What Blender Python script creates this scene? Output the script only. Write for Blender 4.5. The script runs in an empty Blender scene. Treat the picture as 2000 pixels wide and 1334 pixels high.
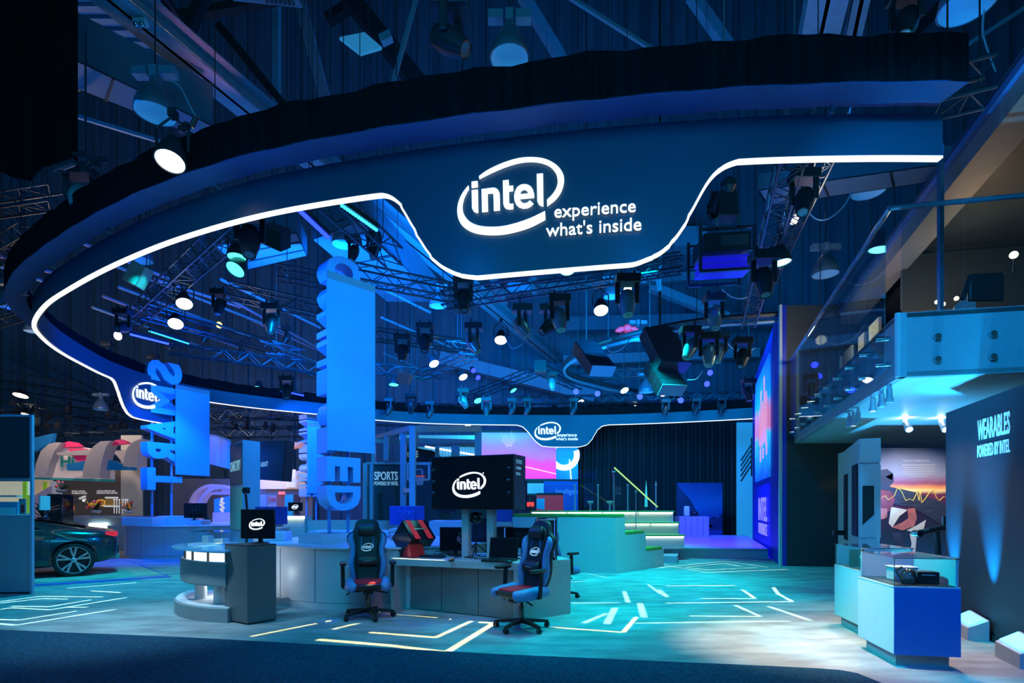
import bpy, bmesh, math, random
from mathutils import Vector, Matrix, Quaternion
from mathutils.geometry import tessellate_polygon
random.seed(7)
R = math.radians
C = bpy.context.scene.collection
SC = bpy.context.scene
# ---------------------------------------------------------------- camera (photo pixels 2000 x 1334)
F, CX, HY, EYE = 1050.0, 1000.0, 988.0, 1.45
cd = bpy.data.cameras.new('camera'); cam = bpy.data.objects.new('camera', cd); C.objects.link(cam)
cam.location = (0, 0, EYE); cam.rotation_euler = (R(90), 0, 0)
cd.sensor_width = 36; cd.lens = F / 2000 * 36; cd.shift_y = (HY - 667) / 2000
cd.clip_start = .05; cd.clip_end = 200
SC.camera = cam
SC.view_settings.view_transform = 'Standard'; SC.view_settings.look = 'None'
SC.view_settings.gamma = 1; SC.view_settings.use_curve_mapping = False
SC.view_settings.exposure = 0.0
SC.cycles.max_bounces = 6; SC.cycles.diffuse_bounces = 3; SC.cycles.glossy_bounces = 3
SC.cycles.transparent_max_bounces = 16; SC.cycles.transmission_bounces = 4
SC.cycles.caustics_reflective = False; SC.cycles.caustics_refractive = False
SC.cycles.sample_clamp_indirect = 4; SC.cycles.use_denoising = True
# ---------------------------------------------------------------- world: dim blue hall air
w = bpy.data.worlds.new('hall_ambience'); SC.world = w; w.use_nodes = True
w.node_tree.nodes['Background'].inputs[0].default_value = (.01, .13, .27, 1)
w.node_tree.nodes['Background'].inputs[1].default_value = .42

def P(px, py, Z): return Vector(((px - CX) / F * Z, Z, EYE + (HY - py) / F * Z))
def G(px, py, z=0.0): return P(px, py, F * (EYE - z) / (py - HY))      # point of the plane at height z

# ---------------------------------------------------------------- lights
def aim(o, to):
    d = Vector(to) - o.location
    o.rotation_euler = d.to_track_quat('-Z', 'Y').to_euler()
def spot(pos, to, col, power, deg=60, blend=.6, rad=.08, name='spot_light'):
    l = bpy.data.lights.new(name, 'SPOT'); l.color = col; l.energy = power
    l.spot_size = R(deg); l.spot_blend = blend; l.shadow_soft_size = rad
    o = bpy.data.objects.new(name, l); C.objects.link(o); o.location = pos; aim(o, to); return o
def point(pos, col, power, rad=.1):
    l = bpy.data.lights.new('point_light', 'POINT'); l.color = col; l.energy = power; l.shadow_soft_size = rad
    o = bpy.data.objects.new('point_light', l); C.objects.link(o); o.location = pos; return o
def area(pos, to, col, power, sx, sy):
    l = bpy.data.lights.new('area_light', 'AREA'); l.shape = 'RECTANGLE'; l.size = sx; l.size_y = sy
    l.color = col; l.energy = power
    o = bpy.data.objects.new('area_light', l); C.objects.link(o); o.location = pos; aim(o, to); return o
def gobo(pos, to, col, power, deg, segs, wid=.045, rad=.015):
    """a pattern projector: the light only leaves through bright slots, given as floor segments"""
    o = spot(pos, to, col, power, deg, .1, rad, 'pattern_projector'); l = o.data
    l.use_nodes = True; nt = l.node_tree; N = nt.nodes; L = nt.links
    em = [n for n in N if n.type == 'EMISSION'][0]
    geo = N.new('ShaderNodeNewGeometry')
    sep = N.new('ShaderNodeSeparateXYZ'); L.new(geo.outputs['Incoming'], sep.inputs[0])
    dv = N.new('ShaderNodeVectorMath'); dv.operation = 'DIVIDE'
    cb = N.new('ShaderNodeCombineXYZ')
    for k in range(3): L.new(sep.outputs[2], cb.inputs[k])
    L.new(geo.outputs['Incoming'], dv.inputs[0]); L.new(cb.outputs[0], dv.inputs[1])
    h = pos[2]                                                 # floor point = lamp + (-I/Iz)*h
    sc = N.new('ShaderNodeVectorMath'); sc.operation = 'MULTIPLY_ADD'
    sc.inputs[1].default_value = (-h, -h, 0); sc.inputs[2].default_value = (pos[0], pos[1], 0)
    L.new(dv.outputs[0], sc.inputs[0])
    acc = None
    for s in segs:
        a, b = Vector(s[0][:2]), Vector(s[1][:2]); wd = s[2] if len(s) > 2 else wid
        t = (b - a); ln = t.length; t.normalize(); n = Vector((-t.y, t.x)); m = (a + b) / 2
        outs = []
        for v, e in ((t, ln / 2), (n, wd / 2)):
            d = N.new('ShaderNodeVectorMath'); d.operation = 'DOT_PRODUCT'
            d.inputs[1].default_value = (v.x, v.y, 0); L.new(sc.outputs[0], d.inputs[0])
            c = N.new('ShaderNodeMath'); c.operation = 'COMPARE'; c.inputs[1].default_value = v.dot(m); c.inputs[2].default_value = e
            L.new(d.outputs['Value'], c.inputs[0]); outs.append(c)
        mu = N.new('ShaderNodeMath'); mu.operation = 'MULTIPLY'
        L.new(outs[0].outputs[0], mu.inputs[0]); L.new(outs[1].outputs[0], mu.inputs[1])
        if acc is None: acc = mu
        else:
            mx = N.new('ShaderNodeMath'); mx.operation = 'MAXIMUM'
            L.new(acc.outputs[0], mx.inputs[0]); L.new(mu.outputs[0], mx.inputs[1]); acc = mx
    L.new(acc.outputs[0], em.inputs['Strength'])
    return o
cyan = (.0, .72, .82); blue = (.0, .10, 1.); azure = (.0, .30, 1.); sky = (.40, .78, 1.); warm = (1., .76, .50); yel = (1., .88, .30); dblue = (.0, .24, 1.)
# floor washes from the rig
spot((2.6, 10.3, 6.0), (2.3, 9.7, 0), cyan, 4300, 68, .8, .2)
spot((1.2, 7.0, 5.4), (1.2, 6.2, 0), cyan, 1100, 50, .9, .2)
spot((-7.2, 10.5, 6.0), (-7.2, 9.4, 0), (.0, .60, .84), 5200, 84, .8, .2)
spot((-4.6, 5.8, 4.6), (-4.5, 6.5, 0), (.42, .80, 1), 900, 50, .9, .15)
spot((-1.6, 5.2, 4.5), (-1.2, 6.0, 0), (.0, .55, .85), 420, 62, .9, .15)
spot((4.5, 6.9, 2.85), (3.9, 5.9, 0), warm, 260, 60, .8, .05)
spot((2.7, 5.1, 4.6), (3.0, 5.6, 0), warm, 1500, 36, .9, .05)
spot((4.3, 5.4, 2.9), (3.9, 5.3, .7), warm, 160, 40, .7, .05)
spot((.2, 5.4, 4.5), (-.6, 6.7, .5), (1., .40, .40), 110, 40, .8, .05)
point((-4.0, 7.55, .40), (.8, .92, 1), 9, .05)
spot((4.9, 7.6, 2.85), (4.6, 6.2, 0), warm, 160, 90, .8, .05)
spot((3.2, 13.5, 5.6), (3.2, 13.5, 0), cyan, 1700, 90, .8, .2)
# blue on signs and counters
spot((0.6, 6.4, 5.2), (-2.6, 8.7, 3.6), azure, 820, 60, .6, .1)
spot((-1.2, 6.3, 4.6), (-2.7, 8.7, 1.6), azure, 200, 60, .6, .1)
spot((-4.8, 8.0, 4.4), (-3.1, 8.7, 3.8), blue, 700, 110, .6, .1)
spot((-6.2, 11.5, 5.6), (-9.6, 16.0, 3.2), azure, 800, 50, .6, .1)
spot((-12.6, 13.8, 4.4), (-10.4, 16, 3.6), blue, 1500, 70, .6, .1)
spot((-9.0, 14.0, 5.6), (-9.6, 15.5, .5), blue, 2600, 70, .6, .1)
spot((-2.2, 10.2, 5.8), (-2.2, 9.6, .8), (.02, .10, 1), 2400, 60, .8, .1)
spot((-5.4, 15.5, 5.4), (-7.0, 19.2, 3.0), blue, 3600, 60, .6, .1)
spot((-4.2, 10.0, 5.6), (-5.8, 14, 1.8), azure, 700, 60, .6, .1)
spot((5.6, 14.5, 5.8), (6.4, 17.5, .3), (.035, .02, 1), 11000, 60, .7, .1)
spot((4.2, 12.5, 5.6), (3.0, 15, .8), (.0, .7, .8), 500, 60, .7, .1)
spot((5.6, 18, 5), (7.3, 21.5, 1.3), (.0, .35, 1), 700, 50, .7, .1)
spot((-4.5, 12.5, 3.8), (-9.6, 13.4, 4.9), blue, 2600, 70, .8, .1)
spot((0, 14.5, 3.8), (0, 21.5, 4.9), (.0, .5, .8), 700, 110, .8, .1)
# added unseen fill, standing in for bounce: blue wash on steelwork, ring and hall wall
area((0, 13, 4.6), (0, 14, 12), dblue, 300, 14, 8)
area((2.5, 16.5, 4.8), (3, 24, 12), (.0, .45, 1.), 600, 10, 4)
area((-4, 15.0, 7.0), (-4, 28, 14), (.0, .18, 1), 1700, 8, 3)
spot((-3.6, 10.5, 5.6), (-5.0, 9.8, 9.4), (1, .25, .5), 420, 24, .8, .1)
spot((-9.5, 7.5, 5.6), (-7, 9.4, 9), dblue, 260, 90, .8, .1)
area((6, 14.0, 7.0), (6, 28, 14), (.0, .30, 1.), 1000, 8, 3)
spot((5, 6.5, 5.6), (5.4, 9.6, 9.4), dblue, 260, 90, .8, .1)
for x, y in ((-7.6, 6.6), (-5.2, 5.6), (-3, 4.9), (-.8, 4.4), (1.2, 4.0), (3.0, 3.8)): point((x, y, 4.15), (.0, .2, 1), 26, .2)  # unseen points added to turn the valance underside blue
spot((-2.2, 4.3, 3.2), (-3.6, 6.0, 4.9), (.3, .9, 1), 60, 26, .9, .05)
# front of ring, balcony, showcases
area((0, -1.5, 5.5), (0, 6, 4), (.02, .52, 1.), 260, 8, 2)  # unseen area fill added behind the camera to brighten the ring front
spot((1.6, 2.2, 5.2), (4.9, 6.0, 3.2), (.0, .35, 1), 900, 50, .7, .1)
spot((2.4, 1.2, 4.6), (3.9, 5.0, .5), (0, .12, 1), 700, 30, .6, .1)
spot((-.6, 6.4, 5.0), (3.5, 5.6, .6), cyan, 2600, 24, .6, .1)
spot((4.55, 6.1, .5), (4.65, 6.4, 3.0), (.03, .42, .9), 900, 80, .9, .05)
spot((6.6, 9.3, .6), (6.6, 9.2, 3.0), (.03, .42, .9), 500, 100, .8, .05)
for bx, by in ((5.15, 5.77), (5.45, 6.64), (4.75, 4.62)):
    spot((bx - .20, by, .28), (bx + .04, by, 1.35), (.0, .40, 1), 1300, 34, 1, .02)
spot((7.0, 8.6, 2.8), (7.4, 9.9, 1.4), warm, 220, 80, .7, .05)
# neighbour hall
point((-16, 18.5, 5.5), (1, .78, .6), 420, .3); point((-9, 19, 3.0), (1, .75, .55), 60, .3)
def pl(*pts, w=.05): return [(G(*a), G(*b), w) for a, b in zip(pts, pts[1:])]
segL = pl((-60, 1183), (0, 1175), (80, 1164.5), (200, 1166)) + pl((-60, 1187), (0, 1178), (84, 1169), (133, 1170)) + pl((23, 1184), (96, 1185), (177, 1171.5)) + pl((-20, 1194), (21, 1187), (98, 1191), (247, 1167)) + pl((-40, 1209), (38, 1211), (149, 1193.5)) + pl((-50, 1214), (31, 1221), (226, 1190), w=.06) + pl((178, 1154), (235, 1157.5)) + pl((130, 1149), (266, 1138)) + pl((127, 1186), (171, 1186))
segC = pl((722, 1235), (851, 1245), (921, 1213), w=.06) + pl((935, 1215), (965, 1217), (874, 1273), w=.075) + pl((620, 1249), (765, 1261), (872, 1274), w=.08) + pl((1063, 1224), (1217, 1235), (1243, 1205), w=.05) + pl((650, 1229), (709, 1215), w=.05) + pl((490, 1243), (647, 1212), w=.05) + pl((740, 1196), (855, 1206), w=.06) + pl((266, 1203), (336, 1184), w=.09) + pl((866, 1211), (880, 1209), w=.06)
segR = pl((1285, 1109), (1417, 1096), (1501, 1108)) + pl((1290, 1103), (1384, 1118), (1538, 1112)) + pl((1445, 1106), (1415, 1100), (1340, 1108), (1382, 1113), (1477, 1108.5)) + pl((1300, 1144), (1436, 1143.5), w=.06) + pl((1450, 1152), (1475, 1169), (1370, 1169), w=.06) + pl((1510, 1147), (1520, 1160), (1548, 1175), (1300, 1178), w=.06) + pl((1436, 1182), (1485, 1204), (1347, 1203), w=.06) + pl((1500, 1184), (1583, 1212), w=.07) + pl((1240, 1217), (1380, 1215), (1545, 1213), w=.05)
segM = pl((1219, 1155), (1227, 1177), w=.07) + pl((1250, 1178), (1258, 1206), w=.09) + pl((1201, 1187), (1185, 1219), w=.09) + pl((1140, 1217), (1185, 1198), w=.07) + pl((1287, 1152), (1303, 1166), w=.08) + pl((1150, 1121), (1185, 1128)) + pl((1115, 1136.5), (1150, 1135)) + pl((1115, 1178), (1210, 1177)) + pl((1265, 1141), (1290, 1160), w=.05)
gobo((-6.2, 8.6, 5.8), (-6.6, 8.0, 0), (.55, 1, .85), 6500, 100, segL)
gobo((-.4, 7.6, 5.8), (-.4, 6.4, 0), yel, 8000, 110, segC)
gobo((4.2, 9.2, 5.8), (3.4, 9.4, 0), (.65, 1, .75), 6000, 110, segR)
gobo((2.2, 8.0, 5.8), (2., 9, 0), (.7, 1, .9), 3500, 100, segM)

point((6.4, 11.2, 4.9), (1, .85, .6), 60, .1); point((7.4, 8.6, 5.0), (1, .7, .45), 40, .1)

spot((2.6, 8.3, 4.6), (.7, 6.9, .4), cyan, 700, 36, .8, .1)


# ---------------------------------------------------------------- materials
def hexc(h):
    h = h.lstrip('#'); v = [int(h[i:i + 2], 16) / 255 for i in (0, 2, 4)]
    return tuple((c / 12.92 if c <= .04045 else ((c + .055) / 1.055) ** 2.4) for c in v)
def M(name, col, rough=.5, metal=0., emit=None, es=1., noise=0., nscale=8., bump=0., bscale=60., stretch=None, coat=0., spec=.5):
    m = bpy.data.materials.new(name); m.use_nodes = True; nt = m.node_tree; N, L = nt.nodes, nt.links
    b = N['Principled BSDF']; c = hexc(col) if isinstance(col, str) else col
    b.inputs['Base Color'].default_value = (*c, 1); b.inputs['Roughness'].default_value = rough
    b.inputs['Metallic'].default_value = metal; b.inputs['Coat Weight'].default_value = coat
    b.inputs['Specular IOR Level'].default_value = spec
    tc = N.new('ShaderNodeTexCoord'); mp = N.new('ShaderNodeMapping'); L.new(tc.outputs['Object'], mp.inputs[0])
    if stretch: mp.inputs['Scale'].default_value = stretch
    nz = N.new('ShaderNodeTexNoise'); nz.inputs['Scale'].default_value = nscale; nz.inputs['Detail'].default_value = 4
    L.new(mp.outputs[0], nz.inputs['Vector'])
    if noise:
        r = N.new('ShaderNodeMapRange'); r.inputs[1].default_value = .3; r.inputs[2].default_value = .7
        r.inputs[3].default_value = 1 - noise; r.inputs[4].default_value = 1 + noise * .6
        mul = N.new('ShaderNodeVectorMath'); mul.operation = 'SCALE'; mul.inputs[0].default_value = c
        L.new(nz.outputs[0], r.inputs[0]); L.new(r.outputs[0], mul.inputs['Scale']); L.new(mul.outputs[0], b.inputs['Base Color'])
    else:
        r = N.new('ShaderNodeMapRange'); r.inputs[3].default_value = max(0, rough - .06); r.inputs[4].default_value = min(1, rough + .06)
        L.new(nz.outputs[0], r.inputs[0]); L.new(r.outputs[0], b.inputs['Roughness'])
    if bump:
        n2 = N.new('ShaderNodeTexNoise'); n2.inputs['Scale'].default_value = bscale; L.new(mp.outputs[0], n2.inputs['Vector'])
        bp = N.new('ShaderNodeBump'); bp.inputs['Strength'].default_value = bump; bp.inputs['Distance'].default_value = .02
        L.new(n2.outputs[0], bp.inputs['Height']); L.new(bp.outputs[0], b.inputs['Normal'])
    if emit is not None:
        b.inputs['Emission Color'].default_value = (*(hexc(emit) if isinstance(emit, str) else emit), 1)
        b.inputs['Emission Strength'].default_value = es
    return m
def glass(name, tint=(.75, .92, .95), refl=1.0):
    m = bpy.data.materials.new(name); m.use_nodes = True; nt = m.node_tree; N, L = nt.nodes, nt.links
    N.remove(N['Principled BSDF']); out = N['Material Output']
    t = N.new('ShaderNodeBsdfTransparent'); t.inputs[0].default_value = (*tint, 1)
    g = N.new('ShaderNodeBsdfGlossy'); g.inputs['Roughness'].default_value = .02; g.inputs[0].default_value = (refl, refl, refl, 1)
    lw = N.new('ShaderNodeLayerWeight'); pw = N.new('ShaderNodeMath'); pw.operation = 'POWER'; pw.inputs[1].default_value = 4
    f = N.new('ShaderNodeMath'); f.operation = 'MULTIPLY_ADD'; f.inputs[1].default_value = .7; f.inputs[2].default_value = .035
    L.new(lw.outputs['Facing'], pw.inputs[0]); L.new(pw.outputs[0], f.inputs[0])
    x = N.new('ShaderNodeMixShader'); L.new(f.outputs[0], x.inputs[0]); L.new(t.outputs[0], x.inputs[1]); L.new(g.outputs[0], x.inputs[2])
    L.new(x.outputs[0], out.inputs[0]); return m
def ramp_mat(name, axis, stops, lo, hi, emit=0., rough=.5, noise=0., nscale=3.):
    """a printed or displayed picture: colour bands along one object axis"""
    m = bpy.data.materials.new(name); m.use_nodes = True; nt = m.node_tree; N, L = nt.nodes, nt.links
    b = N['Principled BSDF']; b.inputs['Roughness'].default_value = rough
    tc = N.new('ShaderNodeTexCoord'); sp = N.new('ShaderNodeSeparateXYZ'); L.new(tc.outputs['Object'], sp.inputs[0])
    mr = N.new('ShaderNodeMapRange'); mr.inputs[1].default_value = lo; mr.inputs[2].default_value = hi
    L.new(sp.outputs[axis], mr.inputs[0]); src = mr.outputs[0]
    if noise:
        nz = N.new('ShaderNodeTexNoise'); nz.inputs['Scale'].default_value = nscale; L.new(tc.outputs['Object'], nz.inputs['Vector'])
        ma = N.new('ShaderNodeMath'); ma.operation = 'MULTIPLY_ADD'; ma.inputs[1].default_value = noise; L.new(nz.outputs[0], ma.inputs[0])
        ad = N.new('ShaderNodeMath'); ad.operation = 'SUBTRACT'; ad.inputs[1].default_value = noise / 2
        L.new(mr.outputs[0], ma.inputs[2]); L.new(ma.outputs[0], ad.inputs[0]); src = ad.outputs[0]
    cr = N.new('ShaderNodeValToRGB'); L.new(src, cr.inputs[0]); e = cr.color_ramp.elements
    while len(e) < len(stops): e.new(.5)
    for k, (p, c) in enumerate(stops): e[k].position = p; e[k].color = (*hexc(c), 1)
    L.new(cr.outputs[0], b.inputs['Base Color'])
    if emit:
        L.new(cr.outputs[0], b.inputs['Emission Color']); b.inputs['Emission Strength'].default_value = emit
    return m

# ---------------------------------------------------------------- mesh builder
class MB:
    def __init__(s): s.v = []; s.f = []
    def add(s, vs, fs):
        o = len(s.v); s.v += [Vector(v) for v in vs]; s.f += [tuple(o + i for i in f) for f in fs]; return s
    def box(s, c, d, rz=0, m=None):
        q = Matrix.Rotation(rz, 3, 'Z') if m is None else m
        c = Vector(c); vs = [c + q @ Vector((x * d[0] / 2, y * d[1] / 2, z * d[2] / 2)) for z in (-1, 1) for x, y in ((-1, -1), (1, -1), (1, 1), (-1, 1))]
        return s.add(vs, [(3, 2, 1, 0), (4, 5, 6, 7), (0, 1, 5, 4), (1, 2, 6, 5), (2, 3, 7, 6), (3, 0, 4, 7)])
    def bar(s, a, b, wx, wy=None):                              # rectangular bar between two points
        a, b = Vector(a), Vector(b); d = b - a; wy = wy or wx
        if d.length < 1e-6: return s
        q = d.to_track_quat('Z', 'Y').to_matrix() if abs(d.normalized().z) < .999 else Matrix.Identity(3)
        return s.box((a + b) / 2, (wx, wy, d.length), m=q)
    def cyl(s, a, b, r, r2=None, n=12, caps=True):
        a, b = Vector(a), Vector(b); r2 = r if r2 is None else r2
        q = (b - a).to_track_quat('Z', 'Y').to_matrix(); o = len(s.v); vs = []
        for p, rr in ((a, r), (b, r2)):
            vs += [p + q @ Vector((math.cos(2 * math.pi * i / n) * rr, math.sin(2 * math.pi * i / n) * rr, 0)) for i in range(n)]
        fs = [(i, (i + 1) % n, n + (i + 1) % n, n + i) for i in range(n)]
        if caps: fs += [tuple(range(n - 1, -1, -1)), tuple(range(n, 2 * n))]
        return s.add(vs, fs)
    def lathe(s, a, d, prof, n=20, cap=True):                   # prof = [(r, along)], axis from a along d
        a = Vector(a); q = Vector(d).to_track_quat('Z', 'Y').to_matrix(); vs = []; fs = []
        for r, h in prof: vs += [a + q @ Vector((math.cos(2 * math.pi * i / n) * r, math.sin(2 * math.pi * i / n) * r, h)) for i in range(n)]
        for k in range(len(prof) - 1):
            fs += [(k * n + i, k * n + (i + 1) % n, (k + 1) * n + (i + 1) % n, (k + 1) * n + i) for i in range(n)]
        if cap:
            if prof[0][0] > 1e-4: fs.append(tuple(range(n - 1, -1, -1)))
            if prof[-1][0] > 1e-4: e = (len(prof) - 1) * n; fs.append(tuple(range(e, e + n)))
        return s.add(vs, fs)
    def loft(s, secs, cap=True, closed=True):
        n = len(secs[0]); vs = [p for q in secs for p in q]; fs = []
        for k in range(len(secs) - 1):
            for i in range(n if closed else n - 1):
                fs.append((k * n + i, k * n + (i + 1) % n, (k + 1) * n + (i + 1) % n, (k + 1) * n + i))
        if cap and closed: fs += [tuple(range(n - 1, -1, -1)), tuple(range((len(secs) - 1) * n, len(secs) * n))]
        return s.add(vs, fs)
    def tube(s, pts, r, n=6):
        pts = [Vector(p) for p in pts]; secs = []
        for i, p in enumerate(pts):
            d = (pts[min(i + 1, len(pts) - 1)] - pts[max(i - 1, 0)]).normalized()
            q = d.to_track_quat('Z', 'Y').to_matrix() if abs(d.z) < .98 else Matrix.Rotation(0, 3, 'Z')
            secs.append([p + q @ Vector((math.cos(2 * math.pi * k / n) * r, math.sin(2 * math.pi * k / n) * r, 0)) for k in range(n)])
        return s.loft(secs)
    def prism(s, poly, z0, z1):                                 # plan polygon extruded upward
        n = len(poly); a = 0
        for i in range(n): x1, y1 = poly[i][:2]; x2, y2 = poly[(i + 1) % n][:2]; a += x1 * y2 - x2 * y1
        if a < 0: poly = poly[::-1]
        vs = [(p[0], p[1], z0) for p in poly] + [(p[0], p[1], z1) for p in poly]
        return s.add(vs, [tuple(range(n - 1, -1, -1)), tuple(range(n, 2 * n))] + [(i, (i + 1) % n, n + (i + 1) % n, n + i) for i in range(n)])
    def slab(s, pts, d):                                        # any flat 3D polygon given thickness vector d
        pts = [Vector(p) for p in pts]; d = Vector(d); n = len(pts)
        return s.add(pts + [p + d for p in pts], [tuple(range(n - 1, -1, -1)), tuple(range(n, 2 * n))] + [(i, (i + 1) % n, n + (i + 1) % n, n + i) for i in range(n)])
    def sph(s, c, r, n=10, sz=1.):
        c = Vector(c); prof = [(max(1e-5, math.sin(math.pi * k / n) * r), -math.cos(math.pi * k / n) * r * sz) for k in range(n + 1)]
        return s.lathe(c, (0, 0, 1), prof, n=n * 2, cap=False)
    def build(s, name, mat, parent=None, world=False, smooth=True, ang=35, bev=0., kind=None, label=None):
        vs = s.v
        if parent is not None and world:
            iv = parent.matrix_basis.inverted(); vs = [iv @ v for v in vs]
            if parent.parent is not None: iv2 = None
        me = bpy.data.meshes.new(name); me.from_pydata([tuple(v) for v in vs], [], s.f); me.update()
        o = bpy.data.objects.new(name, me); C.objects.link(o)
        if mat: me.materials.append(mat)
        if smooth:
            me.shade_smooth(); me.set_sharp_from_angle(angle=R(ang))
        if bev:
            md = o.modifiers.new('bevel', 'BEVEL'); md.width = bev; md.segments = 2; md.limit_method = 'ANGLE'; md.angle_limit = R(40)
        if parent is not None: o.parent = parent
        if kind: o['kind'] = kind
        if label: o['label'] = label
        return o
def sub(name, mb, mat, part, thing, **k):
    """a sub-part: part sits at its thing's origin, so world points go through the thing"""
    iv = thing.matrix_basis.inverted(); mb.v = [iv @ v for v in mb.v]
    return mb.build(name, mat, part, **k)
def tag(o, label, cat, group=None):
    o['label'] = label; o['category'] = cat
    if group: o['group'] = group
    return o
def T(name, label, cat, loc=(0, 0, 0), rz=0, group=None):
    o = bpy.data.objects.new(name, None); C.objects.link(o); o.empty_display_size = .1
    o.matrix_basis = Matrix.Translation(Vector(loc)) @ Matrix.Rotation(rz, 4, 'Z')
    return tag(o, label, cat, group)
def st(o): o['kind'] = 'structure'; return o
def copy_tree(o, parent=None):
    c = o.copy(); C.objects.link(c)
    if parent is not None: c.parent = parent
    for ch in list(o.children): copy_tree(ch, c)
    return c
def place(o, loc, rz=0): o.matrix_basis = Matrix.Translation(Vector(loc)) @ Matrix.Rotation(rz, 4, 'Z'); return o
def sell(cx, cy, z, hw, hd, e=4., n=20):
    r = []
    for i in range(n):
        a = 2 * math.pi * (i + .5) / n; c, s_ = math.cos(a), math.sin(a)
        r.append(Vector((cx + hw * math.copysign(abs(c) ** (2 / e), c), cy + hd * math.copysign(abs(s_) ** (2 / e), s_), z)))
    return r
def cr(pts, n=8, closed=False):                                  # Catmull-Rom through points
    pts = [Vector(p) for p in pts]; out = []; m = len(pts)
    for i in range(m if closed else m - 1):
        if closed: p = [pts[(i + k - 1) % m] for k in range(4)]
        else: p = [pts[max(0, min(m - 1, i + k - 1))] for k in range(4)]
        for j in range(n):
            t = j / n
            out.append(.5 * ((2 * p[1]) + (p[2] - p[0]) * t + (2 * p[0] - 5 * p[1] + 4 * p[2] - p[3]) * t * t + (3 * p[1] - p[0] - 3 * p[2] + p[3]) * t ** 3))
    if not closed: out.append(pts[-1])
    return out
# ---------------------------------------------------------------- flat lettering
def flat(polys, d=.01):
    """polys: list of [outer, hole, ...] in 2D -> MB of plates from z=0 to z=d"""
    mb = MB()
    for loops in polys:
        l3 = [[Vector((p[0], p[1], 0)) for p in lp] for lp in loops]; pts = [p for lp in l3 for p in lp]
        tri = tessellate_polygon(l3); n = len(pts)
        fs = []
        for t in tri:
            a, b, c = (pts[i] for i in t)
            fs.append(t if (b - a).cross(c - a).z > 0 else (t[0], t[2], t[1]))
        vs = [p + Vector((0, 0, d)) for p in pts] + pts
        fc = list(fs); o = 0
        for lp in l3:
            k = len(lp)
            for i in range(k): fc.append((o + i, o + (i + 1) % k, n + o + (i + 1) % k, n + o + i))
            o += k
        mb.add(vs, fc)
    return mb
_tc = {}
def text(s, d=.01, off=0., res=3):
    """lettering as an MB, left edge at x=0, height of a capital about 0.72"""
    key = (s, d, off)
    if key not in _tc:
        cu = bpy.data.curves.new('lettering', 'FONT'); cu.body = s; cu.extrude = d / 2; cu.offset = off; cu.resolution_u = res
        o = bpy.data.objects.new('lettering', cu); C.objects.link(o)
        me = bpy.data.meshes.new_from_object(o); C.objects.unlink(o); bpy.data.objects.remove(o)
        v = [Vector(p.co) for p in me.vertices]; f = [tuple(p.vertices) for p in me.polygons]; bpy.data.meshes.remove(me)
        x0 = min(p.x for p in v); y0 = 0
        _tc[key] = ([p - Vector((x0, 0, -d / 2)) for p in v], f)
    mb = MB(); mb.add(_tc[key][0], _tc[key][1]); return mb
def bounds(mb):
    return (min(v.x for v in mb.v), max(v.x for v in mb.v), min(v.y for v in mb.v), max(v.y for v in mb.v))
def fit(mb, w=None, h=None):                                     # scale x to width w and y to height h, from the lower left corner
    a, b, c, d = bounds(mb); sx = w / (b - a) if w else None; sy = h / (d - c) if h else None
    sx = sx or sy; sy = sy or sx
    mb.v = [Vector(((v.x - a) * sx, (v.y - c) * sy, v.z)) for v in mb.v]; return mb
def onto(mb, org, ex, ey, ez=None):
    org, ex, ey = Vector(org), Vector(ex), Vector(ey); ez = Vector(ez) if ez else ex.cross(ey).normalized()
    mb.v = [org + ex * v.x + ey * v.y + ez * v.z for v in mb.v]; return mb
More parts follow.
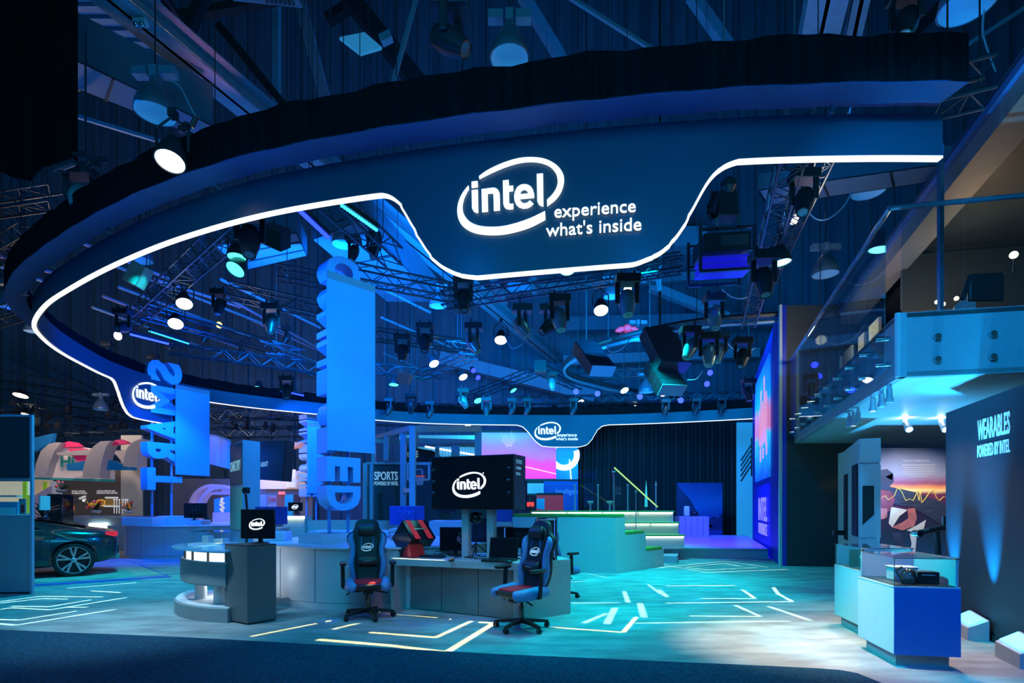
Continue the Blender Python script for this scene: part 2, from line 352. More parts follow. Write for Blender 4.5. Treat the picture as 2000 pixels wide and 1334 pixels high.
def logo(reg=False):
    """the oval word mark, unit width"""
    def t(p): return ((p[0] - 110) / 1535, (640 - (p[1] + .105 * (p[0] - 877))) / 1535)
    up_o = cr([(430, 358, 0), (560, 270, 0), (760, 178, 0), (980, 110, 0), (1180, 90, 0), (1380, 115, 0), (1540, 200, 0), (1625, 310, 0), (1645, 420, 0), (1610, 560, 0), (1530, 680, 0), (1410, 778, 0)], 4)
    up_i = cr([(1405, 688, 0), (1490, 600, 0), (1545, 500, 0), (1555, 410, 0), (1530, 310, 0), (1450, 222, 0), (1330, 172, 0), (1180, 155, 0), (1000, 175, 0), (800, 235, 0), (620, 310, 0), (435, 398, 0)], 4)
    lo_o = cr([(275, 490, 0), (200, 580, 0), (140, 690, 0), (110, 810, 0), (115, 930, 0), (160, 1040, 0), (250, 1120, 0), (380, 1175, 0), (560, 1198, 0), (760, 1190, 0), (960, 1150, 0), (1180, 1075, 0), (1385, 965, 0)], 4)
    lo_i = cr([(1380, 845, 0), (1180, 945, 0), (960, 1025, 0), (760, 1072, 0), (560, 1082, 0), (400, 1060, 0), (280, 1000, 0), (205, 900, 0), (185, 800, 0), (205, 690, 0), (240, 610, 0), (282, 540, 0)], 4)
    P_ = [[up_o + up_i], [lo_o + lo_i],
          [[(320, 437), (410, 427), (412, 512), (322, 525)]],
          [[(322, 560), (412, 550), (418, 880), (392, 882), (352, 862), (328, 820)]],
          [[(468, 545), (640, 523), (672, 528), (705, 550), (726, 585), (732, 620), (735, 843), (648, 853), (642, 618), (628, 602), (556, 607), (562, 862), (475, 872)]],
          [[(778, 422), (862, 412), (864, 498), (928, 494), (926, 566), (866, 574), (868, 735), (884, 752), (930, 748), (928, 823), (870, 830), (825, 820), (795, 790), (785, 750)]],
          [[(1225, 660), (1226, 610), (1208, 545), (1175, 500), (1135, 478), (1085, 470), (1030, 482), (985, 515), (955, 570), (940, 640), (945, 705), (970, 760), (1010, 797), (1070, 815), (1130, 808), (1175, 785), (1217, 745), (1165, 700), (1130, 732), (1080, 743), (1042, 722), (1022, 680)],
           [(1022, 615), (1140, 603), (1128, 565), (1085, 545), (1042, 566)]],
          [[(1262, 327), (1350, 318), (1356, 778), (1332, 778), (1295, 758), (1270, 710)]]]
    return flat([[[t(p) for p in lp] for lp in loops] for loops in P_], .012)
# ---------------------------------------------------------------- palette
m_carpet = M('pale_mottled_carpet', (.36, .38, .40), .95, noise=.38, nscale=1.6, bump=.5, bscale=180, stretch=(1, 2.6, 1))
m_aisle = M('navy_aisle_carpet', (.030, .125, .225), .98, noise=.45, nscale=45, bump=1., bscale=260, spec=.1)
m_conc = M('dark_concrete', (.06, .065, .07), .7, noise=.3, nscale=2)
m_hallwall = M('ribbed_wall_steel', (.085, .15, .21), .6, noise=.25, nscale=.6, stretch=(3, 3, .3))
m_steelbeam = M('painted_beam_steel', (.20, .30, .38), .5, noise=.1)
m_dark = M('black_steel', (.02, .022, .025), .4, noise=.2)
m_blacksat = M('black_plastic', (.012, .012, .014), .35)
m_drape = M('black_drape_cloth', (.006, .008, .009), 1., noise=.4, nscale=3, stretch=(6, 6, .3), bump=.3, bscale=30, spec=.05)
m_under = M('underside_blue_light_tint', (.025, .10, .26), .8, noise=.15, nscale=2)  # blue light coloured into the underside of the black valance cloth
m_fascia = M('dark_satin_fascia', (.014, .062, .095), .38, noise=.06, nscale=1.5, spec=.35)
m_strip = M('warm_led_strip', (.9, .9, .8), .5, emit=(1., .97, .80), es=1.15)
m_logo = M('lit_white_lettering', (.9, .9, .9), .5, emit=(1, 1, 1), es=1.0)
m_white = M('white_laminate', (.62, .64, .66), .38, noise=.03)
m_grey = M('grey_laminate', (.30, .32, .34), .4, noise=.04)
m_dgrey = M('dark_grey_paint', (.045, .055, .06), .6, noise=.1)
m_chrome = M('polished_metal', (.65, .68, .7), .18, 1.)
m_truss = M('black_truss_tube', (.045, .07, .095), .3, .6)
m_glass = glass('clear_glass', (.95, .985, .99))
m_glassb = glass('balcony_glass', (.80, .91, .93), .8)
m_letter = M('pale_lettering', (.55, .75, .8), .6, emit=(.35, .75, .9), es=.35)

# ---------------------------------------------------------------- the hall
fl = st(MB().add([(-40, -4, -.02), (40, -4, -.02), (40, 31, -.02), (-40, 31, -.02)], [(0, 1, 2, 3)]).build('floor', m_conc))
A = [G(*p) for p in ((0, 1232), (350, 1246), (700, 1265), (1000, 1281), (1300, 1294), (1500, 1303), (1600, 1308), (1640, 1311))]
edge = [(-12, 6.75), (-9, 6.5)] + [(p.x, p.y) for p in A] + [(2.97, 4.62), (3.0, 4.4), (3.0, -2)]
tag(MB().prism(edge + [(16, -2), (16, 30), (-34, 30), (-34, 6.75)], -.012, .0).build('booth_carpet', m_carpet),
    'pale grey mottled carpet covering the whole exhibit floor', 'carpet')
tag(MB().prism(edge + [(-12, -2)], -.012, .012).build('aisle_carpet', m_aisle),
    'dark navy aisle carpet across the bottom foreground', 'carpet')
wb = st(MB().box((0, 30.6, 15), (70, .3, 32)).build('wall_back', m_hallwall))
pm = MB().box((0, 0, 0), (.84, .22, 32)).build('wall_panel', m_hallwall, wb); pm.location = (-29.6, 30.4, 15)
for i in range(1, 47):
    q = pm.copy(); C.objects.link(q); q.parent = wb; q.location = (-29.6 + i * 1.3, 30.4, 15)
st(MB().box((0, 13, 31.2), (70, 36, .3)).build('ceiling', m_dark))
# corrugated roof deck, upper left
rd = MB(); Pd = [P(60, -60, 10.2), P(430, -60, 11.2), P(430, 110, 11.2), P(60, 110, 9.6)]
dk = T('roof_deck', 'corrugated roof deck at the upper left behind the long duct', 'roof', (0, 0, 0))
for i in range(22):
    y = 9.4 + i * .13
    MB().box((-8.3, y, 10.9 + (i % 2) * .05), (3.4, .1, .07)).build('deck_rib', m_steelbeam, dk, smooth=False)
MB().box((-8.3, 10.8, 11.05), (3.6, 3.2, .08)).build('deck_sheet', m_dark, dk, smooth=False)

def beam(name, a, b, wd, ht, label, mat=m_steelbeam, lip=True):
    a, b = Vector(a), Vector(b); t = T(name, label, 'beam', a)
    d = (b - a).normalized(); side = d.cross(Vector((0, 0, 1))).normalized()
    MB().slab([a - side * wd / 2, a + side * wd / 2, b + side * wd / 2, b - side * wd / 2], (0, 0, .03)).build('lower_flange', mat, t, True, False)
    MB().slab([a - side * .03, a + side * .03, b + side * .03, b - side * .03], (0, 0, ht)).build('web', mat, t, True, False)
    u = Vector((0, 0, ht)); MB().slab([a - side * wd / 2 + u, a + side * wd / 2 + u, b + side * wd / 2 + u, b - side * wd / 2 + u], (0, 0, .03)).build('upper_flange', mat, t, True, False)
    if lip:
        k = side * wd / 2 + Vector((0, 0, .04)); MB().tube([a + k, b + k], .012).build('conduit', m_chrome, t, True)
    return t
m_pbeam = M('rosy_light_tint', (.42, .26, .36), .5, noise=.1)  # pink light put into the base colour of brace and some pipes
zb_ = 9.5
def plane(px, py, z): return P(px, py, F * (z - EYE) / (HY - py))
b1 = beam('roof_beam', plane(180, -25, zb_), plane(1120, 735, zb_), .55, .4, 'long steel roof beam running diagonally from the upper left corner')
beam('roof_beam', plane(1625, -30, 9.4), plane(1592, 120, 9.4), .6, .4, 'steel roof beam at the top above the right end of the ring')
beam('roof_beam', plane(1690, -30, 9.6), plane(1660, 110, 9.6), .25, .3, 'narrow steel roof beam beside the wide one at top right', lip=False)
def brace(pa, za, pb, zb2, r, label, mat=m_steelbeam, name='roof_brace', cat='brace'):
    return tag(MB().bar(P(*pa, za), P(*pb, zb2), r * 2).build(name, mat), label, cat)
brace((583, -10), 14, (640, 215), 14, .13, 'rosy sloping roof brace at top left of centre', m_pbeam)
brace((540, -10), 15, (540, 230), 15, .09, 'vertical roof post left of the rosy brace')
brace((427, 50), 15, (570, 225), 15, .1, 'dark sloping brace left of the roof post', m_dark)
brace((400, -10), 13, (355, 85), 13, .12, 'dark brace by the red bracket at top left', m_dark)
brace((678, -10), 20, (830, 180), 20, .28, 'dark sloping wall brace behind the square panel light', m_dark)
brace((1020, -10), 22, (1105, 130), 22, .2, 'sloping wall brace right of the centre bay lamp')
brace((1350, -10), 22, (1445, 125), 22, .2, 'sloping wall brace above the right half of the ring')
brace((1860, -10), 18, (1700, 150), 18, .16, 'dark sloping brace at the upper right corner', m_dark)
brace((760, 190), 10, (815, -10), 10, .035, 'thin blue steady rod right of the square panel light', name='steady_rod', cat='rod')
brace((1105, -10), 11, (1292, 108), 11, .035, 'thin blue steady rod rising left above the big sign', name='steady_rod', cat='rod')
brace((1828, 128), 9, (2010, 10), 9, .03, 'thin blue steady rod at the upper right corner', name='steady_rod', cat='rod')
brace((140, 224), 9.5, (312, 276), 9.5, .03, 'thin blue steady rod behind the upper left drape', name='steady_rod', cat='rod')
brace((640, 40), 24, (700, 0), 24, .2, 'short dark wall girt piece at the top', m_dark)
brace((300, 42), 13.5, (640, -20), 13.5, .1, 'thin level pipe crossing under the roof deck', m_dark)
# second set of long hall members seen through the ring
for k, (pa, za, pb, zb2, r, lb) in enumerate((
    ((960, 540), 26, (985, 600), 26, .2, 'sloping brace below the big hanging sign'),
    ((1040, 545), 27, (1040, 560), 27, .2, 'short post stub below the big hanging sign'),
    ((870, 580), 29.5, (1370, 540), 29.5, .22, 'level wall girt seen behind the central truss'),
    ((1270, 560), 27, (1420, 620), 27, .2, 'sloping brace right of the slotted air grille'),
    ((1160, 775), 28, (860, 700), 28, .3, 'long low girt behind the back trusses'),
    ((1100, 636), 28, (1520, 626), 28, .35, 'big level duct pipe behind the curved track'),
    ((1300, 470), 28, (1375, 470), 28, .5, 'big level pipe between the sign and the projector cage'),
    ((1100, 706), 29, (1480, 690), 29, .25, 'low level girt behind the speaker stacks'))):
    brace(pa, za, pb, zb2, r, lb, m_steelbeam if k != 5 else m_hallwall)
m_duct = M('sheet_metal_duct', (.12, .19, .26), .45, .3, noise=.06)
def duct(pts, zlo, ht, label, name='air_duct'):
    q = [plane(px, py, zlo) for px, py in pts]; t = T(name, label, 'duct', q[0])
    MB().slab(q, (0, 0, .02)).build('duct_floor', m_duct, t, True, False)
    for i in range(len(q)):
        a, b = q[i], q[(i + 1) % len(q)]; u = Vector((0, 0, ht)); n = (b - a).normalized().cross(Vector((0, 0, 1))) * .02
        MB().slab([a, b, b + u, a + u], n).build('duct_side', m_duct, t, True, False)
    MB().slab([p + Vector((0, 0, ht)) for p in q], (0, 0, .02)).build('duct_top', m_duct, t, True, False)
    for f_ in (.35, .7):
        a = q[0].lerp(q[1], f_); b = q[3].lerp(q[2], f_); MB().bar(a - Vector((0, 0, .01)), b - Vector((0, 0, .01)), .03).build('seam', m_dark, t, True)
    return t
duct([(95, 152), (385, 268), (416, 246), (95, 92)], 8.5, .75, 'large sheet metal duct at the upper left above the ring')
duct([(610, 468), (755, 590), (855, 590), (705, 430)], 8.6, .8, 'large sheet metal duct behind the tall word sign')
duct([(1500, 402), (1860, 350), (1860, 318), (1480, 372)], 7.6, .3, 'flat duct under the right end of the ring')
duct([(420, 480), (470, 530), (600, 500), (580, 455)], 8.4, .5, 'boxy duct behind the left moving lights')
# air grilles
def grille(pts, zlo, label):
    q = [plane(px, py, zlo) for px, py in pts]; t = T('air_grille', label, 'air vent', q[0])
    MB().slab(q, (0, 0, .25)).build('grille_box', m_duct, t, True, False)
    for i in range(7):
        f_ = .5 + i * .065
        a = q[0].lerp(q[1], f_).lerp(q[3].lerp(q[2], f_), .15); b = q[0].lerp(q[1], f_).lerp(q[3].lerp(q[2], f_), .85)
        d = Vector((0, 0, -.01)); MB().bar(a + d, b + d, .03).build('slot', m_dark, t, True)
grille([(455, 2), (592, 16), (565, -30), (455, -30)], 7.6, 'large slotted air grille at the top left of centre')
grille([(990, 570), (1050, 578), (1035, 566), (992, 566)], 8.8, 'slotted air grille below the big hanging sign')
grille([(1240, 548), (1286, 560), (1284, 546), (1244, 546)], 8.8, 'slotted air grille above the right end of the central truss')
grille([(768, 583), (828, 592), (812, 580), (785, 578)], 9.6, 'slotted air grille behind the far bay lamp')
# black drape, upper left
dr = [Vector((-12 + i * .12, 7.5 + .05 * math.sin(i * 1.7), 0)) for i in range(50)]
mbd = MB(); secs = []
for i, p in enumerate(dr):
    zb2 = 6.15 + .12 * math.sin(i * .35 + 1) + (.18 if i > 44 else 0) + (-.1 if 38 < i < 45 else 0)
    secs.append([Vector((p.x, p.y, zb2)), Vector((p.x, p.y, 10.2)), Vector((p.x, p.y + .03, 10.2)), Vector((p.x, p.y + .03, zb2))])
tag(mbd.loft(secs).build('black_drape', m_drape), 'black drape hanging in the upper left corner with a wavy hem', 'drape')

# ---------------------------------------------------------------- the hanging ring
HB, HT = 4.70, 5.09
def onring(px, py, z=HB): Z = F * (z - EYE) / (HY - py); return Vector(((px - CX) / F * Z, Z, 0))
ctrl = [onring(*p) for p in ((1841, 304.5), (1700, 304), (1500, 308), (1300, 319), (1100, 335), (900, 356), (740, 377), (600, 399), (500, 419), (400, 446), (300, 480), (200, 524), (130, 563), (85, 594), (62, 630), (75, 655), (110, 684), (160, 712), (215, 738), (300, 764), (408, 785), (500, 797), (590, 806), (730, 820), (850, 827.5), (1010, 830), (1165, 830), (1300, 826), (1480, 817))]
ctrl += [Vector((12.5, 18.4, 0)), Vector((16, 15.5, 0))]
raw = cr(ctrl, 24)
for _ in range(30): raw = [raw[0]] + [(raw[i - 1] + raw[i] * 2 + raw[i + 1]) / 4 for i in range(1, len(raw) - 1)] + [raw[-1]]
cum = [0.]
for i in range(1, len(raw)): cum.append(cum[-1] + (raw[i] - raw[i - 1]).length)
RL = cum[-1]
import bisect
def ring(s):
    s = max(0, min(RL - 1e-6, s)); i = max(0, min(len(raw) - 2, bisect.bisect(cum, s) - 1))
    t = (s - cum[i]) / max(1e-9, cum[i + 1] - cum[i]); p = raw[i].lerp(raw[i + 1], t)
    d = (raw[min(len(raw) - 1, i + 4)] - raw[max(0, i - 3)]).normalized()
    n = Vector((d.y, -d.x, 0))                                   # right of travel (front runs to -X): test below
    return p, n
_p, _n = ring(.5)
SGN = -1 if _n.y > 0 else 1                                       # outward at the front is towards -Y
def ringn(s): p, n = ring(s); return p, n * SGN
kL = min(range(len(raw)), key=lambda i: raw[i].x / raw[i].y)
def s_at(px, front=True):
    t = (px - CX) / F; rng = range(0, kL) if front else range(kL, len(raw)); best = None
    for i in rng:
        if i + 1 >= len(raw): break
        a = raw[i].x - t * raw[i].y; b = raw[i + 1].x - t * raw[i + 1].y
        if a == b: continue
        if a * b <= 0:
            f_ = a / (a - b); best = cum[i] + (cum[i + 1] - cum[i]) * f_
            if front: break
    return best
def prof(pts, front):
    r = []
    for px, py in pts:
        s = s_at(px, front); p, n = ringn(s); r.append((s, EYE + (HY - py) / F * p.y))
    return sorted(r)
fr = prof([(1440, 312), (1412, 322), (1390, 340), (1375, 362), (1345, 420), (1322, 460), (1290, 492), (1240, 513), (1100, 524), (930, 539), (895, 534), (860, 517), (838, 495), (806, 440), (783, 396), (765, 381), (745, 377)], True)
bk = prof([(1010, 830), (1022, 834), (1032, 844), (1046, 862), (1058, 871), (1075, 873), (1130, 873), (1146, 869), (1156, 858), (1166, 840), (1176, 832), (1190, 829.5)], False)
lf = prof([(213, 737.5), (221, 744), (228, 763), (237, 790), (246, 806), (256, 814), (270, 818), (320, 827), (352, 832), (364, 826), (370, 810), (376, 788), (388, 781)], False)
profs = [fr, bk, lf]
for q in profs:
    q[0] = (q[0][0], HB); q[-1] = (q[-1][0], HB)
def zbot(s):
    for q in profs:
        if q[0][0] <= s <= q[-1][0]:
            for (a, za), (b, zb2) in zip(q, q[1:]):
                if a <= s <= b: return za + (zb2 - za) * (s - a) / max(1e-9, b - a)
    return HB
ss = sorted(set([i * RL / 320 for i in range(321)] + [x for q in profs for x in [q[0][0] + (q[-1][0] - q[0][0]) * k / 140 for k in range(141)]]))
ss = [x for k, x in enumerate(ss) if k == 0 or x - ss[k - 1] > .004]
zs = [zbot(s) for s in ss]
for _ in range(5): zs = [zs[0]] + [(zs[i - 1] + zs[i] * 2 + zs[i + 1]) / 4 for i in range(1, len(zs) - 1)] + [zs[-1]]
rg = T('hanging_ring_sign', 'huge oval hanging sign ring with a lit lower edge and three drooping name panels', 'sign', (0, 12, HB))
secs = []; led = []
for i, (s, z) in enumerate(zip(ss, zs)):
    p, n = ringn(s); u = Vector((0, 0, 1)); pi = p - n * .09
    secs.append([p + u * z, p + u * HT, pi + u * HT, pi + u * z])
    a, b = max(0, i - 1), min(len(ss) - 1, i + 1); ds, dz = ss[b] - ss[a], zs[b] - zs[a]; l = math.hypot(ds, dz) or 1
    o = Vector((dz / l, -ds / l)) * .020
    p2, n2 = ringn(s + o.x); zz = z + o.y
    led.append([p + n * .006 + u * z, p2 + n2 * .006 + u * zz, p2 - n2 * .06 + u * zz, p - n * .06 + u * z])
MB().loft([q[::-1] for q in secs]).build('fascia', m_fascia, rg, True, ang=40)
MB().loft([q[::-1] for q in led]).build('light_strip', m_strip, rg, True, ang=40)
def ring_map(mb, s0, s1, z0, hs, side, off=.02):
    """flat lettering of unit scale laid on the ring: x 0..1 -> s0..s1, y*hs above z0"""
    out = []
    for v in mb.v:
        p, n = ringn(s0 + (s1 - s0) * v.x); out.append(p + n * side * (off + v.z) + Vector((0, 0, z0 + v.y * hs)) - (Vector((0, 0, 0)) if side > 0 else n * .09))
    mb.v = out; return mb
def unit(mb): a, b, c, d = bounds(mb); mb.v = [Vector(((v.x - a) / (b - a), (v.y) / (b - a), v.z)) for v in mb.v]; return mb
def ring_logo(px0, px1, py_mid, front, texts):
    s0, s1 = s_at(px0, front), s_at(px1, front); side = 1 if front else -1
    p, n = ringn((s0 + s1) / 2); z0 = EYE + (HY - py_mid) / F * p.y; W = abs(s1 - s0)
    ring_map(logo(), s0, s1, z0, W, side).build('oval_logo', m_logo, rg, True, smooth=False)
    for tx, a, b, py in texts:
        s0, s1 = s_at(a, front), s_at(b, front); p, n = ringn((s0 + s1) / 2)
        ring_map(unit(text(tx, .012, .003)), s0, s1, EYE + (HY - py) / F * p.y, abs(s1 - s0), side).build('slogan_lettering', m_logo, rg, True, smooth=False)
ring_logo(895, 1102, 386, True, [('experience', 1083, 1241, 422), ("what's inside", 1067, 1252, 458)])
ring_logo(1043.5, 1095, 842.5, False, [('experience', 1088, 1126, 853), ("what's inside", 1085, 1128, 860.5)])
ring_logo(250, 312, 772, False, [])
# black drape valance ring, just outside and above
vr = T('drape_valance', 'black cloth valance ring wrapped over the truss above the oval sign', 'valance', (0, 12, 5.1))
f_sec, u_sec, k_sec = [], [], []
for i in range(301):
    s = .12 + (RL - .15) * i / 300; p, n = ringn(s); u = Vector((0, 0, 1))
    zt = 5.47 + .02 * math.sin(i * .9) * math.sin(i * .23) + .012 * math.sin(i * 2.1); zl = 5.055 + .006 * math.sin(i * 1.3)
    a, b = p + n * (.24 + .18 * max(0, -n.y)), p + n * .07
    f_sec.append([a + u * zl, a + u * zt, a - n * .02 + u * zt, a - n * .02 + u * zl])
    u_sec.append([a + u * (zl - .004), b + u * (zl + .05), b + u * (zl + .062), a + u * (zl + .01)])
    k_sec.append([b + u * (zl + .05), b + u * (zt - .06), b + n * .02 + u * (zt - .06), b + n * .02 + u * (zl + .05)])
MB().loft([q[::-1] for q in f_sec]).build('outer_drape', m_drape, vr, True)
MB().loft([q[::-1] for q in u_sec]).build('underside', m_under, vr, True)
MB().loft(k_sec).build('inner_drape', m_drape, vr, True)
for s in (1.1, 2.3, 3.6, 5.2, 7.4, 9.6, 11.5, 13.2, 15.5, 17, 19, 21):
    p, n = ringn(s); u = Vector((0, 0, 1)); q = p + n * .12
    MB().bar(q + u * 5.05, q + u * 5.12, .015).bar(q + u * 5.03 - n * .05, q + u * 5.03 + n * .05, .014).build('hook_clamp', m_chrome, vr, True)

# ---------------------------------------------------------------- right side: screen wall, balcony, name wall
dv = Vector((.324, .946, 0)); fv = Vector((.982, -.19, 0)).normalized()
m_ledblue = M('deep_blue_wall_print', (.008, .02, .30), .45, noise=.25, nscale=.7, emit=(.0, .008, .30), es=.35)
O = Vector((6.5, 13, 0)); k_ = Vector((.343, 1, 0)).normalized()
wl = T('screen_wall', 'tall dark grey wall block with a blue screen side at the end of the balcony', 'wall', O)
e2 = Vector((1, -.02, 0)).normalized()
MB().slab([O, O + e2 * 2.3, O + e2 * 2.3 + Vector((0, 0, 6.3)), O + Vector((0, 0, 6.3))], (.02, .1, 0)).build('front_panel', m_dgrey, wl, True, False)
MB().slab([O, O + k_ * 6.9, O + k_ * 6.9 + Vector((0, 0, 5.9)), O + Vector((0, 0, 6.3))], (.12, -.03, 0)).build('side_panel', m_ledblue, wl, True, False)
MB().bar(O + Vector((-.02, -.02, 0)), O + Vector((-.02, -.02, 6.3)), .06).build('corner_trim', M('pale_corner_trim', (.5, .62, .62), .4), wl, True)
nl = Vector((-k_.y, k_.x, 0))
m_scr = ramp_mat('city_screen_picture', 2, [(0, '0a4fa8'), (.2, '1796e0'), (.36, '35c0ff'), (.42, 'd07aa8'), (.6, 'c77fb0'), (.68, '1aa0f0'), (1, '0a60d8')], 2.2, 5.6, emit=.9, noise=.3, nscale=1.6)
s1_, s2_ = 1.68, 5.45
MB().slab([O + k_ * s1_ + nl * .02 + Vector((0, 0, 2.25)), O + k_ * s2_ + nl * .02 + Vector((0, 0, 2.25)), O + k_ * s2_ + nl * .02 + Vector((0, 0, 5.5)), O + k_ * s1_ + nl * .02 + Vector((0, 0, 5.6))], nl * .04).build('screen', m_scr, wl, False, False) if False else None
sb = MB().slab([k_ * s1_ + nl * .02 + Vector((0, 0, 2.25)), k_ * s2_ + nl * .02 + Vector((0, 0, 2.25)), k_ * s2_ + nl * .02 + Vector((0, 0, 5.5)), k_ * s1_ + nl * .02 + Vector((0, 0, 5.6))], nl * .04).build('screen', m_scr, wl, False, False)
m_pinkp = M('pink_tower_picture', (.6, .3, .45), .5, emit=(.75, .36, .5), es=.8)
tw = MB()
for i, (a, hgt, lo) in enumerate(((2.2, 1.5, 3.2), (2.6, 1.9, 3.3), (3.0, 1.3, 3.25), (3.4, 1.75, 3.2), (3.8, 1.1, 3.3), (2.1, .35, 2.9), (2.9, .3, 2.85), (3.6, .4, 2.8))):
    tw.slab([k_ * a + nl * .065 + Vector((0, 0, lo)), k_ * (a + .3) + nl * .065 + Vector((0, 0, lo)), k_ * (a + .3) + nl * .065 + Vector((0, 0, lo + hgt)), k_ * a + nl * .065 + Vector((0, 0, lo + hgt))], nl * .005)
tw.build('screen_towers', m_pinkp, wl, False, False, kind='stuff')
m_vio = M('violet_lettering', (.2, .2, .6), .5, emit=(.22, .22, .85), es=1.)
for tx, z0, hh in (('INTEL', 1.0, .70), ('EXPERIENCE', .58, .34)):
    onto(fit(text(tx, .01, .02), 2.2, hh), k_ * 4.6 + nl * .03 + Vector((0, 0, z0)), -k_, (0, 0, 1), nl).build('wall_lettering', m_vio, wl, False, False)

C0 = Vector((4.51, 6.27, 0)); ZB, ZT, ZR = 2.95, 3.70, 4.91
m_balc = M('balcony_white_panel', (.30, .40, .46), .45, noise=.05)
bl = T('balcony', 'white upper balcony with bolted glass balustrade at the right', 'balcony', C0)
LB = 9.3; LF = 4.2
C1 = C0 + dv * LB; C2 = C0 + fv * LF
u = Vector((0, 0, 1)); nL = Vector((-dv.y, dv.x, 0)); nF = Vector((fv.y, -fv.x, 0))
if nF.y > 0: nF = -nF
MB().slab([C0 + u * ZB, C2 + u * ZB, C2 + u * ZT, C0 + u * ZT], -nF * .08).build('front_fascia', m_balc, bl, True, False)
MB().slab([C0 + u * ZB, C1 + u * ZB, C1 + u * ZT, C0 + u * ZT], -nL * .08).build('side_fascia', m_balc, bl, True, False)
MB().bar(C0 + u * ZB + nL * .01, C0 + u * ZT + nL * .01, .04).build('corner_bead', m_white, bl, True)
m_soff = M('soffit_white_paint', (.62, .66, .68), .5, noise=.03)
MB().slab([C0 + u * (ZB + .01), C2 + u * (ZB + .01), C2 + dv * LB + u * (ZB + .01), C1 + u * (ZB + .01)], (0, 0, .05)).build('soffit', m_soff, bl, True, False)
MB().slab([C0 + u * (ZT - .06), C2 + u * (ZT - .06), C2 + dv * LB + u * (ZT - .06), C1 + u * (ZT - .06)], (0, 0, .05)).build('deck', m_dgrey, bl, True, False)
m_bolt = M('brushed_steel_bolt', (.5, .55, .58), .25, 1.)
def panes(a, d, n_out, ln, cnt, first):
    wd = ln / cnt
    for i in range(cnt):
        q0 = a + d * (i * wd + .012) + n_out * .11; q1 = a + d * ((i + 1) * wd - .012) + n_out * .11
        g = MB().slab([q0 + u * (ZB + .1 if not first else ZB + .1), q1 + u * (ZB + .1), q1 + u * (ZR - .02), q0 + u * (ZR - .02)], n_out * .015)
        g.build('glass_pane', m_glassb, bl, True, False)
        for fr_ in (.3,) if wd < 1.1 else (.22, .75):
            for zz in (ZB + .22, ZB + .53):
                b = q0.lerp(q1, fr_) + u * zz
                MB().cyl(b - n_out * .11, b + n_out * .05, .032, n=12).build('standoff_bolt', m_bolt, bl, True)
panes(C0 + dv * .05, dv, nL, LB - .05, 13, False)
panes(C0 + fv * .05, fv, nF, LF, 4, True) if False else None
for i, s in enumerate((.378, .932, 1.5)):                            # bolts of the front row as in the photo
    for zz in (3.13, 3.39):
        b = C0 + fv * s + u * zz; MB().cyl(b, b + nF * .06, .034, n=14).build('standoff_bolt', m_bolt, bl, True)
for a_, b_ in ((0, .62), (.635, 1.3), (1.315, 2.0), (2.015, 2.8), (2.815, 4.1)):
    q0, q1 = C0 + fv * a_ + nF * .06, C0 + fv * b_ + nF * .06
    MB().slab([q0 + u * (ZT + .0), q1 + u * (ZT + .0), q1 + u * (ZR - .02), q0 + u * (ZR - .02)], nF * .015).build('glass_pane', m_glassb, bl, True, False)
m_rail = M('blue_lit_steel_handrail', (.30, .45, .6), .25, .8)
rc = C0 + nL * .115 + nF * .06
MB().tube([rc + u * ZR, rc + fv * (LF) + u * ZR], .03, 10).tube([rc + u * ZR, rc + dv * LB + u * ZR], .03, 10).build('handrail', m_rail, bl, True)
# upper room behind the balcony
ur = T('upper_room', 'upper meeting room with beige door panels behind the balcony glass', 'room', C0 + dv * .4 + fv * 1.1 + u * ZT)
m_beige = M('beige_wall_panel', (.50, .47, .40), .6, noise=.05); m_warmg = M('warm_grey_wall', (.20, .17, .15), .7, noise=.15, nscale=1.)
m_brown = M('brown_grey_edge', (.22, .19, .17), .6, noise=.1)
E0 = C0 + fv * 1.02 - dv * 3.0
e_a, e_b = E0 + u * 6.08, E0 + dv * 14 + u * 6.08
MB().slab([e_a, e_b, e_b + u * .16, e_a + u * .16], -nL * .5).build('roof_edge_upper', M('blue_roof_edge', (.06, .13, .30), .4), ur, True, False)
MB().slab([e_a - u * .24 - nL * .06, e_b - u * .24 - nL * .06, e_b - nL * .06, e_a - nL * .06], -nL * .4).build('roof_edge_lower', m_brown, ur, True, False)
MB().slab([e_a + u * .1, e_b + u * .1, e_b + u * .1 + fv * 4, e_a + u * .1 + fv * 4], u * .05).build('room_ceiling', m_dgrey, ur, True, False)
RB = C0 + fv * 1.4 + dv * 4.2 + u * ZT
MB().slab([RB, RB + fv * 4, RB + fv * 4 + u * 1.25, RB + u * 1.25], dv * .1).build('rear_wall', m_warmg, ur, True, False)
MB().slab([RB + u * 1.25, RB + fv * 4 + u * 1.25, RB + fv * 4 + u * 2.4, RB + u * 2.4], dv * .1).build('rear_wall_upper', m_dgrey, ur, True, False)
RD = C0 + fv * 1.45 + dv * 2.2 + u * ZT
MB().slab([RD, RD + fv * .28, RD + fv * .28 + u * 1.0, RD + u * .75], dv * .05).build('door', M('pale_blue_door', (.4, .5, .55), .5), ur, True, False)
MB().bar(RD + fv * .2 + u * .55 - dv * .02, RD + fv * .32 + u * .55 - dv * .02, .025).build('door_handle', m_dark, ur, True)
RP = C0 + fv * 1.06 + dv * 4.4 + u * ZT
for i in range(5):
    a = RP + dv * (i * .95); hgt = 1.35
    MB().slab([a, a + dv * (.42 if i % 2 else .62), a + dv * (.42 if i % 2 else .62) + u * hgt, a + u * hgt], fv * .05).build('wall_panel', m_beige, ur, True, False)
for s in (.62, 1.95):
    MB().bar(C0 + fv * s + dv * .5 + u * ZT, C0 + fv * s + dv * .5 + u * 5.9, .05).build('glass_mullion', m_rail, ur, True)
m_tube = M('tube_lamp', (.9, .9, .8), .5, emit=(1, .95, .7), es=5); m_bulb = M('warm_bulb', (.9, .7, .4), .5, emit=(1, .72, .3), es=25)
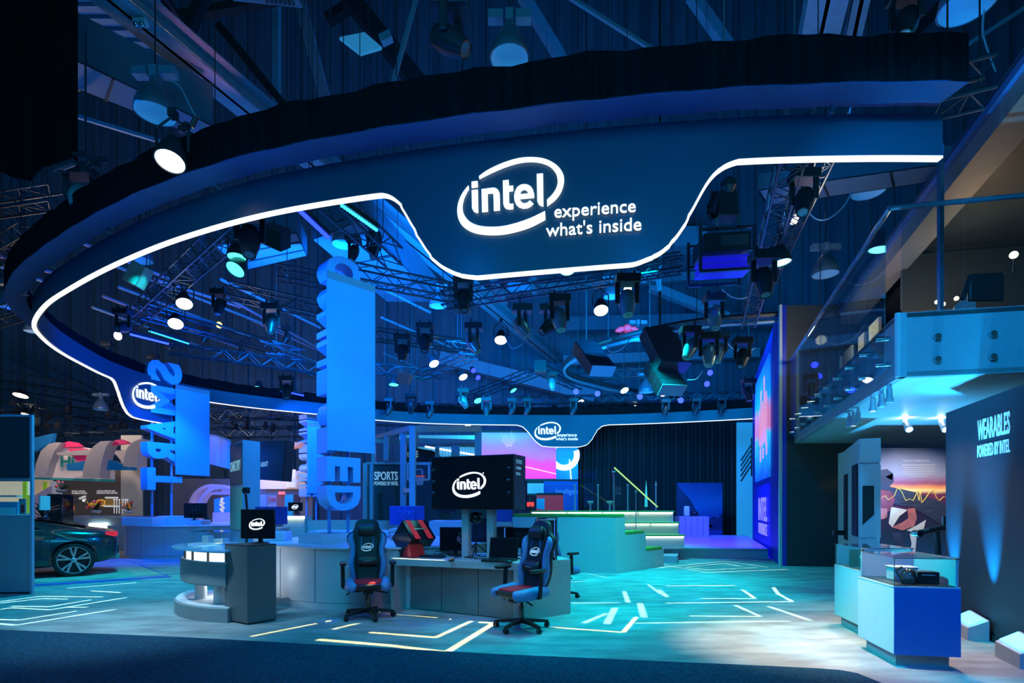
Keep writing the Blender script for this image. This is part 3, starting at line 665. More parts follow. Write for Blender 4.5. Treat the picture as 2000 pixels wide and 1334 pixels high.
tag(MB().tube([P(1942, 297, 8.0), P(2040, 273, 7.4)], .03).build('tube_light', m_tube), 'bright tube light in the upper room at the far right', 'lamp')
for (px, py, Z, rr, lb) in ((1980, 498, 7.8, .05, 'round warm bulb glowing in the upper room at the far right'), (1830, 590, 8.6, .03, 'left of the three small warm table lamps in the upper room'), (1842, 594, 8.3, .03, 'lowest of the three small warm table lamps in the upper room'), (1868, 583, 8.4, .03, 'right of the three small warm table lamps in the upper room')):
    t = T('table_lamp', lb, 'lamp', P(px, py, Z))
    MB().sph((0, 0, 0), rr).build('bulb', m_bulb, t); MB().cyl((0, 0, -.25), (0, 0, -rr), .012).build('stem', m_dark, t)
t = T('bar_chair', 'dark chair back seen through the upper balcony glass at the far right', 'chair', P(1925, 600, 7.0))
MB().box((0, 0, .25), (.45, .06, .35)).build('chair_back', m_dark, t, bev=.02); MB().tube([(-.3, 0, .1), (-.2, 0, .4), (.2, 0, .42)], .03).build('chair_arm', m_dark, t)

# name wall (right)
m_wallblue = M('navy_name_wall', (.008, .024, .040), .6, noise=.05)
W0, W1 = Vector((5.52, 6.84, 0)), Vector((4.30, 3.30, 0)); wd_ = (W1 - W0).normalized(); wn = Vector((wd_.y, -wd_.x, 0)); wn = wn if wn.x < 0 else -wn
nw = T('name_wall', 'dark navy wall with pale lettering at the right edge', 'wall', W0)
MB().slab([W0, W1, W1 + u * 2.63, W0 + u * 2.63], -wn * .1).build('wall_panel', m_wallblue, nw, True, False)
MB().slab([W0, W1, W1 + u * .07, W0 + u * .07], wn * .015).build('skirting', m_dark, nw, True, False)
def onwall(px): 
    t_ = (px - CX) / F; a = W0.x - t_ * W0.y; b = W1.x - t_ * W1.y; return W0.lerp(W1, a / (a - b))
for tx, a, b, py, ph in (('WEARABLES', 1911, 1974, 861, 40), ('POWERED BY INTEL', 1910.5, 1974, 894, 24)):
    p0, p1 = onwall(a), onwall(b); zz = EYE + (HY - py) / F * p0.y
    onto(fit(text(tx, .006, .015), (p1 - p0).length, ph / F * p0.y), p0 + wn * .004 + u * zz, (p1 - p0).normalized(), u, wn).build('wall_lettering', m_letter, nw, True, False)
# ---------------------------------------------------------------- desk with the gaming kit
m_desk = M('teal_grey_desk_laminate', (.42, .46, .47), .4, noise=.04)
m_deskin = M('dark_grey_desk_back', (.20, .22, .23), .45, noise=.05)
m_red = M('red_lacquer', (.62, .012, .02), .3, noise=.1); m_redlit = M('red_glossy_stripe', (.75, .03, .04), .25, emit=(.9, .03, .04), es=.25)
m_screenb = M('black_screen_glass', (.008, .008, .012), .12)
m_shiny = M('glossy_black', (.015, .016, .018), .12, coat=.5)
DZ = .735
dA, dB, dC, dD, dE = Vector((-1.645, 7.32, 0)), Vector((.10, 6.73, 0)), Vector((.79, 7.24, 0)), Vector((.55, 8.05, 0)), Vector((-1.25, 8.30, 0))
ds = T('gaming_desk', 'angular grey gaming desk with open knee space, holding computers under the big screen', 'desk', (-.4, 7.4, 0))
MB().prism([dA, dB, dC, dD, dE], DZ - .095, DZ).build('worktop', m_desk, ds, True, False, bev=.006)
ex = (dB - dA).normalized(); ey = Vector((-ex.y, ex.x, 0))
MB().prism([dA, dA + ex * .06, dA + ex * .06 + ey * .8, dA + ey * .8], 0, DZ - .095).build('side_panel', m_desk, ds, True, False)
MB().prism([dB, dC, dC + Vector((-.03, .05, 0)), dB + Vector((-.08, .03, 0))], 0, DZ - .095).build('side_panel', m_desk, ds, True, False)
b0, b1 = dA + ex * .06 + ey * .34, dB + ey * .06 - ex * .04
for i in range(3):
    a, b = b0.lerp(b1, i / 3), b0.lerp(b1, (i + 1) / 3 - .006)
    MB().prism([a, b, b + ey * .02, a + ey * .02], .01, DZ - .095).build('back_panel', m_deskin, ds, True, False)
MB().prism([dC, dD, dE, dE - ey * .03, dD - ey * .03], .0, DZ - .1).build('rear_panel', m_desk, ds, True, False)
# tower screen
t0, tdx, tdy = Vector((-1.113, 7.4, 0)), Vector((.92, -.39, 0)).normalized(), Vector((.39, .92, 0)).normalized()
tv = T('demo_screen_tower', 'black boxed display with white oval logo on two posts above the desk', 'display', (-.55, 7.3, DZ))
MB().prism([t0, t0 + tdx * 1.24, t0 + tdx * 1.24 + tdy * .4, t0 + tdy * .4], 1.40, 2.12).build('cabinet', M('blue_black_cabinet', (.02, .022, .03), .45), tv, True, False, bev=.008)
MB().slab([t0 + tdx * .02 + u * 1.415, t0 + tdx * 1.22 + u * 1.415, t0 + tdx * 1.22 + u * 2.105, t0 + tdx * .02 + u * 2.105], -tdy * .012).build('screen_panel', m_screenb, tv, True, False)
onto(fit(logo(), .50), t0 + tdx * .345 - tdy * .0135 + u * 1.555, tdx, u, -tdy).build('oval_logo', m_logo, tv, True, False)
onto(fit(text('®', .004), .02), t0 + tdx * .795 - tdy * .014 + u * 1.87, tdx, u, -tdy).build('trade_mark', m_logo, tv, True, False)
for sgn in (.05, 1.17):
    for zz in (1.62, 1.78, 1.94):
        q = t0 + tdx * sgn + u * zz - tdy * .012; MB().lathe(q, -tdy, [(.022, 0), (.026, .006), (.012, .016), (.0, .018)], 12).build('glass_knob', m_shiny, tv, True)
for i, tx in enumerate(('ESPORTS', 'POWERED', 'BY INTEL')):
    onto(fit(text(tx, .004, .01), (.20, .17, .15)[i], .055 if i == 0 else .038), t0 + tdx * 1.242 + tdy * .06 + u * (2.0 - i * .075), tdy, u, tdx).build('side_lettering', M('grey_lettering', (.25, .4, .5), .6, emit=(.12, .3, .42), es=.4) if i == 0 else bpy.data.materials['grey_lettering'], tv, True, False)
for sx in (.41, .79):
    q = t0 + tdx * sx + tdy * .12; MB().prism([q, q + tdx * .1, q + tdx * .1 + tdy * .1, q + tdy * .1], DZ, 1.40).build('post', m_desk, tv, True, False)
# tilted red cube computer
cp = G(785, 1088, DZ); axd = Vector((.68, .73, 0)).normalized(); sd = Vector((axd.y, -axd.x, 0))
cu = T('cube_computer', 'black computer cube tipped on edge with red striped lid, left on the desk', 'computer', cp)
hs_ = .25; wq = .25
def dia(o_, r=1.): c = cp + axd * o_ + u * (hs_ + .005); return [c + sd * wq * r, c + u * hs_ * r, c - sd * wq * r, c - u * hs_ * r]
mb = MB(); mb.loft([dia(0)[::-1], dia(.40)[::-1]]); mb.build('case', m_shiny, cu, True, False, bev=.006)
MB().slab(dia(-.003, .93), -axd * .006).build('glass_side', m_screenb, cu, True, False)
a0, a1, b0_, b1_ = dia(0)[1], dia(0)[0], dia(.40)[1], dia(.40)[0]; nr = (u + sd).normalized() * .004
MB().slab([a0 + nr, a1 + nr, b1_ + nr, b0_ + nr], nr).build('lid', m_screenb, cu, True, False)
for k1, k2 in ((.12, .34), (.66, .88)):
    MB().slab([a0.lerp(b0_, k1) + nr * 2, a1.lerp(b1_, k1) + nr * 2, a1.lerp(b1_, k2) + nr * 2, a0.lerp(b0_, k2) + nr * 2], nr * .5).build('red_stripe', m_redlit, cu, True, False)
MB().slab([a0.lerp(a1, .45).lerp(b0_.lerp(b1_, .45), .3) + nr * 3, a0.lerp(a1, .52).lerp(b0_.lerp(b1_, .52), .3) + nr * 3, a0.lerp(a1, .52).lerp(b0_.lerp(b1_, .52), .8) + nr * 3, a0.lerp(a1, .45).lerp(b0_.lerp(b1_, .45), .8) + nr * 3], nr * .3).build('handle_plate', m_chrome, cu, True, False)
bt = cp + u * .004
MB().loft([[bt - axd * .01, bt - axd * .01 + sd * .17 + u * .2, bt - axd * .01 + sd * .24], [bt + axd * .22, bt + axd * .22 + sd * .17 + u * .2, bt + axd * .22 + sd * .24]]).build('red_stand', m_red, cu, True, False)
MB().loft([[bt - axd * .01, bt - axd * .01 - sd * .05, bt - axd * .01 - sd * .03 + u * .05], [bt + axd * .3, bt + axd * .3 - sd * .05, bt + axd * .3 - sd * .03 + u * .05]]).build('foot', m_dark, cu, True, False)

def monitor(loc, rz, wd, ht, label, name='monitor', tilt=0., cat='monitor', mat=None, logo_=False, base=True, lift=.1):
    t = T(name, label, cat, loc, rz)                                  # screen faces local -Y
    MB().box((0, 0, lift + ht / 2), (wd, .03, ht)).build('bezel', mat or m_blacksat, t, bev=.006)
    MB().box((0, -.017, lift + ht / 2), (wd - .03, .004, ht - .03)).build('screen', m_screenb, t, smooth=False)
    MB().box((0, .03, lift + ht / 2), (wd * .5, .04, ht * .5)).build('rear_housing', mat or m_blacksat, t, bev=.01)
    if base:
        MB().box((0, .06, (lift + ht * .4) / 2), (.05, .03, lift + ht * .4)).build('neck', mat or m_blacksat, t)
        MB().lathe((0, .05, 0), (0, 0, 1), [(.11, 0), (.11, .008), (.03, .016)], 20).build('foot', mat or m_blacksat, t)
    if logo_:
        onto(fit(logo(), wd * .46), (-wd * .23, -.0195, lift + ht * .5 - wd * .165), (1, 0, 0), u, (0, -1, 0)).build('oval_logo', m_logo, t, smooth=False)
    return t
dr_ = math.atan2(tdx.y, tdx.x)
monitor(G(886, 1089, DZ) + Vector((-.02, .28, 0)), dr_ + .1, .45, .34, 'black monitor with a headset hung on its right corner, left of the tripod', lift=.07)
def headset(loc, rz, label, s=1.):
    t = T('headset', label, 'headset', loc, rz)
    arc = [(-.075 * math.cos(a), 0, .09 * math.sin(a)) for a in [math.pi * k / 14 for k in range(15)]]
    MB().tube(arc, .009, 8).build('headband', m_shiny, t)
    for sx in (-1, 1):
        c = MB().lathe((sx * .075, 0, -.02), (sx, 0, 0), [(.032, -.02), (.042, -.008), (.042, .012), (.025, .022), (0, .024)], 14).build('ear_cup', m_chrome, t)
        MB().lathe((sx * .066, 0, -.02), (-sx, 0, 0), [(.038, -.01), (.04, .006), (.02, .012)], 14).build('ear_pad', m_blacksat, c)
    MB().tube([(-.07, -.01, -.04), (-.075, -.05, -.07), (-.05, -.09, -.085)], .005, 6).build('microphone_arm', m_chrome, t)
    return t
headset(G(900, 1089, DZ) + Vector((.03, .12, .27)), dr_ + .9, 'silver and black headset hung on the corner of the monitor')
# laptop
def laptop(loc, rz, label, open_=100):
    t = T('laptop', label, 'laptop', loc, rz)
    MB().box((0, 0, .015), (.40, .27, .025)).build('keyboard_deck', m_blacksat, t, bev=.005)
    kb = MB()
    for r_ in range(4):
        for c_ in range(11): kb.box((-.165 + c_ * .033, -.02 + r_ * .032, .03), (.026, .026, .006))
    kb.build('keys', m_dark, t, smooth=False, kind='stuff')
    a = R(open_ - 90); q = Vector((0, math.sin(a), math.cos(a)))
    c = Vector((0, .135, .03))
    MB().slab([c + Vector((-.2, 0, 0)), c + Vector((.2, 0, 0)), c + Vector((.2, 0, 0)) + q * .27, c + Vector((-.2, 0, 0)) + q * .27], (0, .012, 0)).build('lid', m_blacksat, t, smooth=False)
    MB().slab([c + Vector((-.185, -.002, 0)) + q * .015, c + Vector((.185, -.002, 0)) + q * .015, c + Vector((.185, -.002, 0)) + q * .255, c + Vector((-.185, -.002, 0)) + q * .255], (0, -.002, 0)).build('screen', m_screenb, t, smooth=False)
    return t
laptop(G(975, 1097, DZ) + Vector((-.0, .05, 0)), dr_ + .05, 'open black laptop with a headset leaning on its screen, right of the tripod')
headset(G(992, 1092, DZ) + Vector((0, .04, .12)), dr_ + 1.1, 'silver and black headset leaning on the laptop screen')
# tripod with round camera rig
tp = G(929, 1090, DZ) + Vector((0, .05, 0))
t = T('camera_tripod', 'black tripod on the desk carrying a round ball of cameras', 'tripod', tp)
MB().cyl((0, 0, .05), (0, 0, .46), .012).build('pole', m_blacksat, t)
for k in range(3):
    a = R(20 + 120 * k); MB().tube([(0, 0, .2), (math.cos(a) * .22, math.sin(a) * .2, .01)], .009).build('leg', m_blacksat, t)
hb = MB().sph((0, 0, .55), .085, 8).build('camera_ball', m_shiny, t)
for k in range(10):
    a = 2 * math.pi * k / 10; b = R(30 if k % 2 else -25); d = Vector((math.cos(a) * math.cos(b), math.sin(a) * math.cos(b), math.sin(b)))
    MB().lathe(Vector((0, 0, .55)) + d * .078, d, [(.026, 0), (.026, .022), (.018, .026), (.0, .024)], 10).build('lens', m_shiny, hb)
def pc_tower(loc, rz, label, w_=.2, d_=.42, h_=.42, cut=.0, name='computer_tower'):
    t = T(name, label, 'computer', loc, rz)
    MB().box((0, 0, h_ / 2 + .01), (w_, d_, h_)).build('case', m_blacksat, t, bev=.008)
    MB().box((0, -d_ / 2 - .004, h_ / 2 + .01), (w_ * .8, .008, h_ * .9)).build('front_grille', m_dark, t, smooth=False)
    for sx in (-1, 1): MB().bar((sx * w_ * .42, -d_ / 2 - .01, .03), (sx * w_ * .42, -d_ / 2 - .01, h_), .008).build('edge_light', M('blue_edge_light', (.1, .2, .6), .4, emit=(.05, .25, 1), es=.8) if 'blue_edge_light' not in bpy.data.materials else bpy.data.materials['blue_edge_light'], t)
    for sx in (-1, 1):
        for sy in (-1, 1): MB().cyl((sx * w_ * .35, sy * d_ * .35, 0), (sx * w_ * .35, sy * d_ * .35, .015), .015).build('foot', m_dark, t)
    return t
pc_tower((-.12, 7.92, DZ), dr_, 'black computer tower with blue edge lights behind the open laptop', .2, .3, .40)
t = pc_tower((.47, 7.30, DZ), dr_ + .35, 'large black computer tower with bare metal frame at the right end of the desk', .24, .42, .52)
fr_ = MB()
for sx in (-1, 1):
    for sy in (-1, 1): fr_.bar((sx * .13, sy * .22, 0.0), (sx * .13, sy * .22, .56), .014)
    fr_.bar((sx * .13, -.22, .56), (sx * .13, .22, .50), .014)
fr_.bar((-.13, -.22, .56), (.13, -.22, .56), .014).build('metal_frame', m_chrome, t)
monitor((.18, 7.78, DZ), dr_ + math.pi, .5, .3, 'black monitor seen from behind beside the large computer tower', lift=.1)
# keyboards, mice, cables
def keyboard(loc, rz, label):
    t = T('keyboard', label, 'keyboard', loc, rz)
    MB().box((0, 0, .012), (.42, .15, .024)).build('keyboard_body', m_blacksat, t, bev=.005)
    kb = MB()
    for r_ in range(5):
        for c_ in range(14): kb.box((-.19 + c_ * .0285, -.055 + r_ * .027, .028), (.023, .021, .008))
    kb.build('keys', m_dark, t, smooth=False, kind='stuff'); return t
keyboard(G(838, 1090, DZ) + Vector((0, .1, 0)), dr_ + .03, 'black keyboard in front of the headset monitor on the desk')
def mouse(loc, rz, label):
    t = T('mouse', label, 'mouse', loc, rz)
    MB().loft([sell(0, 0, 0, .033, .055, 2.5, 16), sell(0, 0, .02, .034, .056, 2.5, 16), sell(0, .005, .034, .024, .042, 2.2, 16), sell(0, .008, .038, .008, .016, 2, 16)]).build('mouse_shell', m_blacksat, t)
    MB().cyl((-.004, -.03, .03), (.004, -.03, .03), .01).build('scroll_wheel', m_dark, t); return t
mouse(G(882, 1096, DZ), dr_ + .2, 'black mouse in front of the keyboard on the desk')
mouse(G(994, 1100, DZ) + Vector((0, .03, 0)), dr_ - .2, 'black mouse beside the laptop near the chair')
random.seed(3)
for i, (a, b, sag, lb) in enumerate((((-1.1, 7.5), (-.62, 7.62), .12, 'leftmost black cable looping between cube and monitor'), ((-1.15, 7.62), (-.7, 7.9), .2, 'black cable behind the tipped cube computer'), ((-.6, 7.3), (-.3, 7.55), .1, 'black cable beside the tripod foot'), ((-.2, 7.25), (.15, 7.2), .1, 'black cable right of the laptop'), ((-.75, 7.35), (-.4, 7.2), .05, 'black cable in front of the tripod'))):
    pts = []
    for k in range(9):
        f_ = k / 8; pts.append((a[0] + (b[0] - a[0]) * f_ + .05 * math.sin(k * 2 + i), a[1] + (b[1] - a[1]) * f_ + .05 * math.cos(k * 1.7 + i), DZ + .008 + sag * .5 * max(0, math.sin(f_ * math.pi * 1.5)) * .6))
    tag(MB().tube(cr(pts, 4), .006, 6).build('cable', m_blacksat), lb, 'cable')

# ---------------------------------------------------------------- gaming chairs
m_cblk = M('black_leatherette', (.014, .016, .018), .45, bump=.1, bscale=300); m_cblue = M('blue_leatherette', (.09, .24, .52), .42, bump=.1, bscale=300)
m_cred = M('red_seat_cloth', (.80, .012, .03), .8, bump=.3, bscale=300); m_yel = m_cblk
def chair(label, loc, rz):
    t = T('gaming_chair', label, 'chair', loc, rz, None)              # faces local -Y
    MB().lathe((0, 0, .075), (0, 0, 1), [(.05, 0), (.055, .03), (.035, .06)], 16).build('base_hub', m_blacksat, t)
    for k in range(5):
        a = R(-90 + 72 * k + 14); d = Vector((math.cos(a), math.sin(a), 0)); s_ = Vector((-d.y, d.x, 0)); secs = []
        for r_, w_, z_, h_ in ((.03, .035, .10, .045), (.16, .028, .092, .036), (.30, .022, .075, .03), (.335, .018, .07, .03)):
            c = d * r_ + u * z_; secs.append([c - s_ * w_ - u * h_ / 2, c + s_ * w_ - u * h_ / 2, c + s_ * w_ * .8 + u * h_ / 2, c - s_ * w_ * .8 + u * h_ / 2])
        lg = MB().loft(secs).build('leg', m_blacksat, t)
        c = d * .32 + u * .032; ax = Vector((math.cos(a + 1.1), math.sin(a + 1.1), 0))
        MB().lathe(c - ax * .028, ax, [(.02, 0), (.032, .004), (.032, .02), (.02, .024), (.02, .032), (.032, .036), (.032, .052), (.02, .056)], 14).bar(c + u * .02, c + u * .045, .02).build('caster', m_blacksat, lg)
    MB().cyl((0, 0, .12), (0, 0, .27), .034).cyl((0, 0, .25), (0, 0, .37), .024).build('gas_lift', m_shiny, t)
    MB().box((0, 0, .375), (.2, .26, .035)).box((0, -.1, .35), (.12, .12, .05)).build('tilt_mechanism', m_blacksat, t, bev=.006)
    MB().tube([(-.05, -.02, .355), (-.22, -.04, .345), (-.27, -.05, .315)], .011).build('tilt_lever', m_blacksat, t)
    MB().tube([(.05, -.02, .355), (.17, -.05, .335), (.25, -.06, .315)], .010).build('height_lever', m_blacksat, t)
    MB().loft([sell(0, -.02, .385, .19, .22, 4), sell(0, -.03, .41, .215, .255, 5), sell(0, -.03, .455, .215, .26, 5), sell(0, -.02, .47, .19, .23, 4)]).build('seat_cushion', m_cblk, t, ang=60)
    MB().loft([sell(0, -.02, .462, .185, .235, 5), sell(0, -.02, .484, .18, .23, 5), sell(0, -.02, .49, .15, .19, 4)]).build('red_seat_pad', m_cred, t, ang=60, label='red cloth seat pad')
    for sx in (-1, 1):
        secs = []
        for y, w_, z_, h_ in ((-.30, .02, .43, .02), (-.27, .055, .43, .06), (-.12, .068, .435, .07), (.05, .06, .445, .075), (.2, .045, .45, .06), (.23, .02, .45, .03)):
            cx = sx * (.225 - (.03 if y < -.25 else 0))
            secs.append([Vector((cx + w_ * math.cos(q), y, z_ + h_ * math.sin(q) - .01 * math.cos(q) * sx)) for q in [2 * math.pi * k / 12 for k in range(12)]])
        MB().loft(secs).build('seat_bolster', m_cblue, t, ang=60)
    def yb(z): return .19 + (z - .45) * .16                            # recline
    prof_ = [(.44, .16), (.50, .205), (.58, .235), (.66, .25), (.74, .245), (.82, .225), (.90, .235), (.97, .262), (1.03, .265), (1.08, .24), (1.11, .19), (1.15, .165), (1.2, .155), (1.24, .135), (1.262, .10), (1.27, .05)]
    MB().loft([sell(0, yb(z) + .02, z, hw, .04 if z < 1.2 else .033, 4, 24) for z, hw in prof_]).build('backrest_shell', m_cblk, t, ang=60)
    MB().loft([sell(0, yb(z) - .026, z, hw, .022, 4) for z, hw in ((.46, .12), (.5, .145), (.7, .155), (.85, .14), (1.0, .155), (1.1, .15), (1.16, .13), (1.19, .08))]).build('backrest_panel', m_cblk, t, ang=60)
    for sx in (-1, 1):
        secs = []
        for z, c_, w_, d_ in ((.47, .165, .02, .02), (.53, .185, .035, .045), (.62, .205, .042, .058), (.7, .21, .042, .06), (.8, .19, .038, .052), (.88, .185, .036, .046), (.95, .205, .045, .046), (1.02, .215, .04, .04), (1.06, .205, .026, .03), (1.085, .19, .01, .012)):
            secs.append([Vector((sx * c_ + w_ * math.cos(q), yb(z) - .03 + d_ * math.sin(q), z)) for q in [2 * math.pi * k / 14 for k in range(14)]])
        MB().loft(secs).build('side_bolster', m_cblue, t, ang=60)
        MB().bar((sx * .085, yb(.92) - .052, .88), (sx * .07, yb(1.06) - .052, 1.05), .012, .006).build('pillow_strap', m_cblue, t)
    MB().loft([sell(0, yb(1.13) - .06, 1.05, .10, .02, 3), sell(0, yb(1.13) - .07, 1.075, .118, .035, 4), sell(0, yb(1.18) - .07, 1.15, .118, .04, 4), sell(0, yb(1.2) - .055, 1.195, .105, .03, 3), sell(0, yb(1.2) - .04, 1.205, .06, .01, 3)]).build('head_pillow', m_cblk, t, ang=60)
    MB().loft([sell(0, yb(.7) - .075, .655, .11, .02, 3), sell(0, yb(.7) - .09, .68, .135, .04, 4), sell(0, yb(.74) - .09, .755, .138, .042, 4), sell(0, yb(.78) - .075, .79, .12, .025, 3)]).build('lumbar_pillow', m_cblk, t, ang=60)
    MB().box((0, yb(.72) - .133, .725), (.11, .002, .01)).build('pillow_print', m_grey, t, smooth=False)
    sl = Vector((0, .16, 1)).normalized()
    onto(fit(logo(), .155), Vector((-.0775, yb(.88) - .053, .845)), (1, 0, 0), sl, (0, -1, .16)).build('oval_logo', M('embroidered_logo', (.5, .7, .8), .6, emit=(.35, .6, .7), es=.5) if 'embroidered_logo' not in bpy.data.materials else bpy.data.materials['embroidered_logo'], t, smooth=False)
    MB().bar((0, .19, .40), (0, .235, .56), .25, .03).build('back_bracket', m_blacksat, t)
    for sx in (-1, 1):
        ar = MB().bar((sx * .31, .0, .40), (sx * .315, .02, .69), .05, .03).bar((sx * .2, 0, .395), (sx * .32, 0, .395), .05, .02).build('armrest', m_blacksat, t, bev=.004)
        MB().loft([[Vector((sx * .31 + q.x, -.03 + q.y, z)) for q in sell(0, 0, 0, a_, b_, 3)] for z, a_, b_ in ((.69, .035, .11), (.70, .045, .125), (.722, .045, .125), (.73, .035, .11))]).build('arm_pad', m_blacksat, ar, ang=60)
    return t
ch1 = chair('gaming chair at left of the desk, facing the camera', (-1.87, 6.98, 0), .30)
ch2 = copy_tree(ch1); place(ch2, (.115, 6.34, 0), -.86); ch2['label'] = 'gaming chair in front of the desk, turned to face left'
for k, (x, y, rz, lb) in enumerate(((-.42, 8.95, 2.9, 'gaming chair behind the tripod, back of the desk'), (.72, 8.55, 2.3, 'gaming chair behind the large computer tower, right end of the desk'))):
    c = copy_tree(ch1); place(c, (x, y, 0), rz); c['label'] = lb

# ---------------------------------------------------------------- dark plinth with monitor
pf, pr, pl = Vector((-3.215, 6.53, 0)), Vector((-2.98, 6.80, 0)), Vector((-3.62, 6.77, 0)); pb = pr + pl - pf
m_plinth = M('charcoal_plinth_laminate', (.13, .145, .155), .4, noise=.04)
pt = T('dark_plinth', 'dark grey square plinth with a monitor on it, in front of the curved counter', 'plinth', (-3.3, 6.8, 0))
MB().prism([pf, pr, pb, pl], .02, .955).build('body', m_plinth, pt, True, False, bev=.004)
MB().prism([pf, pr, pb, pl], .955, .972).build('top_plate', m_dgrey, pt, True, False, bev=.003)
MB().prism([pf + Vector((0, .02, 0)), pr + Vector((-.02, 0, 0)), pb, pl + Vector((.02, 0, 0))], 0, .02).build('toe_kick', m_dark, pt, True, False)
mon = monitor((-3.24, 6.86, .972), -.10, .455, .375, 'monitor showing a white oval logo on the dark plinth', lift=.06, logo_=True)

# ---------------------------------------------------------------- curved display stand left of the plinth
cs = Vector((-3.30, 8.2, 0))
def arc(c, r, a0_, a1_, n=22): return [Vector((c[0] + r * math.cos(R(a0_ + (a1_ - a0_) * k / n)), c[1] + r * math.sin(R(a0_ + (a1_ - a0_) * k / n)), 0)) for k in range(n + 1)]
def sector(r0, r1, a0_, a1_, z0, z1, c=cs, n=22):
    o, i = arc(c, r1, a0_, a1_, n), arc(c, r0, a0_, a1_, n); m = MB(); secs = [[i[k] + u * z0, o[k] + u * z0, o[k] + u * z1, i[k] + u * z1] for k in range(n + 1)]
    return m.loft([q for q in secs])
sn = T('curved_display_stand', 'white curved display stand with glass rim and lit strip, left of the dark plinth', 'stand', (-4.2, 7.3, 0))
m_wlit = M('lit_white_band', (.9, .9, .9), .4, emit=(.85, .95, 1), es=1.2)
sector(.55, 1.57, 186, 262, .0, .17).build('base_step', m_grey, sn, True, ang=30)
sector(.50, 1.55, 186, 262, .17, .185).build('step_top', m_white, sn, True, ang=30)
sector(1.36, 1.50, 188, 259, .45, .725).build('curved_panel', m_grey, sn, True, ang=30)
sector(1.1, 1.485, 188, 259, .43, .45).build('panel_bottom', m_white, sn, True, ang=30)
sector(1.0, 1.22, 257.5, 260, .17, .80).build('end_panel', m_white, sn, True, ang=30)
sector(1.1, 1.48, 188, 260, .725, .74).build('shelf', m_white, sn, True, ang=30)
sector(1.40, 1.44, 188, 259, .745, .845).build('light_band', m_wlit, sn, True, ang=30)
for a in (195, 206, 218, 232, 246, 258): sector(1.44, 1.465, a, a + .5, .74, .86, n=2).build('band_divider', m_dark, sn, True, False)
sector(.6, 1.60, 186, 262, .875, .895).build('glass_rim', M('blue_glass_top', (.10, .35, .6), .1, emit=(.02, .18, .4), es=.3), sn, True, ang=30)
sector(1.0, 1.46, 188, 260, .85, .875).build('top_rail', m_white, sn, True, ang=30)
sector(1.501, 1.504, 203, 205.5, .46, .715, n=3).build('yellow_stripe', M('pale_yellow_stripe', (.72, .66, .25), .5), sn, True, ang=30)
for a in (222, 246):
    c = cs + Vector((math.cos(R(a)) * 1.28, math.sin(R(a)) * 1.28, 0)); MB().cyl(c + u * .185, c + u * .44, .075, n=20).build('column', m_white, sn, True)
def vitrine(name, loc, rz, wd, dp, ht, label, cat='display case', frame=m_white):
    t = T(name, label, cat, loc, rz)
    MB().box((0, 0, .01), (wd, dp, .02)).build('case_base', frame, t, smooth=False)
    for sx in (-1, 1):
        MB().box((sx * (wd / 2 - .004), 0, ht / 2 + .02), (.008, dp, ht)).build('side_pane', m_glass, t, smooth=False)
        MB().box((0, sx * (dp / 2 - .004), ht / 2 + .02), (wd - .018, .008, ht)).build('face_pane', m_glass, t, smooth=False)
    MB().box((0, 0, ht + .026), (wd, dp, .010)).build('lid_pane', m_glass, t, smooth=False)
    return t
vt = vitrine('glass_vitrine', (-4.35, 7.85, .895), -.15, .52, .4, .16, 'clear glass box on the curved display stand')
MB().box((-.1, 0, .07), (.1, .12, .1)).build('inner_block', m_white, vt, smooth=False); MB().box((.12, 0, .05), (.14, .14, .06)).build('inner_block', m_white, vt, smooth=False)

# ---------------------------------------------------------------- round counters and the word towers
def round_counter(c, r, zt, label, seams=(), mat=m_white, name='round_counter', toe=m_white):
    t = T(name, label, 'counter', c); n = 64
    ci = lambda rr: [(math.cos(2 * math.pi * k / n) * rr, math.sin(2 * math.pi * k / n) * rr) for k in range(n)]
    MB().prism(ci(r), .10, zt - .025).build('drum', mat, t, ang=30)
    MB().prism(ci(r - .006), 0, .096).build('toe_band', toe, t, ang=30)
    MB().prism(ci(r + .05), zt - .025, zt).build('worktop', mat, t, ang=30)
    for a in seams: d = Vector((math.cos(R(a)), math.sin(R(a)), 0)); MB().bar(d * (r + .002) + u * .1, d * (r + .002) + u * (zt - .03), .006).build('panel_joint', m_grey, t)
    return t
round_counter(Vector((-2.2, 9.36, 0)), 1.92, .87, 'big white round counter behind the left gaming chair', (232, 253, 275, 297))
round_counter(Vector((-9.4, 16.7, 0)), 2.15, .9, 'round blue-lit counter behind the car, under the shorter word tower', (230, 250, 270, 290))
t = T('lit_tray_box', 'white tray box with red inside on the big round counter', 'box', G(672, 1060, .87) + Vector((-.3, .0, 0)), -.55)
wd2, dp2, h2 = .52, .55, .15
MB().box((0, 0, .01), (wd2, dp2, .02)).build('tray_floor', m_red, t, smooth=False)
for sx in (-1, 1):
    MB().box((sx * wd2 / 2, 0, h2 / 2), (.02, dp2 + .02, h2)).build('tray_side', m_white, t, smooth=False); MB().box((0, sx * dp2 / 2, h2 / 2), (wd2 - .022, .02, h2)).build('tray_side', m_white, t, smooth=False)
MB().box((0, 0, h2 * .7), (wd2 - .04, dp2 - .04, .006)).build('red_panel', m_red, t, smooth=False)
MB().box((-.02, 0, h2 * .75), (.12, .1, .02)).build('chip', m_dark, t, smooth=False)
for lb, p, sz, rz in (('low white block on the round counter right of the dark plinth', (-2.95, 9.9, .87), (1.5, .4, .12), -.1), ('low white block behind the curved stand vitrine', (-4.0, 9.0, .87), (.5, .4, .14), .1)):
    t = T('display_block', lb, 'block', p, rz); MB().box((0, 0, sz[2] / 2), sz).build('block_body', m_white, t, bev=.006); MB().box((0, -.02, sz[2] + .005), (sz[0] * .9, sz[1] * .8, .01)).build('block_top', m_white, t, smooth=False)
t = T('display_block', 'tilted white block on the round counter behind the left gaming chair', 'block', (-1.75, 9.0, .87), .5)
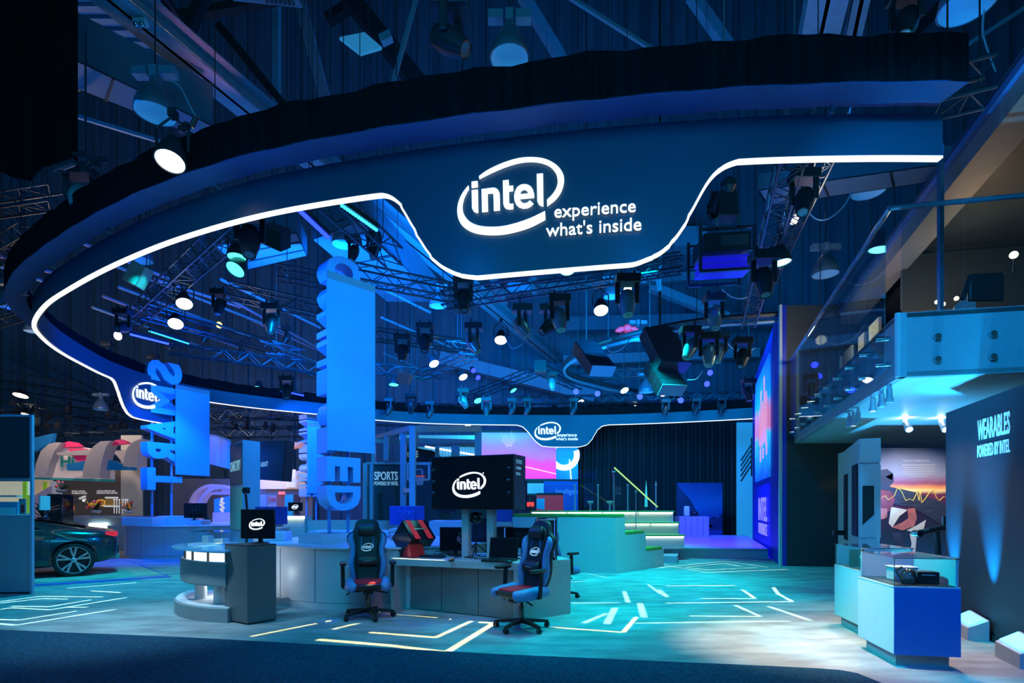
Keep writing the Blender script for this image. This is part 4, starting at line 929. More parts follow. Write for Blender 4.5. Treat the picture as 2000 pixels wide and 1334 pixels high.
MB().loft([[Vector((-.25, -.2, 0)), Vector((.25, -.2, 0)), Vector((.25, .2, 0)), Vector((-.25, .2, 0))], [Vector((-.25, -.2, .1)), Vector((.25, -.2, .22)), Vector((.25, .2, .22)), Vector((-.25, .2, .1))]]).build('block_body', m_white, t, smooth=False)

m_sign = M('sign_blue_white_face', (.20, .50, .82), .38, noise=.04); m_signside = M('sign_satin_side', (.20, .40, .75), .3, .25, noise=.03)
m_panel = M('banner_blue_acrylic', (.16, .48, .82), .5, noise=.10, nscale=.8)
def word_tower(word, base, e, top_z, bot_z, cap, dep, letter_lo, pan, label, posts_to, gap=.03):
    """letters turned on their side, reading downward, seen from behind: word starts at the top"""
    e = Vector((e[0], e[1], 0)).normalized(); nrm = Vector((e.y, -e.x, 0)); nrm = nrm if nrm.y < 0 else -nrm
    t = T('word_tower', label, 'sign', (base[0], base[1], posts_to)); b = Vector((base[0], base[1], 0))
    n = len(word); wts = [.55 if c_ == 'I' else 1.25 if c_ == 'M' else 1. for c_ in word]; tot = sum(wts); H_ = top_z - bot_z; z = top_z
    for c_, wt in zip(word, wts):
        hh = H_ * wt / tot
        l = fit(text(c_, dep, .02 if c_ == 'M' else .045), hh * .87, cap)
        a, b2, c2, d2 = bounds(l)
        l.v = [b + e * (letter_lo + cap - v.y) + u * (z - hh * .06 - v.x) - nrm * (v.z) for v in l.v]
        f2 = [f[::-1] for f in l.f]
        l.f = f2 if ((-u).cross(-e)).dot(-nrm) < 0 else l.f
        l.build('letter', m_sign, t, True, ang=40)
        z -= hh
    p0, p1, zt, zb3 = pan
    MB().slab([b + e * p0 + nrm * gap + u * zb3, b + e * p1 + nrm * gap + u * zb3, b + e * p1 + nrm * gap + u * zt, b + e * p0 + nrm * gap + u * zt], nrm * .02).build('banner_panel', m_panel, t, True, False)
    MB().slab([b + e * p0 + nrm * (gap - .005) + u * zt, b + e * p1 + nrm * (gap - .005) + u * zt, b + e * p1 + nrm * (gap - .005) + u * (zt + .12), b + e * p0 + nrm * (gap - .005) + u * (zt + .12)], nrm * .03).build('panel_rail', m_grey, t, True, False)
    for f_ in (.22, .78):
        q = b + e * (letter_lo + cap * f_) - nrm * dep * .5; MB().bar(q + u * posts_to, q + u * (top_z - .08), .045).build('post', m_signside, t, True)
    return t
word_tower('CONNECTED', (-2.91, 8.4), (.707, .707), 5.47, 1.34, .58, .36, .02, (0, .84, 5.0, 2.32), 'tall word tower of stacked blue letters with a wide banner panel on the big counter', .87)
word_tower('SMART', (-9.79, 15.6), (.47, .88), 5.62, 1.85, .96, .34, -.74, (0, 1.02, 4.85, 2.36), 'shorter word tower of five stacked blue letters near the car', .9)
word_tower('IMMERSIVE', (-7.35, 19.2), (.6, .8), 4.75, 1.75, .7, .5, .02, (.02, .55, 4.3, 1.9), 'far word tower partly hidden behind the tallest word tower', .0)
# ---------------------------------------------------------------- right foreground: two showcases, uplights
def showcase(loc, rz, label, wd=.53, dp=.70):
    t = T('showcase_pedestal', label, 'pedestal', loc, rz)              # origin: front left corner on the floor, x right, y back
    MB().box((wd / 2, dp / 2, .0575), (wd - .10, dp - .14, .115)).build('plinth', m_grey, t, smooth=False)
    MB().box((wd / 2, dp / 2, .415), (wd, dp, .60)).build('body', m_white, t, bev=.003)
    MB().box((wd / 2, dp / 2, .722), (wd + .004, dp + .004, .014)).build('top_edge', m_white, t, smooth=False)
    MB().box((wd / 2, dp / 2, .733), (wd - .04, dp - .04, .008)).build('black_mat', m_blacksat, t, smooth=False)
    z0, z1 = .729, .98
    MB().box((.006, dp / 2, (z0 + z1) / 2), (.008, dp - .02, z1 - z0)).build('side_pane', m_glass, t, smooth=False)
    MB().box((wd - .02, dp / 2, (z0 + z1) / 2), (.02, dp - .02, z1 - z0)).build('side_frame', m_white, t, smooth=False)
    MB().box((wd / 2, .008, (z0 + z1) / 2), (wd - .02, .008, z1 - z0)).build('face_pane', m_glass, t, smooth=False)
    MB().box((wd / 2, dp - .015, (z0 + z1) / 2), (wd - .05, .02, z1 - z0)).build('rear_frame', m_white, t, smooth=False)
    MB().box((wd / 2, dp / 2, z1 + .004), (wd, dp, .008)).build('lid_pane', m_glass, t, smooth=False)
    MB().bar((0, .004, z1), (wd, .004, z1), .007).bar((wd - .004, 0, z1 + .004), (wd - .004, dp, z1 + .004), .010).bar((0.004, 0, z0), (.004, 0, z1), .006).build('metal_edge', m_chrome, t, smooth=False)
    return t
sc1 = showcase((3.43, 4.83, 0), R(-10), 'blue-fronted showcase pedestal with glass top, the nearer of two at right')
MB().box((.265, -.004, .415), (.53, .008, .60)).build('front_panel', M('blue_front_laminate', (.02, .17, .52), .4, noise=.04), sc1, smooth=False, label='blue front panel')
sc2 = showcase((3.86, 5.95, 0), R(-10), 'showcase pedestal with glass top, the farther of two at right')
def insc(sc_, x, y, z): return sc_.matrix_basis @ Vector((x, y, z))
t = T('smart_helmet', 'glossy black wearable headset lying in the nearer glass showcase', 'headset', insc(sc1, .20, .16, .738), R(-10))
MB().sph((0, 0, .07), .075, 10, .9).build('visor', m_shiny, t); MB().lathe((-.02, -.02, .03), (-.3, -.9, .2), [(.05, 0), (.06, .03), (.045, .06), (0, .065)], 16).build('front_pad', m_blacksat, t)
MB().tube([(-.07, 0, .05), (-.09, .03, .11), (-.03, .06, .14)], .012, 8).build('strap', m_blacksat, t)
t = T('black_box', 'small black box beside the wearable headset in the nearer showcase', 'box', insc(sc1, .36, .2, .738), R(-18)); MB().box((0, 0, .055), (.17, .13, .11)).build('box_body', m_blacksat, t, bev=.005); MB().box((0, -.067, .08), (.1, .003, .01)).build('box_label', m_grey, t, smooth=False)
t = T('white_riser', 'white riser block behind the headset in the nearer showcase', 'block', insc(sc1, .27, .42, .738), R(-10)); MB().box((0, 0, .06), (.2, .16, .12)).build('riser_body', m_white, t, bev=.004); MB().box((0, 0, .124), (.22, .18, .008)).build('riser_top', m_white, t, smooth=False)
t = T('round_gadget', 'small round gadget on a dark stand in the farther showcase', 'gadget', insc(sc2, .14, .3, .738), 0); MB().box((0, .1, .1), (.16, .02, .2)).build('dark_back', m_dark, t, smooth=False); MB().sph((0, 0, .12), .025, 6).build('ball', m_white, t); MB().cyl((0, 0, 0), (0, 0, .1), .02).build('stem', m_dark, t)
m_upl = M('pinkish_grey_laminate', (.52, .50, .50), .45, noise=.04); m_lamp = M('uplight_lens', (.2, .5, .7), .3, emit=(.05, .45, 1), es=6)
for base, lb in ((G(1893, 1243), 'pale grey wedge uplight box at the foot of the name wall, behind the showcase'), (G(1992, 1296), 'pale grey wedge uplight box in the bottom right corner')):
    b0_ = base; dw = -wd_; t = T('uplight_box', lb, 'lamp', b0_, math.atan2(dw.y, dw.x) + 0)
    # wedge: long along the wall
    L_, w2 = .42, .19
    MB().loft([[Vector((-L_ / 2, -w2 / 2, 0)), Vector((-L_ / 2, w2 / 2, 0)), Vector((-L_ / 2, w2 / 2, .13)), Vector((-L_ / 2, -w2 / 2, .22))], [Vector((L_ / 2, -w2 / 2, 0)), Vector((L_ / 2, w2 / 2, 0)), Vector((L_ / 2, w2 / 2, .15)), Vector((L_ / 2, -w2 / 2, .26))]]).build('wedge_body', m_upl, t, smooth=False)
    MB().slab([Vector((-L_ / 2 + .03, -w2 / 2 + .03, .223)), Vector((L_ / 2 - .03, -w2 / 2 + .03, .255)), Vector((L_ / 2 - .03, w2 / 2 - .02, .175)), Vector((-L_ / 2 + .03, w2 / 2 - .02, .152))], (0, 0, .004)).build('lens', m_lamp, t, smooth=False)
# soffit spots
def track_spot(p, lab, lit=False, s=1., d=(0, 0, -1), grp=None):
    t = T('track_spot', lab, 'spotlight', p, 0, grp); d = Vector(d).normalized()
    MB().cyl((0, 0, 0), (0, 0, -.05 * s), .02 * s).build('mount', m_white, t)
    q = Vector((0, 0, -.05 * s)); MB().lathe(q, d, [(.028 * s, 0), (.03 * s, .02 * s), (.03 * s, .09 * s), (.04 * s, .11 * s), (.04 * s, .15 * s), (.034 * s, .15 * s), (.02 * s, .13 * s), (0, .13 * s)], 14).build('barrel', m_upl, t)
    MB().lathe(q + d * .142 * s, d, [(.031 * s, 0), (.0, .002)], 12).build('lens', bpy.data.materials['warm_spot_lens'] if lit else m_dark, t); return t
M('warm_spot_lens', (.9, .8, .7), .4, emit=(1, .82, .66), es=18); M('hot_spot_lens', (.9, .9, .8), .4, emit=(1, .9, .75), es=60)
for px, py, lit, lb in ((1737, 750, 0, 'nearest of three white track spots under the near balcony corner'), (1722, 760, 0, 'middle of three white track spots under the near balcony corner'), (1705, 770, 1, 'lit farthest of three white track spots under the near balcony corner'), (1676, 798, 0, 'nearest of three small track spots farther along under the balcony edge'), (1667, 804, 1, 'lit middle one of three small track spots farther along under the balcony edge'), (1659, 806, 0, 'farthest of three small track spots along under the balcony edge')):
    track_spot(plane(px, py, ZB), lb, lit, 1.15)
for px, py, Z, lb in ((1768, 846, 9.2, 'dazzling ceiling spot above the cyclist poster, left of two'), (1838, 850, 9.2, 'dazzling ceiling spot above the cyclist poster, right of two')):
    p = P(px, py, Z); t = track_spot(Vector((p.x, p.y, ZB)), lb, True, 1.5, (-.3, -1, -.9)); t.children[2].data.materials.clear(); t.children[2].data.materials.append(bpy.data.materials['hot_spot_lens'])
# kiosk column under the balcony
kb0 = P(1648, 1100, 10.6); kx = kb0.x
kt = T('kiosk_column', 'tall white and blue kiosk column with inset dark windows under the balcony', 'kiosk', (6.9, 10.2, 0))
K1, K2, K3 = P(1648, 988, 11.6), P(1678, 988, 9.4), P(1718, 988, 9.3)
for v in (K1, K2, K3): v.z = 0
bk_ = Vector((.35, 1.0, 0)) * 1.6
MB().prism([K1, K2, K3, K3 + bk_, K1 + bk_ * .3], 0, 2.62).build('column_body', m_soff, kt, True, False)
MB().slab([K2 + u * 2.2, K3 + u * 2.2, K3 + u * 2.62, K2 + u * 2.62], (0, -.03, 0)).build('head_panel', m_white, kt, True, False)
MB().slab([K2 + u * .9, K3 + u * .9, K3 + u * 2.17, K2 + u * 2.17], (0, -.03, 0)).build('face_panel', m_white, kt, True, False)
f3 = lambda a, z: K2.lerp(K3, a) + u * z + Vector((0, -.035, 0))
MB().slab([f3(.1, 1.12), f3(.65, 1.30), f3(.65, 1.80), f3(.1, 1.80)], (0, -.01, 0)).build('dark_window', m_dark, kt, True, False)
kq = K1.lerp(K2, .62); MB().slab([kq + u * .9, K1.lerp(K2, .93) + u * .9, K1.lerp(K2, .93) + u * 2.2, kq + u * 2.2], (-.03, -.02, 0)).build('side_window', m_dark, kt, True, False)
MB().slab([K1.lerp(K2, .05) + u * .75, K1.lerp(K2, .3) + u * .75, K1.lerp(K2, .3) + u * 2.1, K1.lerp(K2, .05) + u * 2.1], (-.03, -.02, 0)).build('side_window', m_dark, kt, True, False)
MB().bar(K1.lerp(K2, .1) + u * .88 + Vector((-.25, 0, 0)), K1.lerp(K2, .1) + u * .88, .10).build('shelf_arm', m_dark, kt, True)
# cyclist poster
pa, pb2 = P(1718, 988, 9.9), P(1850, 988, 9.9)
px0, pw = pa.x, pb2.x - pa.x; pzt, pzb = EYE + 113 / F * 9.9, EYE - 100 / F * 9.9; ph = pzt - pzb
po = T('cyclist_poster', 'large printed poster of a blurred cyclist with a glowing pulse line', 'poster', (px0, 9.9, pzb))
m_post = ramp_mat('cyclist_sky_print', 2, [(0, '1f4f78'), (.18, '18344f'), (.40, '281c46'), (.58, '6a2f5e'), (.615, 'f7d9a0'), (.64, 'f2a06a'), (.68, '8a4a6e'), (.76, '7d86a8'), (1, '1d2233')], 0, ph, rough=.5, noise=.05, nscale=2)
MB().slab([(0, 0, 0), (pw, 0, 0), (pw, 0, ph), (0, 0, ph)], (0, .03, 0)).build('poster_board', m_post, po, smooth=False)
def pprint(pts, mat, name, d=.004):
    q = [Vector((((x - 1718) / 132) * pw, 0, (1088 - y) / 213 * ph)) for x, y in pts]
    m_ = flat([[[(p.x, p.z) for p in q]]], .002); m_.v = [Vector((v.x, -d - v.z, v.y)) for v in m_.v]; m_.f = [f[::-1] for f in m_.f]
    m_.build(name, mat, po, smooth=False)
m_skin = M('poster_pink_skin_ink', (.48, .16, .18), .5, noise=.3, nscale=6); m_ink = M('poster_navy_ink', (.03, .045, .10), .5, noise=.5, nscale=5, stretch=(1, 1, 6)); m_pale = M('poster_pale_ink', (.62, .68, .74), .5, noise=.1); m_tealp = M('poster_teal_ink', (.04, .32, .42), .5); m_gold = M('poster_gold_ink', (.9, .62, .15), .5, emit=(.9, .6, .15), es=.3); m_mar = M('poster_maroon_ink', (.22, .05, .09), .5, noise=.3)
pprint([(1718, 918), (1733, 916), (1744, 926), (1746, 940), (1736, 952), (1718, 958)], m_ink, 'printed_helmet')
pprint([(1729, 931), (1744, 924), (1742, 938)], m_tealp, 'printed_helmet_flash')
pprint([(1718, 958), (1735, 950), (1790, 962), (1848, 985), (1848, 1030), (1812, 1010), (1780, 990), (1740, 985), (1718, 975)], m_ink, 'printed_torso', .006)
pprint([(1718, 956), (1740, 960), (1748, 975), (1738, 998), (1718, 1000)], m_mar, 'printed_chest', .008)
pprint([(1740, 990), (1772, 996), (1756, 1008), (1742, 1030), (1735, 1022)], m_pale, 'printed_bright_gap', .008)
pprint([(1772, 994), (1786, 992), (1790, 1012), (1784, 1028), (1762, 1036), (1740, 1030), (1762, 1020), (1773, 1012)], m_skin, 'printed_forearm', .010)
pprint([(1718, 992), (1732, 994), (1732, 1010), (1724, 1014), (1718, 1014)], m_skin, 'printed_upper_arm', .010)
pprint([(1808, 1015), (1800, 1045), (1786, 1040), (1770, 1036), (1790, 1026)], m_pale, 'printed_bright_gap', .008)
pprint([(1740, 1040), (1760, 1042), (1772, 1088), (1752, 1088)], m_ink, 'printed_fork', .006); pprint([(1776, 1042), (1790, 1046), (1786, 1088), (1774, 1088), (1780, 1062)], m_pale, 'printed_frame', .006)
pl_ = [(1720, 972), (1728, 968), (1734, 976), (1746, 968), (1752, 952), (1760, 960), (1768, 978), (1776, 974), (1782, 978), (1790, 962), (1794, 978), (1796, 955), (1799, 982), (1806, 974), (1814, 962), (1822, 956), (1828, 972), (1834, 978), (1842, 970), (1848, 972)]
wv = MB()
for a, b in zip(pl_, pl_[1:]):
    q = [Vector((((x - 1718) / 132) * pw, -.013, (1088 - y) / 213 * ph)) for x, y in (a, b)]; wv.bar(q[0], q[1], .016, .003)
wv.build('printed_pulse_line', m_gold, po)
onto(fit(text('WEARABLES, POWERED BY INTEL', .003), .50, .045), (.42, -.004, ph * .87), (1, 0, 0), u).build('poster_heading', M('poster_text_ink', (.28, .30, .34), .5), po, smooth=False)
for i in range(6): MB().box((.42 + .3, -.004, ph * .845 - i * .042), (.62 - (.25 if i == 5 else .04 * (i % 3)), .003, .014)).build('poster_text_line', bpy.data.materials['poster_text_ink'], po, smooth=False)
# exercise bike in front of the poster
eb = P(1835, 1040, 8.9); t = T('exercise_bike', 'dark exercise bike handlebar and post beside the cyclist poster', 'exercise bike', (eb.x, eb.y, 0))
MB().cyl((.02, 0, 0), (-.05, 0, 1.05), .05, .04).build('post', m_dark, t); MB().box((-.02, 0, .02), (.5, .35, .04)).build('base_foot', m_dark, t)
MB().tube([(-.28, .1, 1.0), (-.24, -.1, 1.05), (0, -.12, 1.1), (.2, -.05, 1.12)], .045, 10).build('handlebar', m_blacksat, t); MB().box((.05, -.1, 1.18), (.16, .05, .2)).build('console', m_blacksat, t, bev=.01)
MB().cyl((-.33, .12, .99), (-.33, -.02, .99), .055).build('grip', m_blacksat, t)

# ---------------------------------------------------------------- stepped seating with green cushions
m_teal = M('bleacher_laminate', (.55, .62, .63), .45, noise=.03); m_cush = M('green_cushion', (.16, .34, .06), .85, noise=.15, bump=.2, bscale=150)
Sa, Sb, Sc = Vector((2.22, 11.53, 0)), Vector((3.67, 13.0, 0)), Vector((.0, 12.17, 0))
sf = (Sb - Sa).normalized(); sl_ = (Sc - Sa).normalized()
bs = T('stepped_seating', 'teal-lit stepped seating block behind the desk', 'seating', Sa)
lenf = (Sb - Sa).length; cuts = [0, lenf * .18, lenf * .60, lenf]; hts = [1.20, .815, .40]
for i in range(3):
    p, q = Sa + sf * cuts[i], Sa + sf * cuts[i + 1]
    MB().prism([p, q, q + sl_ * 2.3, p + sl_ * 2.3], 0, hts[i]).build('step_block', m_teal, bs, True, False)
for i, (a, b, c, d) in enumerate(((.0, .95, .0, 2.28), (.06, .92, .0, .7), (.06, .92, .0, .7))):
    p, q = Sa + sf * (cuts[i] + (cuts[i + 1] - cuts[i]) * a), Sa + sf * (cuts[i] + (cuts[i + 1] - cuts[i]) * b)
    o = tag(MB().prism([p, q, q + sl_ * d, p + sl_ * d], hts[i] + .002, hts[i] + .075).build('seat_cushion', m_cush, bev=.015), ['long green cushion on the top of the stepped seating', 'green cushion on the middle step', 'green cushion on the lowest step'][i], 'cushion')
# bar-like white lit tiers behind
m_oliv = M('olive_shelf_edge', (.30, .33, .12), .5, noise=.1); m_ltstrip = M('pale_green_led', (.9, .95, .8), .5, emit=(.85, 1, .78), es=3.2)
tr = T('lit_tiers', 'white tiered steps with glowing edges behind the stepped seating', 'tiers', (2.5, 14.6, 0))
for i, (x0, x1, y0, z0, z1) in enumerate(((.55, 4.62, 15.4, .98, 1.27), (3.05, 4.62, 14.9, .66, .96), (3.3, 4.62, 14.4, .30, .64))):
    MB().box(((x0 + x1) / 2, y0 + .25, (z0 + z1) / 2), (x1 - x0, .5, z1 - z0)).build('riser', m_white, tr, True, False)
    MB().box(((x0 + x1) / 2, y0 + .2, z1 + .02), (x1 - x0, .62, .04)).build('tier_top', m_oliv, tr, True, False)
    n = max(1, round((x1 - x0) / 1.0))
    for k in range(n):
        a = x0 + (x1 - x0) * k / n + .03; b = x0 + (x1 - x0) * (k + 1) / n - .03
        MB().bar((a, y0 - .03, z1 - .02), (b, y0 - .03, z1 - .02), .035).build('edge_lamp', m_ltstrip, tr, True)
MB().box((2.58, 16.6, 1.2), (4.06, 1.4, .14)).build('deck', m_oliv, tr, True, False); MB().box((2.6, 15.7, .5), (4.1, .4, .95)).build('core', m_white, tr, True, False)
# glass rails on the seating
m_rod = M('thin_steel_post', (.4, .6, .65), .3, .8); m_edge = M('green_glass_edge', (.6, .8, .3), .3, emit=(.55, .8, .2), es=.8)
gb = T('glass_balustrade', 'tall clear glass panel with sloping lit edge on the stepped seating', 'balustrade', P(1195, 1000, 12.3))
MB().slab([P(1132, 1000, 12.6), P(1197, 1003, 12.2), P(1197, 914, 12.2), P(1132, 916, 12.6)], (0, .015, 0)).build('glass_pane', m_glass, gb, True, False)
MB().slab([P(1201, 1003, 12.2), P(1285, 1003, 13.2), P(1285, 990, 13.2), P(1201, 914, 12.2)], (.01, .01, 0)).build('glass_pane', m_glass, gb, True, False)
MB().bar(P(1200, 913.5, 12.2), P(1284, 990, 13.2), .025).build('lit_edge', m_edge, gb, True)
for px, Z in ((1199, 12.2), (1242, 12.7)): MB().bar(P(px, 1000 if px < 1210 else 1040, Z), P(px, 925 if px < 1210 else 955, Z), .02).build('post', m_rod, gb, True)
MB().box(P(1199, 921, 12.15), (.08, .03, .04)).box(P(1242, 960, 12.65), (.06, .03, .04)).build('glass_clip', M('teal_clip', (.1, .6, .6), .4), gb, True)
lr = T('low_glass_rail', 'low glass rail with thin posts along the lit tiers', 'balustrade', P(1170, 1000, 15.3))
MB().slab([P(1040, 998, 15.9), P(1278, 997, 15.9), P(1278, 946, 15.9), P(1040, 948, 15.9)], (0, .015, 0)).build('glass_pane', m_glass, lr, True, False)
for px in (1123, 1168, 1226, 1281): MB().bar(P(px, 998, 15.85), P(px, 947 if px < 1280 else 940, 15.85), .03).box(P(px, 947, 15.85), (.06, .06, .04)).build('post', m_rod, lr, True)
for px, lb in ((1153, 'left of two small white stools on the lit tiers'), (1191, 'right of two small white stools on the lit tiers')):
    t = T('bar_stool', lb, 'stool', P(px, 999, 16.2)); MB().lathe((0, 0, 0), (0, 0, 1), [(.1, 0), (.02, .02), (.02, .2), (.08, .25), (.10, .3), (.09, .32), (0, .32)], 14).build('stool_seat', m_white, t); MB().cyl((0, 0, -.02), (0, 0, .2), .03).build('stool_stem', m_rod, t)
tag(MB().lathe(P(1262, 990, 15.6), (0, 0, 1), [(.05, 0), (.04, .25), (.025, .5), (.0, .8)], 12).build('flag_cone', m_white), 'thin white pointed cone lamp at the right end of the lit tiers', 'lamp')
# blue stage
m_stage = M('stage_floor_white', (.50, .50, .62), .3, noise=.03); m_stgf = M('stage_front_grey', (.42, .45, .5), .5)
sg = T('stage', 'low stage with glossy blue-violet floor and pale front by the screen wall', 'stage', (6, 17, 0))
MB().prism([G(1327, 1070, .29), G(1500, 1072, .29), G(1457, 1045, .29), G(1300, 1045, .29)], .27, .29).build('stage_top', m_stage, sg, True, False)
MB().prism([G(1327, 1070, .28), G(1500, 1072, .28), G(1500, 1072, .28) + Vector((.2, .6, 0)), G(1327, 1070, .28) + Vector((.1, .5, 0))], .0, .27).build('stage_front', m_stgf, sg, True, False)
for k in range(2): a = G(1327, 1070, .28).lerp(G(1512, 1072, .28), (k + 1) / 3) + Vector((0, -.005, 0)); MB().bar(a + u * 0 - u * a.z, a + u * (.26 - a.z), .01).build('front_joint', m_grey, sg, True)
t = T('stage_steps', 'violet-lit step block at the left end of the stage', 'steps', G(1290, 1092)); MB().prism([G(1268, 1088, .02), G(1326, 1091, .02), G(1330, 1055, .33), G(1275, 1050, .33)], .0, .33).build('step_body', m_stage, t, True, False); MB().prism([G(1262, 1096, .02), G(1322, 1098, .02), G(1326, 1090, .02), G(1266, 1087, .02)], 0, .17).build('lower_step', m_stage, t, True, False)
# mural with mountains, counter in front
mz = 21.5; m_mur = ramp_mat('mountain_dusk_print', 2, [(0, '0a2f6a'), (.25, '0d3a7a'), (.45, '144f92'), (.62, '1a66a8'), (.8, '0f4a8c'), (1, '0a3474')], 0, 2.4, noise=.25, nscale=.9)
p0, p1 = P(1323, 943, mz), P(1411, 1040, mz); mw, mh = p1.x - p0.x, p0.z
mu = T('mountain_mural', 'blue printed mountain landscape board at the back beside the curtain', 'poster', (p0.x, mz, 0))
MB().slab([(0, 0, 0), (mw, 0, 0), (mw, 0, mh), (0, 0, mh)], (0, .08, 0)).build('mural_board', m_mur, mu, smooth=False)
for pts, cc in (([(0, .25), (0, .98), (.12, .85), (.3, .70), (.45, .48), (.62, .36), (.8, .25)], '0c2c58'), ([(.3, .2), (.5, .36), (.62, .42), (.7, .38), (.8, .44), (.9, .40), (1, .5), (1, .2)], '08254f')):
    m_ = flat([[[(x * mw, y * mh) for x, y in pts]]], .004); m_.v = [Vector((v.x, -.006 - v.z, v.y)) for v in m_.v]; m_.build('printed_mountain', M('mountain_ink', hexc(cc), .6, noise=.4, nscale=2), mu, smooth=False)
t = T('white_counter', 'plain grey counter in front of the mountain board', 'counter', P(1356, 1042, 20.2)); t.location.z = .29
a, b = P(1327, 1000, 20.2).x - t.location.x, P(1385, 1000, 20.2).x - t.location.x
MB().box(((a + b) / 2, .3, .38), (b - a, .6, .76)).build('counter_body', m_grey, t, bev=.01)
for k in range(4): MB().bar((a + (b - a) * (k + 1) / 5, -.005, .02), (a + (b - a) * (k + 1) / 5, -.005, .74), .01).build('door_joint', m_dgrey, t)
t = T('robot_model', 'small white model device on the counter before the mountain board', 'model', P(1341, 1007, 20.45)); t.location.z = 1.05
MB().box((0, 0, .2), (.2, .2, .38)).build('device_body', m_white, t, bev=.05); MB().sph((.3, 0, .12), .14, 8, .7).build('device_pod', m_blacksat, t)
# back curtain
secs = []; xa, xb_ = P(1128, 900, 23.4).x, P(1440, 900, 23.4).x
for i in range(241):
    x = xa + (xb_ - xa) * i / 240; y = 23.4 + .11 * math.sin(i * 1.05) + .05 * math.sin(i * .37); secs.append([Vector((x, y, .02)), Vector((x, y, 6.0)), Vector((x, y + .02, 6.0)), Vector((x, y + .02, .02))])
tag(MB().loft(secs).build('pleated_curtain', M('dark_teal_curtain', (.016, .034, .040), .9, noise=.2)), 'dark pleated curtain across the back of the hall', 'curtain')
ws = T('white_side_screen', 'pale blue-lit panel with grey rails between the curtain and screen wall', 'panel', P(1453, 1040, 22.9)); ws.location.z = 0
q0, q1 = P(1440, 900, 22.9).x, P(1478, 900, 22.9).x
MB().slab([(q0, 22.9, 0), (q1, 22.9, 0), (q1, 22.9, 5), (q0, 22.9, 5)], (0, .1, 0)).build('panel_face', M('lit_side_panel', (.3, .55, .7), .5, emit=(.02, .35, .75), es=.45), ws, True, False)
for k in range(5): MB().bar(P(1447, 940 - k * 10, 20.5), P(1470, 905 - k * 10, 20.2), .05).build('rail', m_dark, ws, True)
for k in range(3): MB().bar(P(1468 + k * 5, 930, 20.3), P(1468 + k * 5, 855, 20.3), .04).build('rail_post', m_dark, ws, True)

# ---------------------------------------------------------------- big screens at the back
m_pink = ramp_mat('sunset_screen_picture', 2, [(0, 'ff2fd0'), (.28, 'f03ad8'), (.34, 'c45fe0'), (.55, '9a78e8'), (.72, '6aa0f2'), (.88, '3c7fe0'), (1, '4a58c8')], 0, 2.6, emit=.85, noise=.18, nscale=1.4)
def screen(name, pts, Z, mat, label, cat='screen'):
    a, b = P(*pts[0], Z), P(*pts[1], Z); t = T(name, label, cat, (a.x, Z, b.z)); w_, h_ = b.x - a.x, a.z - b.z
    MB().slab([(0, 0, 0), (w_, 0, 0), (w_, 0, h_), (0, 0, h_)], (0, .08, 0)).build('screen_face', mat, t, smooth=False)
    MB().bar((0, .03, 0), (w_, .03, 0), .08).bar((0, .03, h_), (w_, .03, h_), .08).build('screen_frame', m_dark, t, smooth=False)
    for k in (.15, .85): MB().bar((w_ * k, .12, -b.z), (w_ * k, .12, .1), .06).build('support_post', m_dark, t, smooth=False)
    return t, w_, h_
t, w_, h_ = screen('sunset_screen', ((938, 843), (1086, 937)), 22.2, m_pink, 'pink and violet sunset video screen behind the boxed display')
for k in range(7):
    a = R(60 + k * 11); b = Vector((w_ * .38, -.012, h_ * .62)); d = Vector((math.cos(a), 0, math.sin(a)))
    MB().bar(b + d * .15, b + d * (.55 + .12 * (k % 3)), .035, .004).build('sun_ray', M('pale_ray_picture', (.7, .75, 1), .5, emit=(.75, .8, 1), es=.9) if k == 0 else bpy.data.materials['pale_ray_picture'], t, smooth=False)
MB().bar((w_ * .45, -.03, h_ * .32), (w_, -.03, h_ * .12), .05, .02).build('white_line', m_logo, t, smooth=False)
m_cyan = ramp_mat('cyan_screen_picture', 2, [(0, '0a78b0'), (.5, '0f9ad0'), (1, '35b8f0')], 0, 2.4, emit=.7, noise=.2, nscale=1)
t, w_, h_ = screen('ring_mark_screen', ((1072, 862), (1129, 945)), 22.6, m_cyan, 'cyan video screen with a big white ring mark below the back name panel')
ring_ = MB(); c = Vector((w_ * .52, -.02, h_ * .68)); secs = []
for k in range(25):
    a = R(80 + 300 * k / 24); d = Vector((math.cos(a), 0, math.sin(a))); secs.append([c + d * .42, c + d * .66, c + d * .66 + Vector((0, .02, 0)), c + d * .42 + Vector((0, .02, 0))])
ring_.loft(secs); ring_.bar(c + Vector((.22, 0, -.2)), c + Vector((.30, 0, -1.15)), .26, .03); ring_.build('ring_mark', m_logo, t, smooth=False)
m_bluep = M('blue_print_board', (.01, .06, .32), .5, emit=(.0, .05, .3), es=.5)
t, w_, h_ = screen('blue_board', ((1062, 938), (1129, 1000)), 22.0, m_bluep, 'blue printed board with faint lettering under the video screens', 'board')
onto(fit(text('Intelligen', .006), w_ * .62, .28), (w_ * .36, -.01, h_ * .52), (1, 0, 0), u).build('board_lettering', M('faint_blue_lettering', (.1, .3, .6), .5, emit=(.05, .25, .6), es=.6), t, smooth=False)
t, w_, h_ = screen('red_board', ((1048, 965), (1100, 1000)), 19.5, M('brick_red_board', (.35, .04, .06), .5, emit=(.3, .03, .05), es=.5), 'dark red display board with bright reflections on the lit tiers', 'board')
MB().slab([(0, -.012, h_ * .2), (w_ * .3, -.012, h_ * .1), (w_ * .3, -.012, h_ * .75), (0, -.012, h_ * .75)], (0, -.004, 0)).build('pale_patch', m_cyan, t, smooth=False)
t, w_, h_ = screen('cyan_panel', ((1030, 942), (1062, 966)), 21.0, M('cyan_lit_panel', (.1, .4, .6), .5, emit=(.05, .4, .65), es=.6), 'small cyan lit panel left of the blue board', 'panel')
